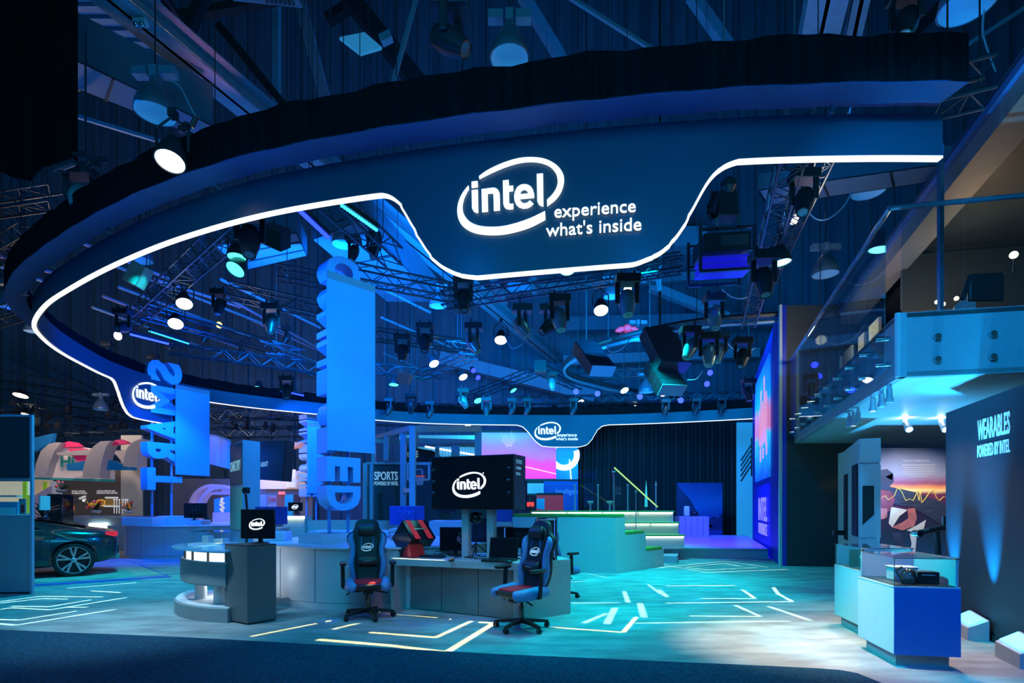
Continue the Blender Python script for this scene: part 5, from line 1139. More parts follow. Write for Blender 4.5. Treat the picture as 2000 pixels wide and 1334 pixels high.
t = T('red_lamp_box', 'small bright red lamp box right of the boxed display', 'lamp', P(1036, 985, 17)); MB().box((0, .05, -.75), (.08, .06, 1.4)).build('stand', m_dark, t); MB().box((0, 0, 0), (.22, .1, .14)).build('lamp_body', M('red_lit_box', (.8, .05, .05), .4, emit=(1, .06, .05), es=1.2), t, bev=.02); MB().sph((0, -.06, -.03), .03, 6).build('lamp_bulb', m_white, t)
t = T('white_display_shelf', 'white display shelves between the boxed display and red board', 'shelf', (1.0, 17.5, 0))
for k in range(3): MB().box((P(1040, 0, 17.5).x, 17.5, .75 + k * .22), (.9, .35, .03)).build('shelf_board', m_white, t, True, False)
for k in (0, 1): MB().box((P(1028 + k * 26, 0, 17.5).x, 17.5, .6), (.03, .35, 1.2)).build('shelf_side', m_white, t, True, False)

# ---------------------------------------------------------------- sports corner
m_tealm = M('teal_lit_steel_frame', (.32, .52, .56), .4, .2); m_spwall = M('dark_teal_sports_wall', (.03, .075, .085), .6, noise=.08)
sw = T('sports_wall', 'dark teal wall with white sports lettering behind the left gaming chair', 'wall', P(760, 1040, 14)); sw.location.z = 0
a, b = P(716, 905, 14), P(1000, 905, 14)
MB().slab([(a.x, 14, 0), (b.x, 14, 0), (b.x, 14, a.z), (a.x, 14, a.z)], (0, .1, 0)).build('wall_face', m_spwall, sw, True, False)
MB().bar((a.x, 13.97, a.z), (b.x, 13.97, a.z), .06).build('top_trim', m_tealm, sw, True)
for tx, x0, x1, yb_, hh in (('SPORTS', 731, 777, 938, 17), ('POWERED BY INTEL', 731, 778, 948, 7.5)):
    p, q = P(x0, yb_, 13.99), P(x1, yb_, 13.99); onto(fit(text(tx, .01, .02), q.x - p.x, hh / F * 14), p, (1, 0, 0), u).build('wall_lettering', m_letter, sw, True, False)
sfm = T('steel_cage', 'teal steel pipe cage around the basketball corner', 'frame', P(790, 1040, 12.5)); sfm.location.z = 0
def fb(x0, y0, z0, x1, y1, z1, w_=.13, nm='cage_post'): MB().bar(P(x0, y0, z0), P(x1, y1, z1), w_).build(nm, m_tealm, sfm, True, False)
fb(788, 1045, 12.5, 788, 843, 12.5); fb(806, 1045, 11.8, 806, 834, 11.8); fb(714, 1040, 13.2, 714, 905, 13.2, .10); fb(726, 1040, 12.8, 726, 905, 12.8, .08); fb(755, 900, 13.6, 755, 850, 13.6); fb(934, 900, 13, 934, 838, 13, .16)
fb(806, 838, 11.8, 937, 838, 13, .14, 'cage_rail'); fb(806, 836, 11.8, 730, 856, 15, .12, 'cage_rail'); fb(730, 861, 14, 935, 870, 14.3, .10, 'cage_rail'); fb(790, 858, 13.5, 935, 862, 14, .08, 'cage_rail'); fb(788, 958, 12.5, 806, 958, 11.8, .1, 'cage_rail'); fb(854, 900, 14, 854, 870, 14, .1, 'cage_rail'); fb(890, 900, 14, 890, 870, 14, .2, 'cage_rail'); fb(730, 868, 14.2, 730, 905, 14.2, .1)
m_mesh = M('cyan_lit_netting', (.2, .5, .7), .6, emit=(.05, .45, .8), es=.7)
t = T('lit_netting', 'bright cyan lit netting wall above the boxed display', 'net', P(870, 890, 15.5))
MB().slab([P(812, 873, 15.5), P(935, 873, 15.5), P(935, 905, 15.5), P(880, 905, 15.5)], (0, .03, 0)).build('net_sheet', m_mesh, t, True, False)
MB().slab([P(780, 850, 16.5), P(930, 850, 16.5), P(930, 862, 16.5), P(780, 865, 16.5)], (0, .03, 0)).build('net_top', m_mesh, t, True, False)
for k in range(22): MB().bar(P(815 + k * 5.5, 873, 15.45), P(815 + k * 5.5, min(905, 876 + max(0, k * 2.6)), 15.45), .012).build('net_cord', m_tealm, t, True)
MB().bar(P(933, 1086, 15.5), P(933, 845, 15.5), .06).bar(P(815, 1086, 15.5), P(815, 845, 15.5), .06).build('net_post', m_tealm, t, True)
MB().bar(P(830, 872, 15.4), P(935, 890, 15.4), .05).build('white_tube', m_logo, t, True)
bh = T('basketball_hoop', 'basketball backboard with red rim and white net left of the boxed display', 'hoop', P(822, 925, 12.9))
for a, b in (((796, 906), (838, 906)), ((838, 906), (838, 937)), ((838, 937), (796, 937)), ((796, 937), (796, 906)), ((808, 917), (825, 917)), ((825, 917), (825, 929)), ((808, 929), (808, 917))): MB().bar(P(*a, 12.9), P(*b, 12.9), .05 if a[1] in (906, 937) else .025).build('board_edge', M('pale_board_edge', (.5, .75, .8), .5), bh, True, False)
MB().slab([P(796, 937, 12.95), P(838, 937, 12.95), P(838, 906, 12.95), P(796, 906, 12.95)], (0, .02, 0)).build('backboard', m_glass, bh, True, False)
rcn = P(820, 930, 12.6); rm = MB(); rm.tube([rcn + Vector((math.cos(2 * math.pi * k / 16) * .11, math.sin(2 * math.pi * k / 16) * .11, 0)) for k in range(17)], .014, 6); rm.build('rim', M('red_rim', (.8, .08, .06), .4, emit=(.6, .06, .05), es=.4), bh, True)
nt_ = MB()
for k in range(10):
    for dk in (1, -1):
        pts = [rcn + Vector((math.cos(2 * math.pi * (k + dk * j * .5) / 10) * (.11 - .05 * j / 3), math.sin(2 * math.pi * (k + dk * j * .5) / 10) * (.11 - .05 * j / 3), -.07 * j)) for j in range(4)]; nt_.tube(pts, .005, 4)
nt_.build('net', M('white_net_cord', (.8, .8, .82), .7), bh, True, kind='stuff')
t = T('dark_sponsor_board', 'dark board with a cropped white word above the basketball hoop', 'board', P(822, 890, 14.6))
MB().slab([P(792, 905, 14.6), P(880, 905, 14.6), P(845, 880, 14.6), P(792, 872, 14.6)], (0, .05, 0)).build('board_face', m_dgrey, t, True, False)
p = P(796, 892, 14.55); onto(fit(text('ESS', .006), .12, .12), p, (1, 0, 0), u).build('board_lettering', m_letter, t, True, False)
for k in range(3): MB().bar(P(811, 884 + k * 5, 14.55), P(816, 881 + k * 5, 14.55), .03).build('board_mark', m_letter, t, True)
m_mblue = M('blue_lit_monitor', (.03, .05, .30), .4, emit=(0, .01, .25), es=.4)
for px, py, Z, w_, h_, lb in ((795, 1032, 9.6, .62, .34, 'large blue-lit monitor seen from behind, above the tipped cube computer'), (530, 1030, 10.4, .62, .34, 'blue-lit monitor seen from behind, right of the oval logo monitor'), (382, 1016, 14.5, .62, .4, 'dark monitor seen from behind on the far blue counter')):
    p = P(px, py, Z)
    if px != 382:
        q = T('monitor_plinth', 'plain white block under the ' + lb[:24].split(' seen')[0] + (' by the cube computer' if px == 795 else ' by the blue column'), 'plinth', (p.x, p.y, 0)); MB().box((0, 0, p.z / 2 - .03), (.5, .4, p.z - .06)).build('block_body', m_white, q, bev=.006); MB().box((0, 0, p.z - .03), (.54, .44, .06)).build('block_top', m_white, q, bev=.004)
    monitor(p, math.pi, w_, h_, lb, mat=m_mblue if px != 382 else m_dark, lift=.06)
    for sx in (-.05, .05):
        for sz in (0, .1): MB().sph((p.x + sx, p.y - .055, p.z + .18 + sz), .008, 5).build('screw', m_white, bpy.data.objects[0] if False else [o for o in bpy.data.objects if o.get('label') == lb][0], True)
monitor(P(577, 1003, 13.5), 0, .36, .22, 'small monitor with white oval logo on the far counter', logo_=True, lift=.06)
monitor(P(872, 1005, 10.5), -.5, .5, .34, 'angled dark monitor under the boxed display, behind the desk', lift=.06)
t = T('monitor_counter', 'teal counter with a lit white ledge carrying the small logo monitor', 'counter', P(590, 1040, 13.4)); t.location.z = 0
p = P(553, 1040, 13.4).x, P(595, 1040, 13.4).x; q = P(790, 1040, 13.9).x
MB().slab([(p[0], 13.4, 0), (p[1], 13.4, 0), (p[1], 13.4, 1.19), (p[0], 13.4, 1.19)], (0, .5, 0)).build('counter_body', m_teal, t, True, False); MB().bar((p[0], 13.37, 1.16), (p[1], 13.37, 1.16), .07).build('lit_ledge', m_ltstrip, t, True)
MB().slab([(p[1], 13.6, 0), (q, 13.6, 0), (q, 13.6, 1.08), (p[1], 13.6, 1.08)], (0, .5, 0)).build('counter_wing', m_teal, t, True, False)
t = T('rear_counter', 'pale counter behind the desk holding the angled monitor', 'counter', P(880, 1040, 10.3)); t.location.z = 0
MB().slab([P(838, 1100, 10.2), P(1000, 1100, 10.2), P(1000, 1018, 10.2), P(838, 1018, 10.2)], (0, .8, 0)).build('counter_body', m_white, t, True, False); MB().slab([P(960, 1019, 10.15), P(1000, 1019, 10.15), P(1000, 990, 10.15), P(960, 990, 10.15)], (0, .06, 0)).build('blue_upstand', m_mblue, t, True, False)
# connectivity column and neighbours in the mid distance
cc = T('blue_column', 'square blue column with a dark lettered side, behind the oval logo monitor', 'column', P(480, 1050, 12.3)); cc.location.z = 0
a, b, c = P(451, 900, 13.2), P(474, 900, 12.2), P(508, 900, 12.6)
for v in (a, b, c): v.z = 0
MB().prism([a, b, c, a + c - b], 0, 2.95).build('column_body', M('column_blue_white', (.30, .45, .62), .5), cc, True, False)
dd = (b - a).normalized(); nn = Vector((dd.y, -dd.x, 0)); nn = nn if nn.x < 0 or nn.y < 0 else -nn
MB().slab([a + u * 1.95, b + u * 1.95, b + u * 2.88, a + u * 2.95], nn * .02).build('dark_panel', m_spwall, cc, True, False)
MB().slab([a + u * .9, b + u * .9, b + u * 1.82, a + u * 1.95], nn * .02).build('green_panel', M('sea_green_panel', (.22, .5, .45), .5), cc, True, False)
onto(fit(text('CONNECTIVITY', .004, .015), (b - a).length * .86, .24), a + dd * .06 + nn * .025 + u * 2.27, dd, u, nn).build('column_lettering', m_letter, cc, True, False)
t = T('camera_pole', 'black camera on a tall thin stand behind the oval logo monitor', 'camera', P(481, 1000, 9.5)); MB().tube([(0, 0, -1.34), (.01, 0, .1), (-.01, 0, .32)], .022).build('stand', m_blacksat, t); MB().box((0, 0, .38), (.09, .1, .11)).build('camera_body', m_blacksat, t, bev=.01); MB().lathe((0, -.05, .38), (0, -1, 0), [(.03, 0), (.03, .05), (0, .05)], 12).build('lens', m_shiny, t)
t = T('dark_hanging_wall', 'dark hanging wall with cropped white lettering right of the blue column', 'wall', P(535, 900, 15))
MB().slab([P(508, 937, 15.5), P(551, 940, 15), P(557, 860, 15), P(508, 862, 15.5)], (.1, .4, 0)).build('wall_face', m_dgrey, t, True, False); MB().slab([P(551, 940, 15), P(553, 938, 17), P(562, 862, 17), P(557, 860, 15)], (.02, .05, 0)).build('wall_side', m_dark, t, True, False)
p = P(510, 913, 15.3); q = P(527, 911, 15.2); onto(fit(text('S A REALITY', .005, .01), (q - p).length, .14), p - Vector((0, .1, 0)), (q - p).normalized(), u).build('wall_lettering', m_letter, t, True, False)
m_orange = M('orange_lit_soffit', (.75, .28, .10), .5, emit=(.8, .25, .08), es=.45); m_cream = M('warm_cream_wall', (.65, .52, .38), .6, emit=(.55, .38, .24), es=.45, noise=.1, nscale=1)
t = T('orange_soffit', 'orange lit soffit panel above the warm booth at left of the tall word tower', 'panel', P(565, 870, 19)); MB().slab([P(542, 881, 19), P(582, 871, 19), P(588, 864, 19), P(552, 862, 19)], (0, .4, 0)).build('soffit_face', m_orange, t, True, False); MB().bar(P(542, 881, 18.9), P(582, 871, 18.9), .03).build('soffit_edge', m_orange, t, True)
t = T('hanging_ball_lamp', 'black round hanging spotlight before the orange soffit', 'lamp', P(568, 868, 17)); MB().sph((0, 0, 0), .08, 8).build('ball', m_blacksat, t); MB().tube([(0, 0, .07), (.02, 0, .2), (0, 0, .4)], .015).build('chain', m_chrome, t)
t = T('cream_booth', 'warm cream booth walls with a white door and red cropped word in the far middle', 'booth', P(560, 1000, 19)); t.location.z = 0
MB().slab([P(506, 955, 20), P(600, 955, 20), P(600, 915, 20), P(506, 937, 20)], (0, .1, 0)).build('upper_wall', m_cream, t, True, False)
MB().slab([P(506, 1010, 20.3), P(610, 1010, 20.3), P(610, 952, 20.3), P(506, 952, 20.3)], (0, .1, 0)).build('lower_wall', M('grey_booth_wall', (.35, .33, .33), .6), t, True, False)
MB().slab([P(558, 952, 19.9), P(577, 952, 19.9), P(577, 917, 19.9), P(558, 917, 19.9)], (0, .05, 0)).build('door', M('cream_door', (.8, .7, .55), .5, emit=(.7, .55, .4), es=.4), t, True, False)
MB().bar(P(566, 938, 19.8), P(566, 932, 19.8), .03).build('door_handle', m_dark, t, True)
p = P(522, 979, 20.2); onto(fit(text('CHA', .006, .02), .34, .17), p, (1, 0, 0), u).build('booth_lettering', M('dark_red_lettering', (.45, .02, .03), .5), t, True, False)
for k, (x0, x1, c_) in enumerate(((508, 520, '5a7fa0'), (540, 556, '7a4a3a'), (556, 572, '2f9a90'), (574, 584, '4a2a24'))): MB().slab([P(x0, 1008, 19.6), P(x1, 1008, 19.6), P(x1, 966, 19.6), P(x0, 966, 19.6)], (0, .1, 0)).build('display_cabinet', M('cabinet_colour', hexc(c_), .5, emit=hexc(c_), es=.25), t, True, False)
MB().bar(P(545, 963, 19.5), P(556, 963, 19.5), .1).build('red_lamp', M('red_lamp_glow', (.8, .1, .08), .5, emit=(1, .1, .08), es=1.5), t, True)
# ---------------------------------------------------------------- display cabinet at the left edge
Zk = 8.85
def wp(px, z, Z=Zk): return Vector(((px - CX) / F * Z, Z, z))
lk = T('display_cabinet', 'big blue-grey display cabinet with dark upper panel and open shelf, at the left edge', 'cabinet', wp(0, 0))
m_kio = M('blue_grey_cabinet', (.26, .36, .44), .4, noise=.04)
xl, xr = wp(-130, 0).x, wp(65, 0).x; dpt = .8
kq = lambda x, y, z: Vector((x, y, z))
xb = wp(61, 0, Zk + dpt).x; foot = [(xl, Zk), (xr, Zk), (xb, Zk + dpt), (xl - .6, Zk + dpt)]
MB().prism(foot, .03, 1.30).build('base_cabinet', m_kio, lk, True, False)
MB().prism([(xl, Zk + .03), (xr - .03, Zk + .03), (xb - .03, Zk + dpt - .03), (xl - .6, Zk + dpt - .03)], 0, .03).build('toe_kick', m_dark, lk, True)
z0, z1 = EYE + (988 - 937) / F * Zk, EYE + (988 - 812) / F * Zk
MB().prism([(xl, Zk), (xr, Zk), (wp(64, 0, Zk + .12).x, Zk + .12), (xl, Zk + .12)], z0, z1).build('dark_panel', M('slate_panel', (.03, .045, .06), .35, noise=.1), lk, True, False)
MB().bar((xr - .02, Zk + .0, 0), (xr - .02, Zk + .0, z1), .04).bar((xl, Zk, z1), (xr, Zk, z1), .035).build('edge_frame', M('pale_blue_frame', (.28, .42, .6), .4), lk, True)
MB().bar((xl, Zk - .005, z0), (xr - .04, Zk - .005, z0), .05).build('shelf_lip', m_grey, lk, True)
m_wshelf = M('warm_lit_shelf', (.75, .70, .55), .5, emit=(.85, .72, .45), es=.35)
MB().slab([(xl, Zk + dpt - .05, 1.3), (xb, Zk + dpt - .05, 1.3), (xb, Zk + dpt - .05, z0), (xl, Zk + dpt - .05, z0)], (0, .04, 0)).build('niche_back', m_wshelf, lk, True, False)
MB().box(((xl + xb) / 2, Zk + .65, 1.62), (xb - xl - .1, .2, .03)).build('niche_shelf', m_white, lk, True, False); MB().box((wp(20, 0).x, Zk + .65, 1.5), (.03, .2, .25)).build('niche_divider', m_white, lk, True, False)
t = T('brochure_rack', 'blue brochure rack in the lit niche at the left edge', 'brochures', wp(12, 1.30, Zk + .35)); MB().box((0, 0, .11), (.42, .03, .22)).build('rack', M('brochure_blue', (.05, .3, .5), .5), t, smooth=False); MB().box((0, -.02, .06), (.36, .01, .12)).build('brochure', m_white, t, smooth=False)
t = T('red_booklet', 'red and grey booklet standing in the lit niche at the left edge', 'booklet', wp(44, 1.30, Zk + .45)); MB().box((0, 0, .14), (.12, .015, .27)).build('cover', m_grey, t, smooth=False); MB().box((.01, -.01, .1), (.06, .004, .14)).build('red_print', m_red, t, smooth=False)
for px, hh, lb in ((56, .34, 'green panel standing behind the niche booklets, lower'), (49, .62, 'lime green panel behind the lit niche, taller')):
    t = T('green_panel', lb, 'panel', wp(px, 1.30, Zk + .62)); MB().box((0, 0, hh / 2), (.07, .02, hh)).build('panel_face', M('lime_panel', (.35, .62, .05), .5, emit=(.3, .55, .03), es=.3) if 'lime_panel' not in bpy.data.materials else bpy.data.materials['lime_panel'], t, smooth=False); MB().box((0, .02, .01), (.1, .08, .02)).build('panel_foot', m_white, t, smooth=False)

# ---------------------------------------------------------------- sports car
m_paint = M('dark_teal_metallic_paint', (.018, .045, .055), .22, .55, coat=1.); m_cglass = M('tinted_car_glass', (.004, .008, .01), .05, coat=.5)
m_tyre = M('tyre_rubber', (.012, .012, .013), .8); m_rimm = M('two_tone_alloy', (.5, .6, .62), .22, 1.)
car = T('sports_car', 'dark teal sports coupe parked behind the left display cabinet, rear end showing', 'car', (-8.94, 12.15, 0), R(220))
stn = [(0.0, .40, .66, .80, .58, .885, .42), (.06, .33, .80, .86, .72, .92, .52), (.2, .27, .89, .90, .80, .95, .58), (.5, .22, .955, .93, .86, 1.0, .62), (.9, .2, .975, .95, .89, 1.085, .63), (1.4, .18, .955, .93, .86, 1.19, .61), (2.0, .17, .93, .90, .83, 1.28, .59), (2.6, .17, .93, .88, .83, 1.25, .58), (3.1, .17, .95, .85, .85, 1.07, .60), (3.5, .19, .965, .81, .86, .87, .62), (4.1, .21, .94, .71, .82, .75, .6), (4.5, .25, .84, .6, .70, .63, .5), (4.65, .3, .62, .5, .5, .54, .4)]
secs = []
for x, zb5, wl_, zs_, ws_, zr_, wr_ in stn:
    h = [(0, zb5), (wl_ * .8, zb5), (wl_ * .98, zb5 + .06), (wl_, zb5 + (zs_ - zb5) * .45), (wl_ * .985, zb5 + (zs_ - zb5) * .8), (ws_, zs_), (wr_ + (ws_ - wr_) * .35, zs_ + (zr_ - zs_) * .6), (wr_, zr_ - .03), (wr_ * .5, zr_), (0, zr_)]
    secs.append([Vector((x, y, z)) for y, z in h] + [Vector((x, -y, z)) for y, z in h[-2:0:-1]])
body = MB().loft([q[::-1] for q in secs]).build('body', m_paint, car, ang=180)
md = body.modifiers.new('s', 'SUBSURF'); md.levels = md.render_levels = 2
WX = (.76, 3.56); WR = .345
cut = MB()
for x in WX: cut.cyl((x, -1.2, WR), (x, -.66, WR), WR + .045, n=40).cyl((x, .66, WR), (x, 1.2, WR), WR + .045, n=40)
co = cut.build('cutter', None); co.matrix_basis = car.matrix_basis
bo = body.modifiers.new('b', 'BOOLEAN'); bo.object = co; bo.operation = 'DIFFERENCE'; bo.solver = 'EXACT'
bpy.context.view_layer.update(); dg = bpy.context.evaluated_depsgraph_get()
nm = bpy.data.meshes.new_from_object(body.evaluated_get(dg)); body.modifiers.clear(); body.data = nm
nm.shade_smooth(); nm.set_sharp_from_angle(angle=R(40)); bpy.data.objects.remove(co)
if not nm.materials: nm.materials.append(m_paint)
for sy in (-1, 1):
    for x in WX:
        tr_ = MB().lathe((x, sy * .72, WR), (0, sy, 0), [(.20, 0), (.32, .0), (WR, .03), (WR, .19), (.325, .215), (.275, .222), (.27, .20)], 40, cap=False).build('tyre', m_tyre, car)
        rm = MB().lathe((x, sy * .72, WR), (0, sy, 0), [(.27, .20), (.262, .205), (.25, .18), (.25, .06), (.0, .06)], 40, cap=False)
        rm.build('rim_barrel', m_dark, tr_)
        sp = MB(); c = Vector((x, sy * .915, WR)); sp.lathe((x, sy * .72, WR), (0, sy, 0), [(.272, .20), (.272, .212), (.258, .212), (.256, .2)], 40, cap=False)
        for k in range(5):
            for off in (-.19, .19):
                a = 2 * math.pi * k / 5 + .3; d0 = Vector((math.cos(a), 0, math.sin(a))); d1 = Vector((math.cos(a + off), 0, math.sin(a + off))); tn = Vector((-math.sin(a + off), 0, math.cos(a + off)))
                p0_, p1_ = c + d0 * .045, c + d1 * .262; sp.loft([[p0_ - tn * .012, p0_ + tn * .012, p0_ + tn * .012 - Vector((0, sy * .03, 0)), p0_ - tn * .012 - Vector((0, sy * .03, 0))], [p1_ - tn * .028, p1_ + tn * .018, p1_ + tn * .018 - Vector((0, sy * .03, 0)), p1_ - tn * .028 - Vector((0, sy * .03, 0))]])
        sp.lathe(c - Vector((0, sy * .02, 0)), (0, sy, 0), [(.05, 0), (.05, .03), (.03, .036), (0, .036)], 16); sp.build('wheel_spokes', m_rimm, tr_)
def carpt(x, t_, sy):                                                   # t_ 0 shoulder -> 1 roof edge
    for a, b in zip(stn, stn[1:]):
        if a[0] <= x <= b[0]:
            f_ = (x - a[0]) / (b[0] - a[0]); q = [a[i] + (b[i] - a[i]) * f_ for i in range(7)]; break
    ys, zs2, yr, zr2 = q[4], q[3], q[6], q[5] - .03
    ym, zm = yr + (ys - yr) * .35, zs2 + (zr2 - zs2) * .6
    y, z = (ys + (ym - ys) * t_ / .6, zs2 + (zm - zs2) * t_ / .6) if t_ < .6 else (ym + (yr - ym) * (t_ - .6) / .4, zm + (zr2 - zm) * (t_ - .6) / .4)
    return Vector((x, sy * (y + .004), z + .006))
for sy in (-1, 1):
    g = MB(); xs = [1.22 + k * .1 for k in range(18)]; rows = []
    for x in xs:
        f_ = (x - xs[0]) / (xs[-1] - xs[0]); lo, hi = .12, .88 * min(1, .25 + f_ * 3.2) if f_ < .25 else .88
        if f_ > .75: hi = .88 - (f_ - .75) * 1.6
        rows.append([carpt(x, lo + (hi - lo) * j / 5, sy) for j in range(6)])
    g.loft(rows if sy > 0 else [r[::-1] for r in rows], cap=False, closed=False)
    g.build('side_window', m_cglass, car)
    MB().tube([r[0] for r in rows], .010).tube([r[-1] for r in rows] , .010).build('window_trim', m_chrome, car)
    lt = MB(); lt.loft([[Vector((.045, sy * .70, .82)), Vector((.045, sy * .70, .90)), Vector((.02, sy * .68, .90)), Vector((.02, sy * .68, .82))], [Vector((.10, sy * .775, .80)), Vector((.10, sy * .765, .91)), Vector((.05, sy * .74, .91)), Vector((.05, sy * .75, .80))], [Vector((.24, sy * .85, .845)), Vector((.24, sy * .835, .91)), Vector((.2, sy * .81, .91)), Vector((.2, sy * .82, .845))]])
    lt.build('tail_light', M('tail_light_red', (.6, .02, .03), .15, emit=(1, .03, .05), es=.5) if 'tail_light_red' not in bpy.data.materials else bpy.data.materials['tail_light_red'], car)
    MB().tube([(1.05, sy * .955, .90), (.85, sy * .99, .80), (.55, sy * .985, .74)], .008).build('shut_line', m_chrome, car)
    MB().box((.95, sy * .5, .95), (.7, .18, .02)).build('buttress', m_paint, car, bev=.008) if False else None
MB().box((.05, 0, .52), (.10, 1.25, .2)).build('rear_bumper', m_dark, car, bev=.03)
MB().box((.06, 0, .36), (.16, 1.3, .1)).build('diffuser', M('grey_diffuser', (.25, .3, .3), .4), car, bev=.02)
rows = [[Vector((x, y, z)) for y in (-.5, -.25, 0, .25, .5)] for x, z in ((.55, 1.02), (.9, 1.098), (1.3, 1.18), (1.55, 1.222))]
MB().loft(rows, cap=False, closed=False).build('rear_window', m_cglass, car)
ms = M('beige_car_carpet', (.46, .42, .36), .95, noise=.2, nscale=3, bump=.4, bscale=150)
tag(MB().prism([G(-80, 1141), G(60, 1139), G(235, 1128), G(318, 1122), G(250, 1098), G(-80, 1098)], .0, .008).build('car_carpet', ms), 'beige carpet patch under the parked car', 'carpet')
mbd_ = M('blue_floor_tape', (.02, .08, .42), .6)
tag(MB().prism([G(-80, 1144.5), G(60, 1142), G(235, 1131), G(325, 1124.5), G(270, 1104), G(276, 1104), G(335, 1127), G(238, 1134.5), G(60, 1146), G(-80, 1149)], .0, .006).build('blue_border', mbd_), 'blue border band around the beige car carpet', 'border')

# ---------------------------------------------------------------- neighbouring booth, far left
ZN = 20.0
def np_(px, py, Z=ZN): return P(px, py, Z)
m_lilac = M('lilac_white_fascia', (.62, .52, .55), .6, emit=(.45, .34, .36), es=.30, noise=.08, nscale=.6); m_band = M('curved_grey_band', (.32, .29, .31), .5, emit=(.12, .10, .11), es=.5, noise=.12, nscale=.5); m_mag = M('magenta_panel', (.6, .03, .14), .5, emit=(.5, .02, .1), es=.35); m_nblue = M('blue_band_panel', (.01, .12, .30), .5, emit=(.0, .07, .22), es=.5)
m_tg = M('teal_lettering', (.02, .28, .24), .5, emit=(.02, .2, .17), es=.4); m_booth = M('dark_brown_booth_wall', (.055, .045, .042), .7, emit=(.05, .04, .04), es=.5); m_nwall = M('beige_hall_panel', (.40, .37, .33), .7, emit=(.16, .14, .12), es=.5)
nb = T('neighbour_canopy', 'lilac booth canopy with crossing grey curved bands and cropped teal word at far left', 'canopy', np_(150, 935))
def npl(pts, Z, mat, name, d=.15): MB().slab([np_(x, y, Z) for x, y in pts][::-1], (0, d, 0)).build(name, mat, nb, True, False)
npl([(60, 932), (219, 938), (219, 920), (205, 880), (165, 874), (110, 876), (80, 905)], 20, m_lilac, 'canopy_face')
npl([(60, 932), (219, 936), (219, 941), (60, 936)], 19.95, M('teal_canopy_edge', (.03, .25, .27), .5, emit=(.02, .16, .18), es=.4), 'canopy_edge')
npl([(66, 855), (105, 846), (101, 864), (85, 872), (66, 882)], 20.3, m_nblue, 'blue_fin')
npl([(115, 874), (120, 866), (135, 862), (148, 864), (159, 872)], 19.9, m_mag, 'magenta_cap'); npl([(132, 876), (165, 876), (168, 903), (150, 901)], 19.8, m_mag, 'magenta_strip'); npl([(216, 870), (224, 860), (236, 858), (246, 862), (252, 866)], 19.5, m_mag, 'magenta_cap')
npl([(110, 884), (180, 877), (180, 889), (112, 889)], 19.7, m_band, 'cross_bar'); npl([(130, 907), (165, 900), (165, 919), (131, 919)], 19.6, m_nblue, 'blue_bar'); npl([(196, 918), (199, 896), (222, 900), (240, 909), (262, 912), (262, 918)], 19.6, m_nblue, 'blue_bar')
def cband(pts, w_, Z, name):
    secs = []
    for (x, y), ww in zip(pts, w_): a = np_(x, y, Z); b = np_(x + ww, y + ww * .05, Z); secs.append([a, b, b + Vector((0, .5, 0)), a + Vector((0, .5, 0))])
    MB().loft(secs).build(name, m_band, nb, True, ang=50)
cband([(66, 928), (70, 905), (80, 880), (95, 867), (108, 864), (112, 864)], [24, 26, 26, 22, 12, 8], 19.7, 'curved_band'); cband([(161, 932), (163, 912), (170, 890), (182, 872), (196, 862), (212, 861)], [33, 33, 31, 25, 18, 8], 19.3, 'curved_band'); cband([(240, 911), (243, 890), (250, 872), (262, 862), (275, 857)], [28, 26, 24, 16, 6], 19.2, 'curved_band'); cband([(200, 880), (215, 878), (228, 890), (240, 905)], [20, 30, 26, 14], 20.4, 'curved_band')
p = np_(119, 912, 19.94); onto(fit(text('Hi', .02, .03), .50, .40), p, (1, 0, 0), u).build('canopy_lettering', m_tg, nb, True, False)
nw2 = T('neighbour_wall', 'dark brown booth wall with small cropped headings at far left', 'wall', np_(170, 1050, 21)); nw2.location.z = 0
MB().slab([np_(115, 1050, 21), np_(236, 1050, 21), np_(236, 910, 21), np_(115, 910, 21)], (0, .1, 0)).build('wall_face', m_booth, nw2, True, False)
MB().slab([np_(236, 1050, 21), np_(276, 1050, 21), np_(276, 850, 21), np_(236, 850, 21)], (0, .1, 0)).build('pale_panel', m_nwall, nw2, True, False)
m_wh2 = M('small_white_lettering', (.7, .7, .7), .5, emit=(.75, .72, .7), es=.6)
for tx, x, y, wpx in (('CRITICAL CONTROL', 140, 961, 27), ('OF REMOTE DEVICES', 140, 965, 30), ('CRITICAL SERVICES AND', 189, 960.5, 36), ('INFRASTRUCTURE CONTROL', 189, 964.5, 41)):
    onto(fit(text(tx, .004, .012), wpx / F * 20.98, .06), np_(x, y, 20.98), (1, 0, 0), u).build('heading_lettering', m_wh2, nw2, True, False)
m_or = M('orange_bubble_line', (.8, .4, .05), .5, emit=(.9, .42, .05), es=.7); m_gl = M('grey_bubble_line', (.2, .2, .22), .5)
for x, y, rx, ry, mt in ((197, 982, 7.5, 5.5, m_or), (145, 976, 7, 5.5, m_gl), (179, 978, 5, 3, m_gl), (137, 993, 7, 7, M('red_ring_line', (.6, .12, .06), .5, emit=(.7, .15, .05), es=.5))):
    pts = [np_(x + rx * math.copysign(abs(math.cos(2 * math.pi * k / 20)) ** .6, math.cos(2 * math.pi * k / 20)), y + ry * math.copysign(abs(math.sin(2 * math.pi * k / 20)) ** .6, math.sin(2 * math.pi * k / 20)), 20.96) for k in range(21)]
    MB().tube(pts, .022, 5).build('speech_bubble', mt, nw2, True)
for k in range(3): MB().bar(np_(192, 980 + k * 2.2, 20.96), np_(202, 980 + k * 2.2, 20.96), .015).build('bubble_line', m_or, nw2, True)
random.seed(5)
for k in range(7): q = np_(160 + random.uniform(-5, 5), 975 + random.uniform(-5, 5), 20.95); MB().bar(q, q + Vector((.05, 0, .05)), .05).build('white_sticker', m_wh2, nw2, True)
t = T('photo_shelf', 'small golden picture on a white shelf on the dark booth wall', 'picture', np_(215, 985, 20.8)); a, b = np_(206, 988, 20.8), np_(222, 974, 20.8)
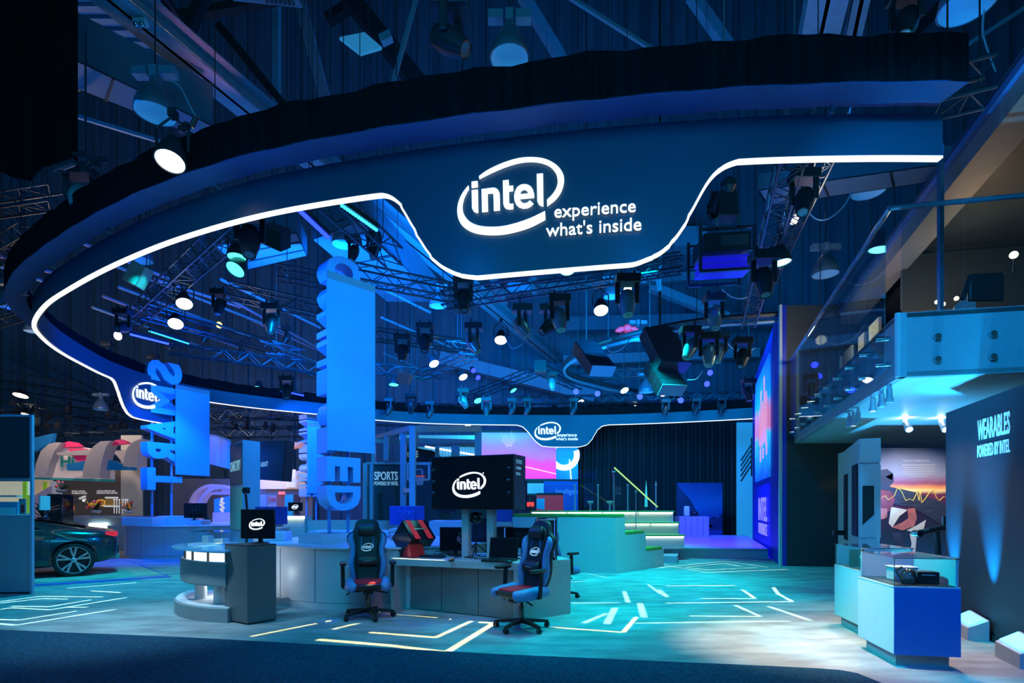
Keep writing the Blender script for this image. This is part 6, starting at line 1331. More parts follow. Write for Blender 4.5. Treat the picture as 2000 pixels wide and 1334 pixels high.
MB().slab([a, (b.x, 20.8, a.z), b, (a.x, 20.8, b.z)], (0, .2, 0)).build('picture_face', M('golden_picture', (.35, .2, .05), .5, noise=.6, nscale=8, emit=(.2, .11, .03), es=.5), t, True, False); MB().bar(np_(203, 988.5, 20.75), np_(232, 989, 20.75), .06).bar(np_(206, 972, 20.75), np_(230, 972, 20.75), .06).build('shelf_edge', m_wh2, t, True)
t = T('clear_tower_case', 'clear acrylic tower case on the far counter before the dark booth wall', 'display case', np_(235, 1004, 19.6)); a = np_(222, 1004, 19.6); b = np_(250, 974, 19.6)
for x0, x1 in ((222, 233), (239, 249)): MB().slab([np_(x0, 1004, 19.6), np_(x1, 1004, 19.6), np_(x1, 974, 19.6), np_(x0, 974, 19.6)], (0, .2, 0)).build('acrylic_block', m_glass, t, True, False)
for x in (223, 228, 233, 240, 245, 249): MB().bar(np_(x, 1003, 19.58), np_(x, 975, 19.58), .018).sph(np_(x, 976, 19.5), .03, 4).build('lit_edge', m_wh2, t, True)
def flowers(px, py, Z, lb, cols):
    t = T('flower_arrangement', lb, 'flowers', np_(px, py, Z)); random.seed(px)
    MB().lathe((0, 0, 0), (0, 0, 1), [(.10, 0), (.16, .06), (.15, .1), (0, .1)], 14).build('bowl', m_white, t)
    lf_ = MB()
    for k in range(26):
        a = random.uniform(0, 6.28); r_ = random.uniform(.12, .34); h = random.uniform(.18, .5); d = Vector((math.cos(a), math.sin(a) * .5, 0)); e_ = Vector((-d.y, d.x, 0)) * .03
        lf_.add([Vector((0, 0, .09)) - e_ * .3, Vector((0, 0, .09)) + e_ * .3, d * r_ * .6 + e_ + u * h * .7, d * r_ + u * h, d * r_ * .6 - e_ + u * h * .7], [(0, 1, 2, 3, 4)])
    lf_.build('leaves', M('dark_leaf', (.03, .09, .04), .5) if 'dark_leaf' not in bpy.data.materials else bpy.data.materials['dark_leaf'], t, kind='stuff')
    for k, c_ in enumerate(cols * 3):
        a = random.uniform(0, 6.28); r_ = random.uniform(.05, .28); h = random.uniform(.2, .42); MB().sph((math.cos(a) * r_, math.sin(a) * r_ * .5 - .1, h), random.uniform(.03, .055), 5).build('blossom', bpy.data.materials.get('petal_' + c_) or M('petal_' + c_, hexc(c_), .6, emit=hexc(c_), es=.2), t)
flowers(188, 1002, 19.2, 'yellow and red flower arrangement on the far counter, left of the acrylic case', ['e0a030', 'c03028', 'e06a90', 'd8c040']); flowers(250, 1003, 19.2, 'orange flower arrangement on the far counter, right of the acrylic case', ['d07030', 'e0a040', 'b04060'])
flowers(120, 962, 18.6, 'red and pink flower arrangement on top of the tall black cabinet', ['d04a50', 'e08aa0'])
t = T('far_counter', 'white far counter with lit front panel behind the car', 'counter', np_(200, 1050, 19.5)); t.location.z = 0
MB().slab([np_(135, 1060, 19.2), np_(262, 1060, 19.2), np_(262, 1008, 19.2), np_(135, 1008, 19.2)], (0, .9, 0)).build('counter_body', M('pale_blue_counter', (.3, .4, .55), .5), t, True, False); MB().slab([np_(173, 1033, 19.1), np_(209, 1033, 19.1), np_(209, 1021, 19.1), np_(173, 1022, 19.1)], (0, .05, 0)).build('lit_front', m_ltstrip, t, True, False); MB().bar(np_(165, 1009, 19.1), np_(262, 1009, 19.1), .08).build('counter_rail', m_white, t, True)
t = T('far_blue_counter', 'blue-lit counter block between the car and the round blue counter', 'counter', np_(240, 1060, 17.5)); t.location.z = 0
MB().slab([np_(210, 1075, 17.6), np_(262, 1075, 17.6), np_(262, 1028, 17.6), np_(210, 1028, 17.6)], (0, .8, 0)).build('counter_body', m_white, t, True, False); MB().bar(np_(210, 1028, 17.55), np_(262, 1028, 17.55), .05).build('counter_edge', m_white, t, True)
t = T('lit_block', 'white block with red top on the round blue counter, under the shorter word tower', 'box', np_(282, 1028, 15.0)); t.location.z = .9
MB().box((0, 0, .12), (.85, .6, .24)).build('block_body', m_white, t, bev=.01); MB().box((0, 0, .245), (.7, .45, .012)).build('red_top', m_red, t, smooth=False)
t = T('counter_block', 'long low white block on the round blue counter', 'block', np_(345, 1026, 15.6)); t.location.z = .9; MB().box((0, 0, .13), (.9, .5, .26)).build('block_body', m_white, t, bev=.008); MB().box((.65, 0, .07), (.4, .5, .14)).build('block_step', m_white, t, bev=.008)
t = T('black_cabinet', 'tall glossy black cabinet behind the car', 'cabinet', np_(118, 1060, 18.6)); t.location.z = 0
a, b = np_(103, 965, 18.6), np_(133, 965, 18.6); MB().box((0, 0, a.z / 2), (b.x - a.x, .5, a.z)).build('cabinet_body', m_shiny, t, bev=.03); MB().bar((-(b.x - a.x) / 2, -.27, .2), (-(b.x - a.x) / 2, -.27, a.z - .1), .04).build('blue_edge', m_nblue, t)
t = T('lilac_screen', 'slanted lilac partition left of the black cabinet', 'partition', np_(78, 1050, 18.9)); t.location.z = 0
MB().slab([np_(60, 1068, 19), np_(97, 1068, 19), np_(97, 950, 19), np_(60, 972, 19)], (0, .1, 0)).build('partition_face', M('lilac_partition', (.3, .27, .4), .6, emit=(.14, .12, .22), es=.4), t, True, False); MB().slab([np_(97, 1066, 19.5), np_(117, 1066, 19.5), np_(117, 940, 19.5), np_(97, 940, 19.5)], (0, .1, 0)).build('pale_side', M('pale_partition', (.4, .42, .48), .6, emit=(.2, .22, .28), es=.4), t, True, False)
t = T('cream_back_wall', 'warm cream lit wall with lime strips behind the left cabinet', 'wall', np_(60, 1050, 22)); t.location.z = 0
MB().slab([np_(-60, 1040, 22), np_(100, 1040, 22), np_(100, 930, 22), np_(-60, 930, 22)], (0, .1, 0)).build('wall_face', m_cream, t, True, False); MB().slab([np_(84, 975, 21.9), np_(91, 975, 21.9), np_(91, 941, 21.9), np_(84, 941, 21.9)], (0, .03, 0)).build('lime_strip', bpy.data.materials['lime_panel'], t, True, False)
def plant(px, py, Z, lb, s=1., n=22):
    t = T('leafy_plant', lb, 'plant', np_(px, py, Z)); random.seed(px + 1); MB().lathe((0, 0, -.3), (0, 0, 1), [(.12, 0), (.16, .3), (0, .3)], 14).build('pot', m_dgrey, t)
    for k in range(n):
        a = random.uniform(0, 6.28); L_ = random.uniform(.35, .6) * s; el = random.uniform(.5, 1.4); d = Vector((math.cos(a) * math.cos(el), math.sin(a) * math.cos(el), math.sin(el))); e_ = Vector((-math.sin(a), math.cos(a), 0)) * .03 * s
        tip = d * L_ + Vector((math.cos(a), math.sin(a), -.4)) * L_ * .35
        MB().loft([[Vector((0, 0, 0)) - e_ * .3, Vector((0, 0, 0)) + e_ * .3], [d * L_ * .6 - e_, d * L_ * .6 + e_], [tip - e_ * .1, tip + e_ * .1]], cap=False, closed=False).build('leaf', bpy.data.materials['dark_leaf'], t)
plant(83, 1010, 14.5, 'dark spiky plant behind the car roof'); plant(404, 1020, 17.5, 'dark leafy plant before the arched booth', .8)
# arched booth
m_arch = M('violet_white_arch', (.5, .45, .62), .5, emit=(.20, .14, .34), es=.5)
t = T('arched_booth', 'round violet-lit arch booth with a cropped name board, between word tower and blue column', 'booth', np_(430, 1050, 19)); t.location.z = 0
def arch_(cx_, cy_, r_, wpx, Z, dep, nm, mt):
    secs = []
    for k in range(25):
        a = math.pi * k / 24; d0 = np_(cx_ + math.cos(a) * r_, cy_ - math.sin(a) * r_ * .95, Z); d1 = np_(cx_ + math.cos(a) * (r_ - wpx), cy_ - math.sin(a) * (r_ - wpx) * .95, Z); secs.append([d0, d1, d1 + Vector((0, dep, 0)), d0 + Vector((0, dep, 0))])
    secs.append([Vector((p.x, p.y, .02)) for p in secs[-1]]); secs.insert(0, [Vector((p.x, p.y, .02)) for p in secs[0]]); MB().loft(secs).build(nm, mt, t, True, ang=50)
arch_(415, 990, 47, 6, 19.4, .6, 'rear_arch', m_arch); arch_(431, 995, 47, 5, 18.8, .4, 'front_arch', m_arch)
MB().slab([np_(397, 966, 18.9), np_(470, 966, 18.9), np_(462, 955, 18.9), np_(448, 948, 18.9), np_(414, 948, 18.9), np_(404, 955, 18.9)], (0, .1, 0)).build('name_board', m_arch, t, True, False)
onto(fit(text('GOLDEN CAST', .006), .52, .085), np_(404, 960.5, 18.85), (1, 0, 0), u).build('board_lettering', m_dark, t, True, False)
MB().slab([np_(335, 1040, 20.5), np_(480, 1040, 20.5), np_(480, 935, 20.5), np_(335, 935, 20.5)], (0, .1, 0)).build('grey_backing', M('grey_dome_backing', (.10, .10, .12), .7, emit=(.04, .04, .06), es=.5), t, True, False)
MB().slab([np_(418, 1002, 20), np_(452, 1002, 20), np_(452, 968, 20), np_(418, 975, 20)], (0, .1, 0)).build('blue_niche', M('blue_niche_glow', (.05, .2, .7), .5, emit=(.01, .16, .9), es=.8), t, True, False)
random.seed(9)
for k in range(9): MB().sph(np_(434 + random.uniform(-3, 3), 974 + k * 3, 19.7), .05, 5).build('crystal', m_wh2, t, True)
MB().slab([np_(415, 1022, 18.7), np_(450, 1022, 18.7), np_(450, 1001, 18.7), np_(415, 1001, 18.7)], (0, .4, 0)).build('white_plinth', m_arch, t, True, False)
t = T('blue_curved_banner', 'plain blue curved hanging banner between word tower and blue column', 'banner', np_(430, 890, 17)); secs = []
for k in range(13): f_ = k / 12; x = 405 + 46 * f_; Z = 17.5 - 1.2 * math.sin(f_ * 1.5); secs.append([np_(x, 905 + 12 * f_, Z), np_(x, 851 + 12 * f_ ** 2, Z), np_(x, 851 + 12 * f_ ** 2, Z + .05), np_(x, 905 + 12 * f_, Z + .05)])
MB().loft(secs).build('banner_cloth', M('banner_blue_white', (.22, .42, .7), .5, noise=.1, nscale=.7), t, True); MB().tube([q[1] + u * .02 for q in secs], .03).build('top_tube', m_grey, t, True)
# ---------------------------------------------------------------- overhead rig: trusses
def truss(pa, pb, z, label, s=.30, z2=None, hang=True, grp=None, zz=None):
    a, b = (plane(*pa, z), plane(*pb, z2 or z)) if zz is None else (P(*pa, zz), P(*pb, zz - .5)); t = T('lighting_truss', label, 'truss', a, 0, grp)
    d = (b - a).normalized(); sd_ = d.cross(u).normalized() * s / 2; up = sd_.cross(d).normalized() * s
    if up.z < 0: up = -up
    cs_ = [sd_ * 0 + sd_, -sd_, sd_ + up, -sd_ + up]
    for c in cs_: MB().cyl(a + c, b + c, .022, n=6).build('chord', m_truss, t, True)
    n = max(2, int((b - a).length / (s * 1.1))); lc = MB()
    for i in range(n):
        p, q = a.lerp(b, i / n), a.lerp(b, (i + 1) / n)
        for c1, c2 in ((cs_[0], cs_[2]), (cs_[1], cs_[3]), (cs_[0], cs_[1]), (cs_[2], cs_[3])):
            lc.bar(p + (c1 if i % 2 else c2), q + (c2 if i % 2 else c1), .014)
        lc.bar(p + cs_[0], p + cs_[1], .014)
    lc.build('lacing', m_truss, t, True, False, kind='stuff')
    if hang:
        for f_ in (.2, .8): p = a.lerp(b, f_) + up; MB().bar(p, Vector((p.x, p.y, 31.0)), .012).build('hanging_chain', m_dark, t, True, False)
    return t
TZ = 5.9
for pa, pb, z, s, lb in (
    ((868, 600), (1330, 530), TZ, .30, 'long central truss rising right below the hanging sign'),
    ((690, 548), (905, 590), TZ, .30, 'truss joining the central truss from the tall word tower'),
    ((255, 640), (485, 438), TZ, .32, 'dark diagonal truss at left carrying green-lit lamps'),
    ((440, 580), (640, 622), TZ, .30, 'level truss between the left lamps and the tall word tower'),
    ((540, 545), (640, 562), 6.8, .30, 'short high truss behind the top of the tall word tower'),
    ((280, 620), (590, 705), TZ, .30, 'left truss with bluish tubes above the shorter word tower'),
    ((330, 690), (620, 730), TZ, .30, 'lower left truss crossing behind the tall word tower'),
    ((735, 665), (930, 690), TZ, .30, 'second truss right of the tall word tower'),
    ((820, 742), (925, 700), TZ, .30, 'short slanting truss with white oval lamps right of the tall word tower'),
    ((730, 728), (835, 740), TZ, .30, 'third truss right of the tall word tower'),
    ((898, 790), (1060, 728), TZ, .30, 'slanting truss rising to the corner block behind the long central truss'),
    ((1050, 728), (1130, 762), TZ, .30, 'short truss falling right from the corner block'),
    ((730, 800), (1010, 806), 5.6, .30, 'far level truss above the back of the ring, left part'),
    ((1000, 790), (1480, 780), 5.7, .30, 'far level truss above the back of the ring, right part'),
    ((1100, 745), (1290, 735), 6.4, .30, 'far truss behind the curved track'),
    ((1572, 230), (1462, 640), TZ, .30, 'long truss running away at the right beside the projector cage'),
    ((1640, 250), (1500, 560), 6.6, .26, 'upper thin truss running away at the right'),
    ((640, 405), (770, 520), TZ, .32, 'truss end with blue lamps behind the sign at its left'),
    ((1240, 540), (1335, 525), TZ + .3, .22, 'short blue-lit truss end at the lower right of the sign'),
    ((1830, 215), (1935, 190), 5.6, .32, 'truss end beyond the right end of the ring'),
    ((-30, 520), (60, 470), 6.3, .3, 'far left truss outside the ring, upper'),
    ((-30, 640), (70, 610), 5.6, .3, 'far left truss outside the ring, lower'),
    ((-30, 420), (110, 400), 7.0, .3, 'far left truss outside the ring, topmost'),
): truss(pa, pb, z, lb, s)
for i, (pa, pb, z) in enumerate((((-40, 752), (270, 800), 7.2), ((-40, 770), (250, 838), 6.0), ((20, 700), (250, 812), 8.2), ((-40, 800), (260, 822), 6.2), ((60, 850), (300, 850), 5.2), ((400, 812), (600, 822), 6.2), ((400, 838), (620, 836), 5.4), ((430, 855), (640, 852), 5.0), ((730, 850), (820, 852), 5.2), ((-40, 735), (150, 770), 8.), ((410, 826), (560, 812), 5.8), ((100, 868), (290, 862), 4.6))):
    truss(pa, pb, z, 'distant dark truss of the neighbouring booths under the left part of the ring', .45, hang=False, grp='distant neighbour trusses', zz=27.5 - i * .45)
# corner block
tag(MB().box(plane(903, 600, TZ) + u * .25, (.35, .35, .7)).build('corner_block', m_dark, bev=.02), 'black corner block where two central trusses meet', 'truss corner')
tag(MB().box(plane(1055, 728, TZ) + u * .2, (.4, .4, .4)).build('corner_block', m_dark, bev=.02), 'black corner block behind the long central truss', 'truss corner')

# ---------------------------------------------------------------- lamps
def lens(name, c, s): return bpy.data.materials.get(name) or M(name, c, .4, emit=c, es=s)
L_ = {'white': lens('white_lamp_lens', (.95, 1, .92), 9), 'teal': lens('teal_lamp_lens', (.06, .95, .72), 3.2), 'blue': lens('blue_lamp_lens', (.015, .02, 1.), 7), 'warm': lens('warm_lamp_lens', (1, .80, .5), 8), 'off': M('grey_lamp_lens', (.12, .18, .22), .15), 'yellow': lens('yellow_lamp_lens', (1, .75, .1), 5), 'cyan': lens('cyan_lamp_lens', (.2, .95, .95), 5), 'magenta': lens('magenta_lamp_lens', (.8, .1, .9), 4)}
m_hous = M('lamp_housing_black', (.02, .024, .03), .35)
def wash(px, py, r, col, label, d=(0, -.45, -1), grp=None, rr=.15):
    Z = rr * F / r; p = P(px, py, Z); d = Vector(d).normalized(); t = T('stage_lamp', label, 'lamp', p, 0, grp)
    MB().lathe(-d * .30, d, [(.03, -.03), (rr * .55, 0), (rr * .75, .08), (rr * 1.08, .20), (rr * 1.12, .30), (rr * 1.03, .30), (rr * .98, .28)], 22).build('housing', m_hous, t)
    MB().lathe(-d * .012, d, [(rr * 1.0, 0), (0, .002)], 22).build('lens', L_[col], t)
    if r <= 9: MB().bar(-d * .28, Vector((0, 0, 31.0 - p.z)), .006).build('hanger', m_dark, t, smooth=False)
    if r > 9:
        s_ = d.cross(u).normalized() if abs(d.z) < .999 else Vector((1, 0, 0)); q = -d * .16
        MB().tube([q + s_ * rr * 1.15, q + s_ * rr * 1.2 + u * .22, u * .34 - d * .2, q - s_ * rr * 1.2 + u * .22, q - s_ * rr * 1.15], .014).build('yoke', m_hous, t)
        MB().box(-d * .2 + u * .36, (.07, .09, .08)).build('hook_clamp', m_hous, t)
    return t
WH = (0, -.55, -1)
for a in (
    (332, 316, 25, 'white', 'large white round lamp glowing in front of the ring at upper left', (.05, -.35, -1), None, .134),
    (459, 527, 17, 'teal', 'lower of two green-teal lamps on the dark diagonal truss', (-.25, -.6, -1)), (463, 504, 17, 'teal', 'upper of two green-teal lamps on the dark diagonal truss', (0, -.15, -1)),
    (360, 594, 14, 'white', 'upper of two white lamps below the green-teal lamps', (.35, -.5, -1)), (343, 633, 13, 'white', 'lower of two white lamps below the green-teal lamps', (.35, -.6, -1)),
    (1108, 526, 16, 'cyan', 'cyan-white lamp peeking out under the big sign', (0, -.45, -1)), (1174, 607, 13.5, 'white', 'white lamp under the right part of the long central truss', WH), (978, 665, 11.5, 'white', 'white lamp under the middle of the long central truss', WH),
    (848, 711, 9.5, 'white', 'tilted white oval lamp, upper of two on the slanting truss', (.5, -.5, -1)), (905, 737, 8.5, 'white', 'tilted white oval lamp, lower of two on the slanting truss', (.5, -.5, -1)),
    (769, 752, 9, 'teal', 'green-teal lamp right of the tall word tower', (0, -.15, -1)), (934, 783, 8, 'teal', 'tilted green-teal lamp above the back of the ring', (.4, -.5, -1)), (504, 759, 8, 'teal', 'green-teal lamp right of the shorter word tower', (0, -.4, -1)), (1083, 803, 7, 'teal', 'green-teal lamp above the back name panel', (0, -.3, -1)),
    (1003, 763, 7, 'teal', 'small dim green-teal lamp behind the central truss', (.6, -.3, -1)), (1526, 514, 17, 'cyan', 'dark lamp with a cyan lit rim beside the running-away truss', (.1, -.05, -1)), (1553, 428, 11, 'warm', 'lamp with a warm lens on the running-away truss', (.1, -.7, -1)), (1226, 565, 8, 'warm', 'small lamp with a warm lens at the right end of the central truss', (.2, -.8, -1)),
    (230, 656, 8, 'white', 'round white lens of a moving light at left inside the ring', (0, -1, -.3)), (428, 635, 6, 'yellow', 'small yellow lamp between the left trusses', (0, -1, -.4)), (785, 716, 5, 'yellow', 'small yellow lamp right of the tall word tower', (0, -1, -.4)),
): wash(*a)
ORD = 'leftmost second third fourth fifth sixth seventh eighth ninth tenth eleventh twelfth thirteenth fourteenth fifteenth rightmost'.split()
def nth(k, n): return 'leftmost' if k == 0 else 'rightmost' if k == n - 1 else ORD[k] + ' from the left'
wl_ = sorted(((1220, 763, 8), (1298, 769, 8), (1187, 803, 7), (1238, 797, 7), (1135, 785, 6), (865, 805, 5), (914, 831, 5.5), (588, 785, 6)))
for k, (px, py, r) in enumerate(wl_):
    wash(px, py, r, 'white', nth(k, 8) + ' of eight small white lamps near the back of the ring', (.3, -.6, -1), 'small white lamps at the back')
for k, (px, py) in enumerate(((1125, 765), (1167, 769), (1250, 775), (1330, 782), (1381, 750), (1387, 728))):
    wash(px, py, 5.5, 'blue', nth(k, 6) + ' of six deep blue lamps at the back right', (0, -1, -.3), 'deep blue spot lamps', .10)
for px, py, q_ in ((925, 724, 'upper'), (934, 738, 'lower')): wash(px, py, 5, 'blue', q_ + ' of two small deep blue lamps on the slanting truss', (.4, -.8, -.6), 'two deep blue lamps', .1)
def moving_head(px, py, hpx, label, d=(.2, -.4, -1), col='off', hh=.42, mat=None, grp=None):
    Z = hh * F / hpx; p = P(px, py, Z); d = Vector(d).normalized(); t = T('moving_head', label, 'moving light', p, 0, grp)
    s_ = d.cross(u); s_ = s_.normalized() if s_.length > .05 else Vector((1, 0, 0))
    MB().lathe(-d * hh * .5, d, [(.03, 0), (.10, .03), (.125, hh * .3), (.12, hh * .6), (.085, hh * .92), (.08, hh), (.07, hh - .01)], 20).build('head', mat or m_hous, t)
    MB().lathe(d * (hh * .5 - .012), d, [(.07, 0), (0, .01)], 16).build('lens', L_[col], t)
    if hpx <= 34: MB().bar(u * .4, Vector((0, 0, 31.0 - p.z)), .006).build('hanger', m_dark, t, smooth=False)
    for k in (-1, 1): MB().bar(s_ * k * .145, s_ * k * .145 + u * .30, .07, .035).build('yoke_arm', m_hous, t, bev=.008)
    MB().box(u * .35, (.36, .24, .13)).build('base', m_hous, t, bev=.012)
    for k in (-1, 1): MB().bar(s_ * k * .1 + u * .41, s_ * k * .1 + u * .50, .03).build('clamp', m_hous, t)
    return t
m_silv = M('silver_lamp_shell', (.30, .42, .45), .25, .5)
for a in (
    (488, 472, 66, 'large blue-black moving light beside the green-teal lamps', (.1, -.3, -1)), (155, 388, 52, 'bluish moving light hanging outside the ring at upper left', (.15, -.4, -1), 'off', .35, m_silv), (880, 82, 85, 'big black moving light above the ring near the centre', (.75, -.3, -.6)), (1770, 48, 70, 'black moving light at the top right', (-.35, -.3, -1)),
    (905, 588, 45, 'moving light hanging at the corner of the central truss', (.1, -.3, -1)), (1020, 640, 44, 'silver moving light tilted right under the central truss', (.65, -.3, -1), 'off', .42, m_silv), (1093, 625, 48, 'silver moving light pointing down under the central truss', (.1, -.3, -1), 'off', .42, m_silv), (1072, 638, 42, 'dark moving light tilted left beside a silver one', (-.7, -.3, -.6)), (1225, 593, 55, 'large silver moving light at right under the central truss', (0, -.3, -1), 'off', .42, m_silv),
    (925, 672, 40, 'silver moving light tilted right under the second truss', (.55, -.3, -1), 'off', .42, m_silv), (830, 670, 38, 'dark moving light under the second truss', (0, -.3, -1)), (786, 690, 36, 'dark moving light right of the tall word tower', (0, -.3, -1)),
    (240, 640, 36, 'dark moving light at left inside the ring', (0, -.8, -.4)), (530, 634, 40, 'dark square moving light left of the tall word tower', (0, -.3, -1)), (428, 600, 34, 'dark moving light beside the small yellow lamp', (0, -.3, -1)), (560, 765, 30, 'blue-lit moving light above the far word tower', (.1, -.3, -1)),
    (1395, 622, 46, 'silver moving light inside the curved track', (0, -.3, -1), 'off', .42, m_silv), (1348, 682, 44, 'silver moving light tilted left under the curved track', (-.5, -.3, -1), 'off', .42, m_silv), (1384, 695, 44, 'pale slim moving light under the curved track', (-.1, -.3, -1), 'off', .42, m_silv), (1404, 690, 40, 'pale slim moving light at the right of the pair under the curved track', (-.3, -.3, -1), 'off', .42, m_silv),
    (1492, 552, 60, 'dark moving light pointing down on the running-away truss', (0, -.3, -1)), (1570, 395, 60, 'dark moving light high on the running-away truss', (-.3, -.4, -1)), (1450, 700, 40, 'dark moving light near the end of the running-away truss', (-.3, -.3, -1)), (1462, 770, 30, 'small dark moving light left of the screen wall', (0, -.3, -1)),
    (730, 490, 34, 'small dark moving light on the blue truss end', (0, -.3, -1)), (690, 495, 34, 'dark moving light left on the blue truss end', (-.2, -.3, -1)), (1078, 750, 24, 'small silver moving light below the corner block', (.1, -.3, -1), 'off', .42, m_silv), (803, 795, 26, 'dark moving light above the sports corner', (0, -.3, -1)), (905, 785, 26, 'silver moving light above the back of the ring', (.5, -.3, -1), 'off', .42, m_silv), (950, 800, 24, 'dark moving light left of the back name panel', (0, -.3, -1)),
): moving_head(*a)
hl_ = sorted(((640, 755), (700, 742), (1000, 800), (1030, 800), (1120, 800), (1300, 802), (1360, 800), (1410, 798), (760, 800), (840, 806), (300, 715), (335, 672), (210, 690), (400, 660), (470, 690), (560, 660)))
for k, (px, py) in enumerate(hl_):
    moving_head(px, py, 22, nth(k, 16) + ' of sixteen small dark moving lights in the crowded far rig', (.2 * ((px * 7) % 5 - 2), -.3, -1), 'off', .42, None, 'far small moving lights')
# neighbour spots, far left
random.seed(21)
for i in range(46):
    px = random.uniform(0, 275) if i < 34 else random.uniform(412, 590); py = random.uniform(785, 850) if i < 34 else random.uniform(815, 850)
    c = random.choice(['warm', 'warm', 'warm', 'white', 'magenta', 'off', 'off', 'off']); r = random.uniform(1.5, 3.2); Z = random.uniform(21, 26)
    t = T('distant_spot', 'tiny %s spotlight in the neighbouring rig under the ring' % {'warm': 'warm', 'white': 'white', 'magenta': 'magenta', 'off': 'unlit'}[c], 'spotlight', P(px, py, Z), 0, 'tiny %s neighbour spots' % c)
    MB().bar((0, 0, .12), (0, 0, 31.0 - t.location.z), .006).build('hanger', m_dark, t, smooth=False)
    MB().lathe((0, 0, .1), (.2, -.5, -1), [(.04, -.1), (.09, 0), (.1, .16), (.09, .16)], 10).build('barrel', m_hous, t); MB().lathe(Vector((0, 0, .1)) + Vector((.2, -.5, -1)).normalized() * .15, (.2, -.5, -1), [(r / F * Z, 0), (0, .01)], 10).build('lens', L_[c], t)
wash(40, 773, 12, 'warm', 'bright warm hall lamp in the far left rig, upper of two', (0, -.3, -1), None, .3); wash(47, 808, 7, 'warm', 'bright warm hall lamp in the far left rig, lower of two', (0, -.3, -1), None, .2)
# bay lamps
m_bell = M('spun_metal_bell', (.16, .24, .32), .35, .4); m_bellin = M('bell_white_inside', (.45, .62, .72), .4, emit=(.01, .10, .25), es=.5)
def bay(px, py, r, label, tilt=(0, 0), ztop=31.0, cross=True):
    Z = .30 * F / r; p = P(px, py, Z); t = T('bay_lamp', label, 'lamp', p, 0); k = 1.
    MB().lathe((0, 0, 0), (tilt[0], tilt[1], 1), [(.30, 0), (.305, .01), (.29, .12), (.24, .27), (.16, .40), (.09, .47), (.07, .60), (.0, .60)], 26, cap=False).build('bell', m_bell, t)
    MB().lathe((0, 0, 0), (tilt[0], tilt[1], 1), [(.296, 0), (.28, .12), (.23, .26), (.15, .38), (0, .44)], 26, cap=False).build('reflector', m_bellin, t)
    MB().lathe((0, 0, 0), (tilt[0], tilt[1], 1), [(.30, -.012), (.312, 0), (.30, .012), (.292, 0)], 26, cap=False).build('rim', m_bell, t)
    if cross:
        for sx in (-1, 1): MB().box((sx * .22, 0, .66), (.24, .16, .13)).build('ballast_box', m_steelbeam, t)
    MB().box((0, 0, .66), (.12, .16, .18)).build('hub_box', m_steelbeam, t); MB().bar((0, 0, .74), (0, 0, ztop - p.z), .016).build('chain', m_dark, t, smooth=False)
    return t
for a in ((995, 115, 37, 'bell-shaped bay lamp hanging above the centre of the ring'), (303, 222, 36, 'bell-shaped bay lamp hanging above the ring at upper left'), (1890, 12, 48, 'bell-shaped bay lamp cut by the top edge at upper right'), (1696, 376, 29, 'greenish bay lamp under the right end of the ring'), (855, 598, 17, 'small bay lamp right of the tall word tower'), (22, 600, 22, 'bay lamp outside the ring at the left edge'), (272, 508, 23, 'blue bay lamp inside the left curve of the ring'), (1612, 536, 24, 'dark bay lamp with box above the screen wall'), (1262, 766, 15, 'small far bay lamp inside the curved track'), (670, 478, 22, 'bay lamp disc above the tall word tower'), (197, 800, 13, 'far bay lamp under the left curve of the ring'), (65, 648, 15, 'bay lamp half hidden behind the left end of the ring'), (1195, 580, 16, 'bay lamp behind the right part of the central truss'), (1246, 663, 15, 'bay lamp disc behind the curved track')): bay(*a)
# square panel light
t = T('panel_light', 'square white panel light tilted above the ring, left of centre', 'lamp', P(705, 92, 9)); MB().slab([P(663, 78, 9.2), P(704, 110, 8.5), P(746, 98, 8.8), P(712, 68, 9.5)], (0, 0, .05)).build('panel_face', M('panel_light_face', (.4, .6, .75), .4, emit=(.02, .22, .5), es=.6), t, True, False); MB().bar(P(744, 80, 9), P(764, 70, 9), .13).build('driver_box', m_steelbeam, t, True, False); MB().bar(P(720, 64, 9), P(720, -10, 9), .02).build('cable', m_dark, t, True)
t = T('ceiling_box', 'dark square ceiling box with pale underside right of the big moving light', 'box', P(545, 470, 8.6)); MB().slab([P(510, 475, 8.6), P(548, 492, 8.3), P(568, 484, 8.7), P(530, 468, 9.0)], (0, 0, .30)).build('box_body', m_dark, t, True, False); MB().slab([P(516, 477, 8.55), P(545, 490, 8.3), P(562, 483, 8.6), P(533, 473, 8.85)], (0, 0, -.01)).build('pale_underside', M('pale_box_underside', (.3, .5, .65), .5), t, True, False); MB().bar(P(535, 468, 8.6), P(535, 430, 8.6), .02).build('chain', m_dark, t, True)
t = T('red_bracket', 'small red beam bracket at the upper left', 'bracket', P(292, 28, 9.3)); MB().box((0, 0, 0), (.18, .1, .2)).build('bracket_body', m_red, t, bev=.01); MB().tube([(-.05, -.06, .04), (.0, -.06, .06), (.04, -.06, 0), (0, -.06, -.05)], .012).build('bracket_mark', m_white, t)
t = T('emergency_lamp', 'small white twin emergency lamp on the long roof beam', 'lamp', P(275, 44, 8.9)); MB().box((0, 0, 0), (.22, .12, .09)).build('lamp_body', m_white, t, bev=.01)
for k in (-1, 1): MB().sph((k * .05, -.05, -.07), .045, 6).build('lamp_head', m_chrome, t)
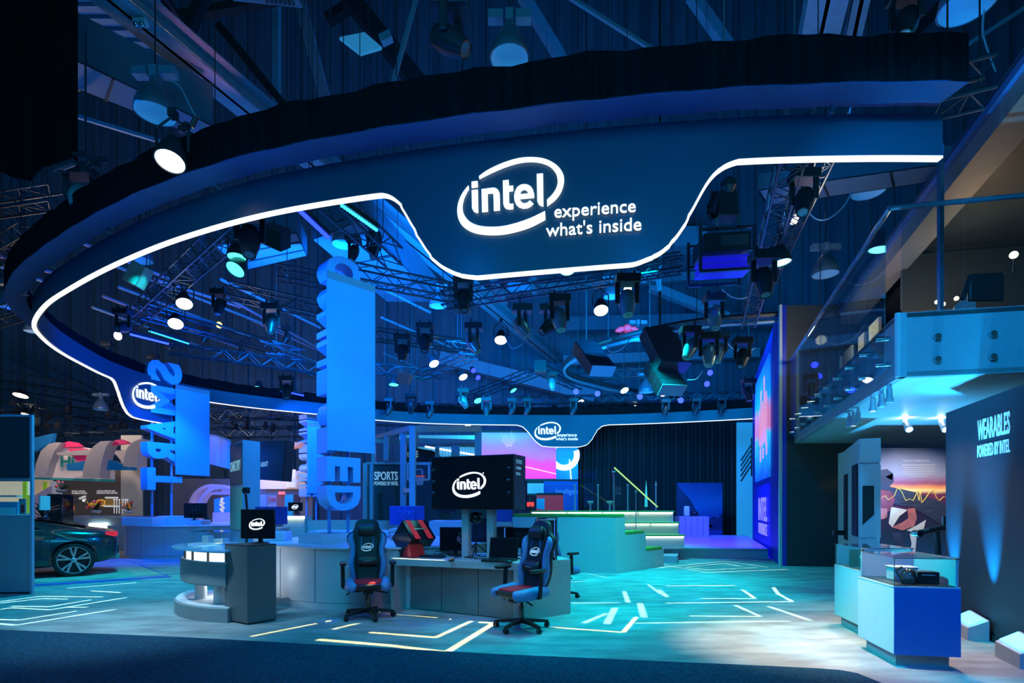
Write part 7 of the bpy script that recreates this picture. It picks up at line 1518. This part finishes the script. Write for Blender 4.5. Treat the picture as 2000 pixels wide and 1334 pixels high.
# LED bars
def ledbar(pa, pb, z, label, col, s=8., dots=18, r=.03):
    a, b = plane(*pa, z), plane(*pb, z); t = T('led_bar', label, 'lamp', a); MB().bar(a + u * .06, b + u * .06, .09, .07).build('bar_body', m_hous, t, True); MB().bar(a.lerp(b, .5) + u * .06, Vector(((a.x + b.x) / 2, (a.y + b.y) / 2, 31.0)), .01).build('hanger', m_dark, t, True, False)
    d = MB()
    for k in range(dots): d.sph(a.lerp(b, k / (dots - 1)) + u * .01, r, 4)
    d.build('led_row', lens('led_' + label.split()[0] + '_' + col, {'blue': (.012, .03, 1), 'white': (.45, .55, 1), 'cyan': (.03, .55, 1)}[col], s), t, True, kind='stuff'); return t
ledbar((576, 404), (640, 464), 5.6, 'bright blue-white row of lamps on a bar just inside the ring', 'blue', 5, 20, .035); ledbar((256, 654), (328, 672), 5.6, 'deep blue row of lamps on a bar at left inside the ring', 'blue', 8, 22); ledbar((292, 648), (368, 672), 5.8, 'thin cyan row of lamps beside the deep blue bar', 'cyan', 3, 22, .02); ledbar((550, 764), (592, 773), 5.2, 'small deep blue row of lamps above the far word tower', 'blue', 7, 14); ledbar((668, 403), (735, 450), 5.8, 'cyan-white row of lamps on the blue truss end', 'cyan', 3, 14, .028)
# curved track
tkp = [plane(x, y, 6.0) for x, y in ((1522, 627), (1450, 632), (1380, 638), (1300, 650), (1220, 668), (1160, 686), (1115, 708), (1102, 724), (1112, 738), (1145, 750), (1210, 765), (1290, 779), (1380, 789), (1470, 795))]
tk = T('curved_track', 'thin curved curtain track looping in from the screen wall', 'track', tkp[0]); pts = cr(tkp, 8)
MB().tube(pts, .05, 6).build('lower_tube', M('track_steel', (.18, .28, .34), .3, .5), tk, True); MB().tube([p + u * .17 for p in pts], .07, 6).build('upper_tube', m_dark, tk, True)
for k in range(0, len(pts), 9): MB().bar(pts[k] + u * .2, Vector((pts[k].x, pts[k].y, 31.0)), .015).build('hanging_rod', m_dark, tk, True, False)
# speaker stacks
def stack(pa, pb, wpx, n, Z, label, face):
    a, b = P(*pa, Z), P(*pb, Z - .4); t = T('speaker_stack', label, 'speaker', a); d = (b - a) / n; s_ = Vector((1, .15, 0)).normalized() * wpx / F * Z / 2; f_ = d.cross(s_).normalized(); f_ = f_ if f_.y < 0 else -f_
    for k in range(n):
        c0, c1 = a + d * (k + .03), a + d * (k + .97)
        MB().loft([[c0 - s_, c0 + s_, c0 + s_ - f_ * .4, c0 - s_ - f_ * .4], [c1 - s_, c1 + s_, c1 + s_ - f_ * .4, c1 - s_ - f_ * .4]]).build('speaker_box', m_hous, t, True, False)
        MB().slab([c0 - s_ * .94 + f_ * .01, c0 + s_ * .94 + f_ * .01, c1 + s_ * .94 + f_ * .01, c1 - s_ * .94 + f_ * .01], f_ * .01).build('grille', m_truss, t, True, False)
    if face: c = a + d * n; MB().slab([c - s_ + f_ * .02, c + s_ + f_ * .02, c + s_ - f_ * .38, c - s_ - f_ * .38], d.normalized() * .02).build('pale_end_plate', M('pale_end_plate', (.2, .35, .5), .5) if 'pale_end_plate' not in bpy.data.materials else bpy.data.materials['pale_end_plate'], t, True, False)
    p = a + u * .05; MB().bar(p, Vector((p.x, p.y, 31.0)), .03).build('hanging_chain', m_dark, t, True, False); return t
stack((1145, 668), (1180, 715), 46, 6, 15, 'curved stack of line speakers hanging at the left of the curved track', True); stack((1288, 640), (1322, 708), 62, 7, 14, 'large curved stack of line speakers inside the curved track', False); stack((1290, 705), (1318, 752), 50, 4, 14, 'lower speaker stack with a pale end plate at the right of the curved track', True)
# projector cage
t = T('projector_cage', 'large projector in a black cage hanging under the right slope of the sign', 'projector', P(1420, 480, 8.8)); Zp = 8.8
for x in (1368, 1474):
    for dz in (0, .6): MB().bar(P(x, 530, Zp) + Vector((0, dz, 0)), P(x, 440, Zp) + Vector((0, dz, 0)), .045).build('cage_post', m_truss, t, True)
for y in (448, 492, 530):
    for dz in (0, .6): MB().bar(P(1368, y, Zp) + Vector((0, dz, 0)), P(1474, y - 6, Zp) + Vector((0, dz, 0)), .04).build('cage_rail', m_truss, t, True)
MB().slab([P(1375, 490, Zp - .02), P(1468, 484, Zp - .02), P(1468, 450, Zp - .02), P(1375, 456, Zp - .02)], (0, .55, 0)).build('projector_body', m_hous, t, True, bev=.01); MB().slab([P(1408, 480, Zp - .04), P(1462, 476, Zp - .04), P(1462, 456, Zp - .04), P(1408, 460, Zp - .04)], (0, .02, 0)).build('vent_panel', m_dgrey, t, True, False)
for y in (500, 512, 522): MB().slab([P(1372, y + 6, Zp), P(1470, y, Zp), P(1470, y - 5, Zp), P(1372, y + 1, Zp)], (0, .4, 0)).build('blue_slat', M('blue_lit_slat', (.02, .03, .5), .4, emit=(.01, .01, .6), es=.5) if 'blue_lit_slat' not in bpy.data.materials else bpy.data.materials['blue_lit_slat'], t, True, False)
MB().slab([P(1400, 420, Zp), P(1445, 418, Zp), P(1440, 370, Zp), P(1402, 372, Zp)], (0, .3, 0)).build('hoist_body', m_hous, t, True, bev=.02); MB().lathe(P(1423, 362, Zp), (0, 0, -1), [(.05, -.12), (.13, -.05), (.13, .05), (.05, .14)], 16).build('hoist_motor', m_hous, t, True)
for x in (1400, 1442): MB().bar(P(x, 420, Zp), P(x, 448, Zp), .04).build('hoist_leg', m_chrome, t, True)
random.seed(2); cb = MB()
for k in range(7): cb.tube(cr([P(1398 + random.uniform(-8, 2), 372 + k, Zp - .1), P(1384 + random.uniform(-6, 6), 400 + k * 3, Zp - .1), P(1398 + random.uniform(-4, 4), 424, Zp - .1), P(1404, 396, Zp - .1)], 6), .012, 5)
cb.build('cable_loops', m_blacksat, t, True, kind='stuff')
# red ornament, orange box
t = T('red_motor', 'small red hoist motor hanging by the curved track', 'hoist', P(1225, 642, 15)); MB().sph((0, 0, 0), .12, 8).build('motor_body', M('red_hoist_paint', (.7, .03, .06), .4, emit=(.8, .02, .06), es=.5), t)
for k in (-1, 1): MB().lathe((k * .1, 0, 0), (k, 0, -.3), [(.06, 0), (.09, .1), (.04, .22), (0, .25)], 12).build('motor_end', bpy.data.materials['red_hoist_paint'], t)
tag(MB().box((0, 0, 0), (.30, .25, .42), m=Matrix.Rotation(.5, 3, 'Y')).build('orange_box', M('dusty_orange_box', (.55, .32, .25), .6), bev=.01), 'dusty orange tilted box inside the left curve of the ring', 'box').location = P(270, 538, 10.5)
tag(MB().box((0, 0, 0), (.30, .25, .25), m=Matrix.Rotation(.4, 3, 'Y')).build('orange_box', bpy.data.materials['dusty_orange_box'], bev=.01), 'small dusty orange box right of the tall word tower', 'box').location = P(790, 738, 13)
# loose cables
def cable(pts, Z, lb, r=.012, mat=m_truss): tag(MB().tube(cr([P(x, y, Z) for x, y in pts], 8), r, 5).build('cable', mat), lb, 'cable')
m_palec = M('pale_cable', (.35, .5, .6), .5)
cable([(330, 155), (352, 170), (370, 205), (385, 232), (408, 262)], 8.6, 'pale cable curving down from the upper left bay lamp', .012, m_palec); cable([(1575, 410), (1595, 428), (1620, 426), (1650, 400), (1664, 372)], 10, 'drooping cable left of the greenish bay lamp', .012, m_palec); cable([(1922, 20), (1920, 65), (1935, 115), (1945, 140)], 6.5, 'pale cable below the upper right bay lamp', .01, m_palec); cable([(1186, 672), (1190, 686), (1206, 686), (1222, 674), (1232, 658)], 14.5, 'pale looping cable under the curved track', .014, m_palec); cable([(1410, 565), (1430, 580), (1455, 582), (1480, 562)], 12, 'drooping cable left of the running-away truss', .012, m_palec); cable([(1415, 660), (1430, 680), (1455, 688), (1475, 680)], 13, 'drooping cable right of the slim moving lights', .012, m_palec); cable([(1342, 742), (1360, 740), (1372, 725)], 13, 'short looping cable by the lower speaker stack', .012, m_palec); cable([(865, 575), (890, 592), (915, 612)], 14, 'thin cable falling from the small bay lamp', .01, m_palec); cable([(985, 655), (1000, 680), (1020, 672)], 12.5, 'thin looping cable below the central white lamp', .01, m_palec)
# hanging chains and rods in view, upper part
for i, (x, y0, y1, Z, lb) in enumerate(((774, -10, 150, 9, 'chain right of the square panel light'), (902, 0, 150, 9, 'chain right of the big black moving light'), (590, 0, 200, 9, 'chain left of the rosy brace'), (1414, -10, 98, 8, 'left of two bright chains above the right part of the ring'), (1551, -10, 95, 8, 'right of two bright chains above the right part of the ring'), (167, 60, 310, 7.2, 'chain with hook beside the upper left drape'), (1602, 350, 600, 12.5, 'thin vertical rod right of the running-away truss'), (1285, 540, 610, 14, 'thin vertical rod by the slotted grille'), (645, 0, 165, 10, 'thin chain right of the rosy brace'), (470, 395, 425, 8, 'short chain above the large moving light'))):
    t = tag(MB().bar(P(x, y0, Z), P(x, y1, Z), .018 if 'chain' in lb else .014).build('hanging_chain', m_chrome if i in (3, 4) else m_truss), lb, 'chain')
# small clutter clinging to the outer ring truss at upper left
t = T('truss_clutter', 'bundle of lamps and clamps on the ring truss at the upper left edge', 'rigging', P(155, 325, 6.9)); random.seed(4)
for k in range(9): q = Vector((random.uniform(-.25, .25), random.uniform(-.1, .1), random.uniform(-.1, .12))); MB().cyl(q, q + Vector((random.uniform(-.2, .2), 0, random.uniform(-.1, .1))), random.uniform(.02, .05), n=8).build('clamp', m_hous if k % 2 else m_truss, t)
t = T('truss_clutter', 'bundle of dark clamps above the large white lamp at upper left', 'rigging', P(335, 262, 6.3)); random.seed(6)
for k in range(8): q = Vector((random.uniform(-.1, .35), random.uniform(-.1, .1), random.uniform(-.15, .1))); MB().cyl(q, q + Vector((random.uniform(-.15, .15), 0, random.uniform(-.1, .15))), random.uniform(.02, .05), n=8).build('clamp', m_hous, t)

# long parallel roof pipes over the left half, pink light coloured into the rosy ones
for k, (pa, pb, rosy) in enumerate((((150, 470), (330, 545), 1), ((175, 500), (560, 650), 0), ((300, 545), (470, 600), 1), ((230, 560), (640, 715), 0), ((200, 578), (520, 700), 1), ((180, 600), (430, 690), 0), ((430, 545), (625, 640), 0), ((440, 580), (640, 690), 1), ((480, 620), (700, 720), 1), ((360, 640), (640, 745), 0), ((0, 500), (140, 545), 1), ((0, 520), (130, 565), 0), ((745, 620), (930, 700), 0), ((740, 560), (840, 610), 0), ((750, 690), (880, 745), 0))):
    tag(MB().tube([plane(*pa, 8.6), plane(*pb, 8.6)], .05, 6).build('roof_pipe', m_pbeam if rosy else m_steelbeam), nth(k, 16) if False else ('rosy' if rosy else 'bluish') + ' long roof pipe slanting down to the right behind the rig', 'pipe', ('rosy' if rosy else 'bluish') + ' parallel roof pipes')
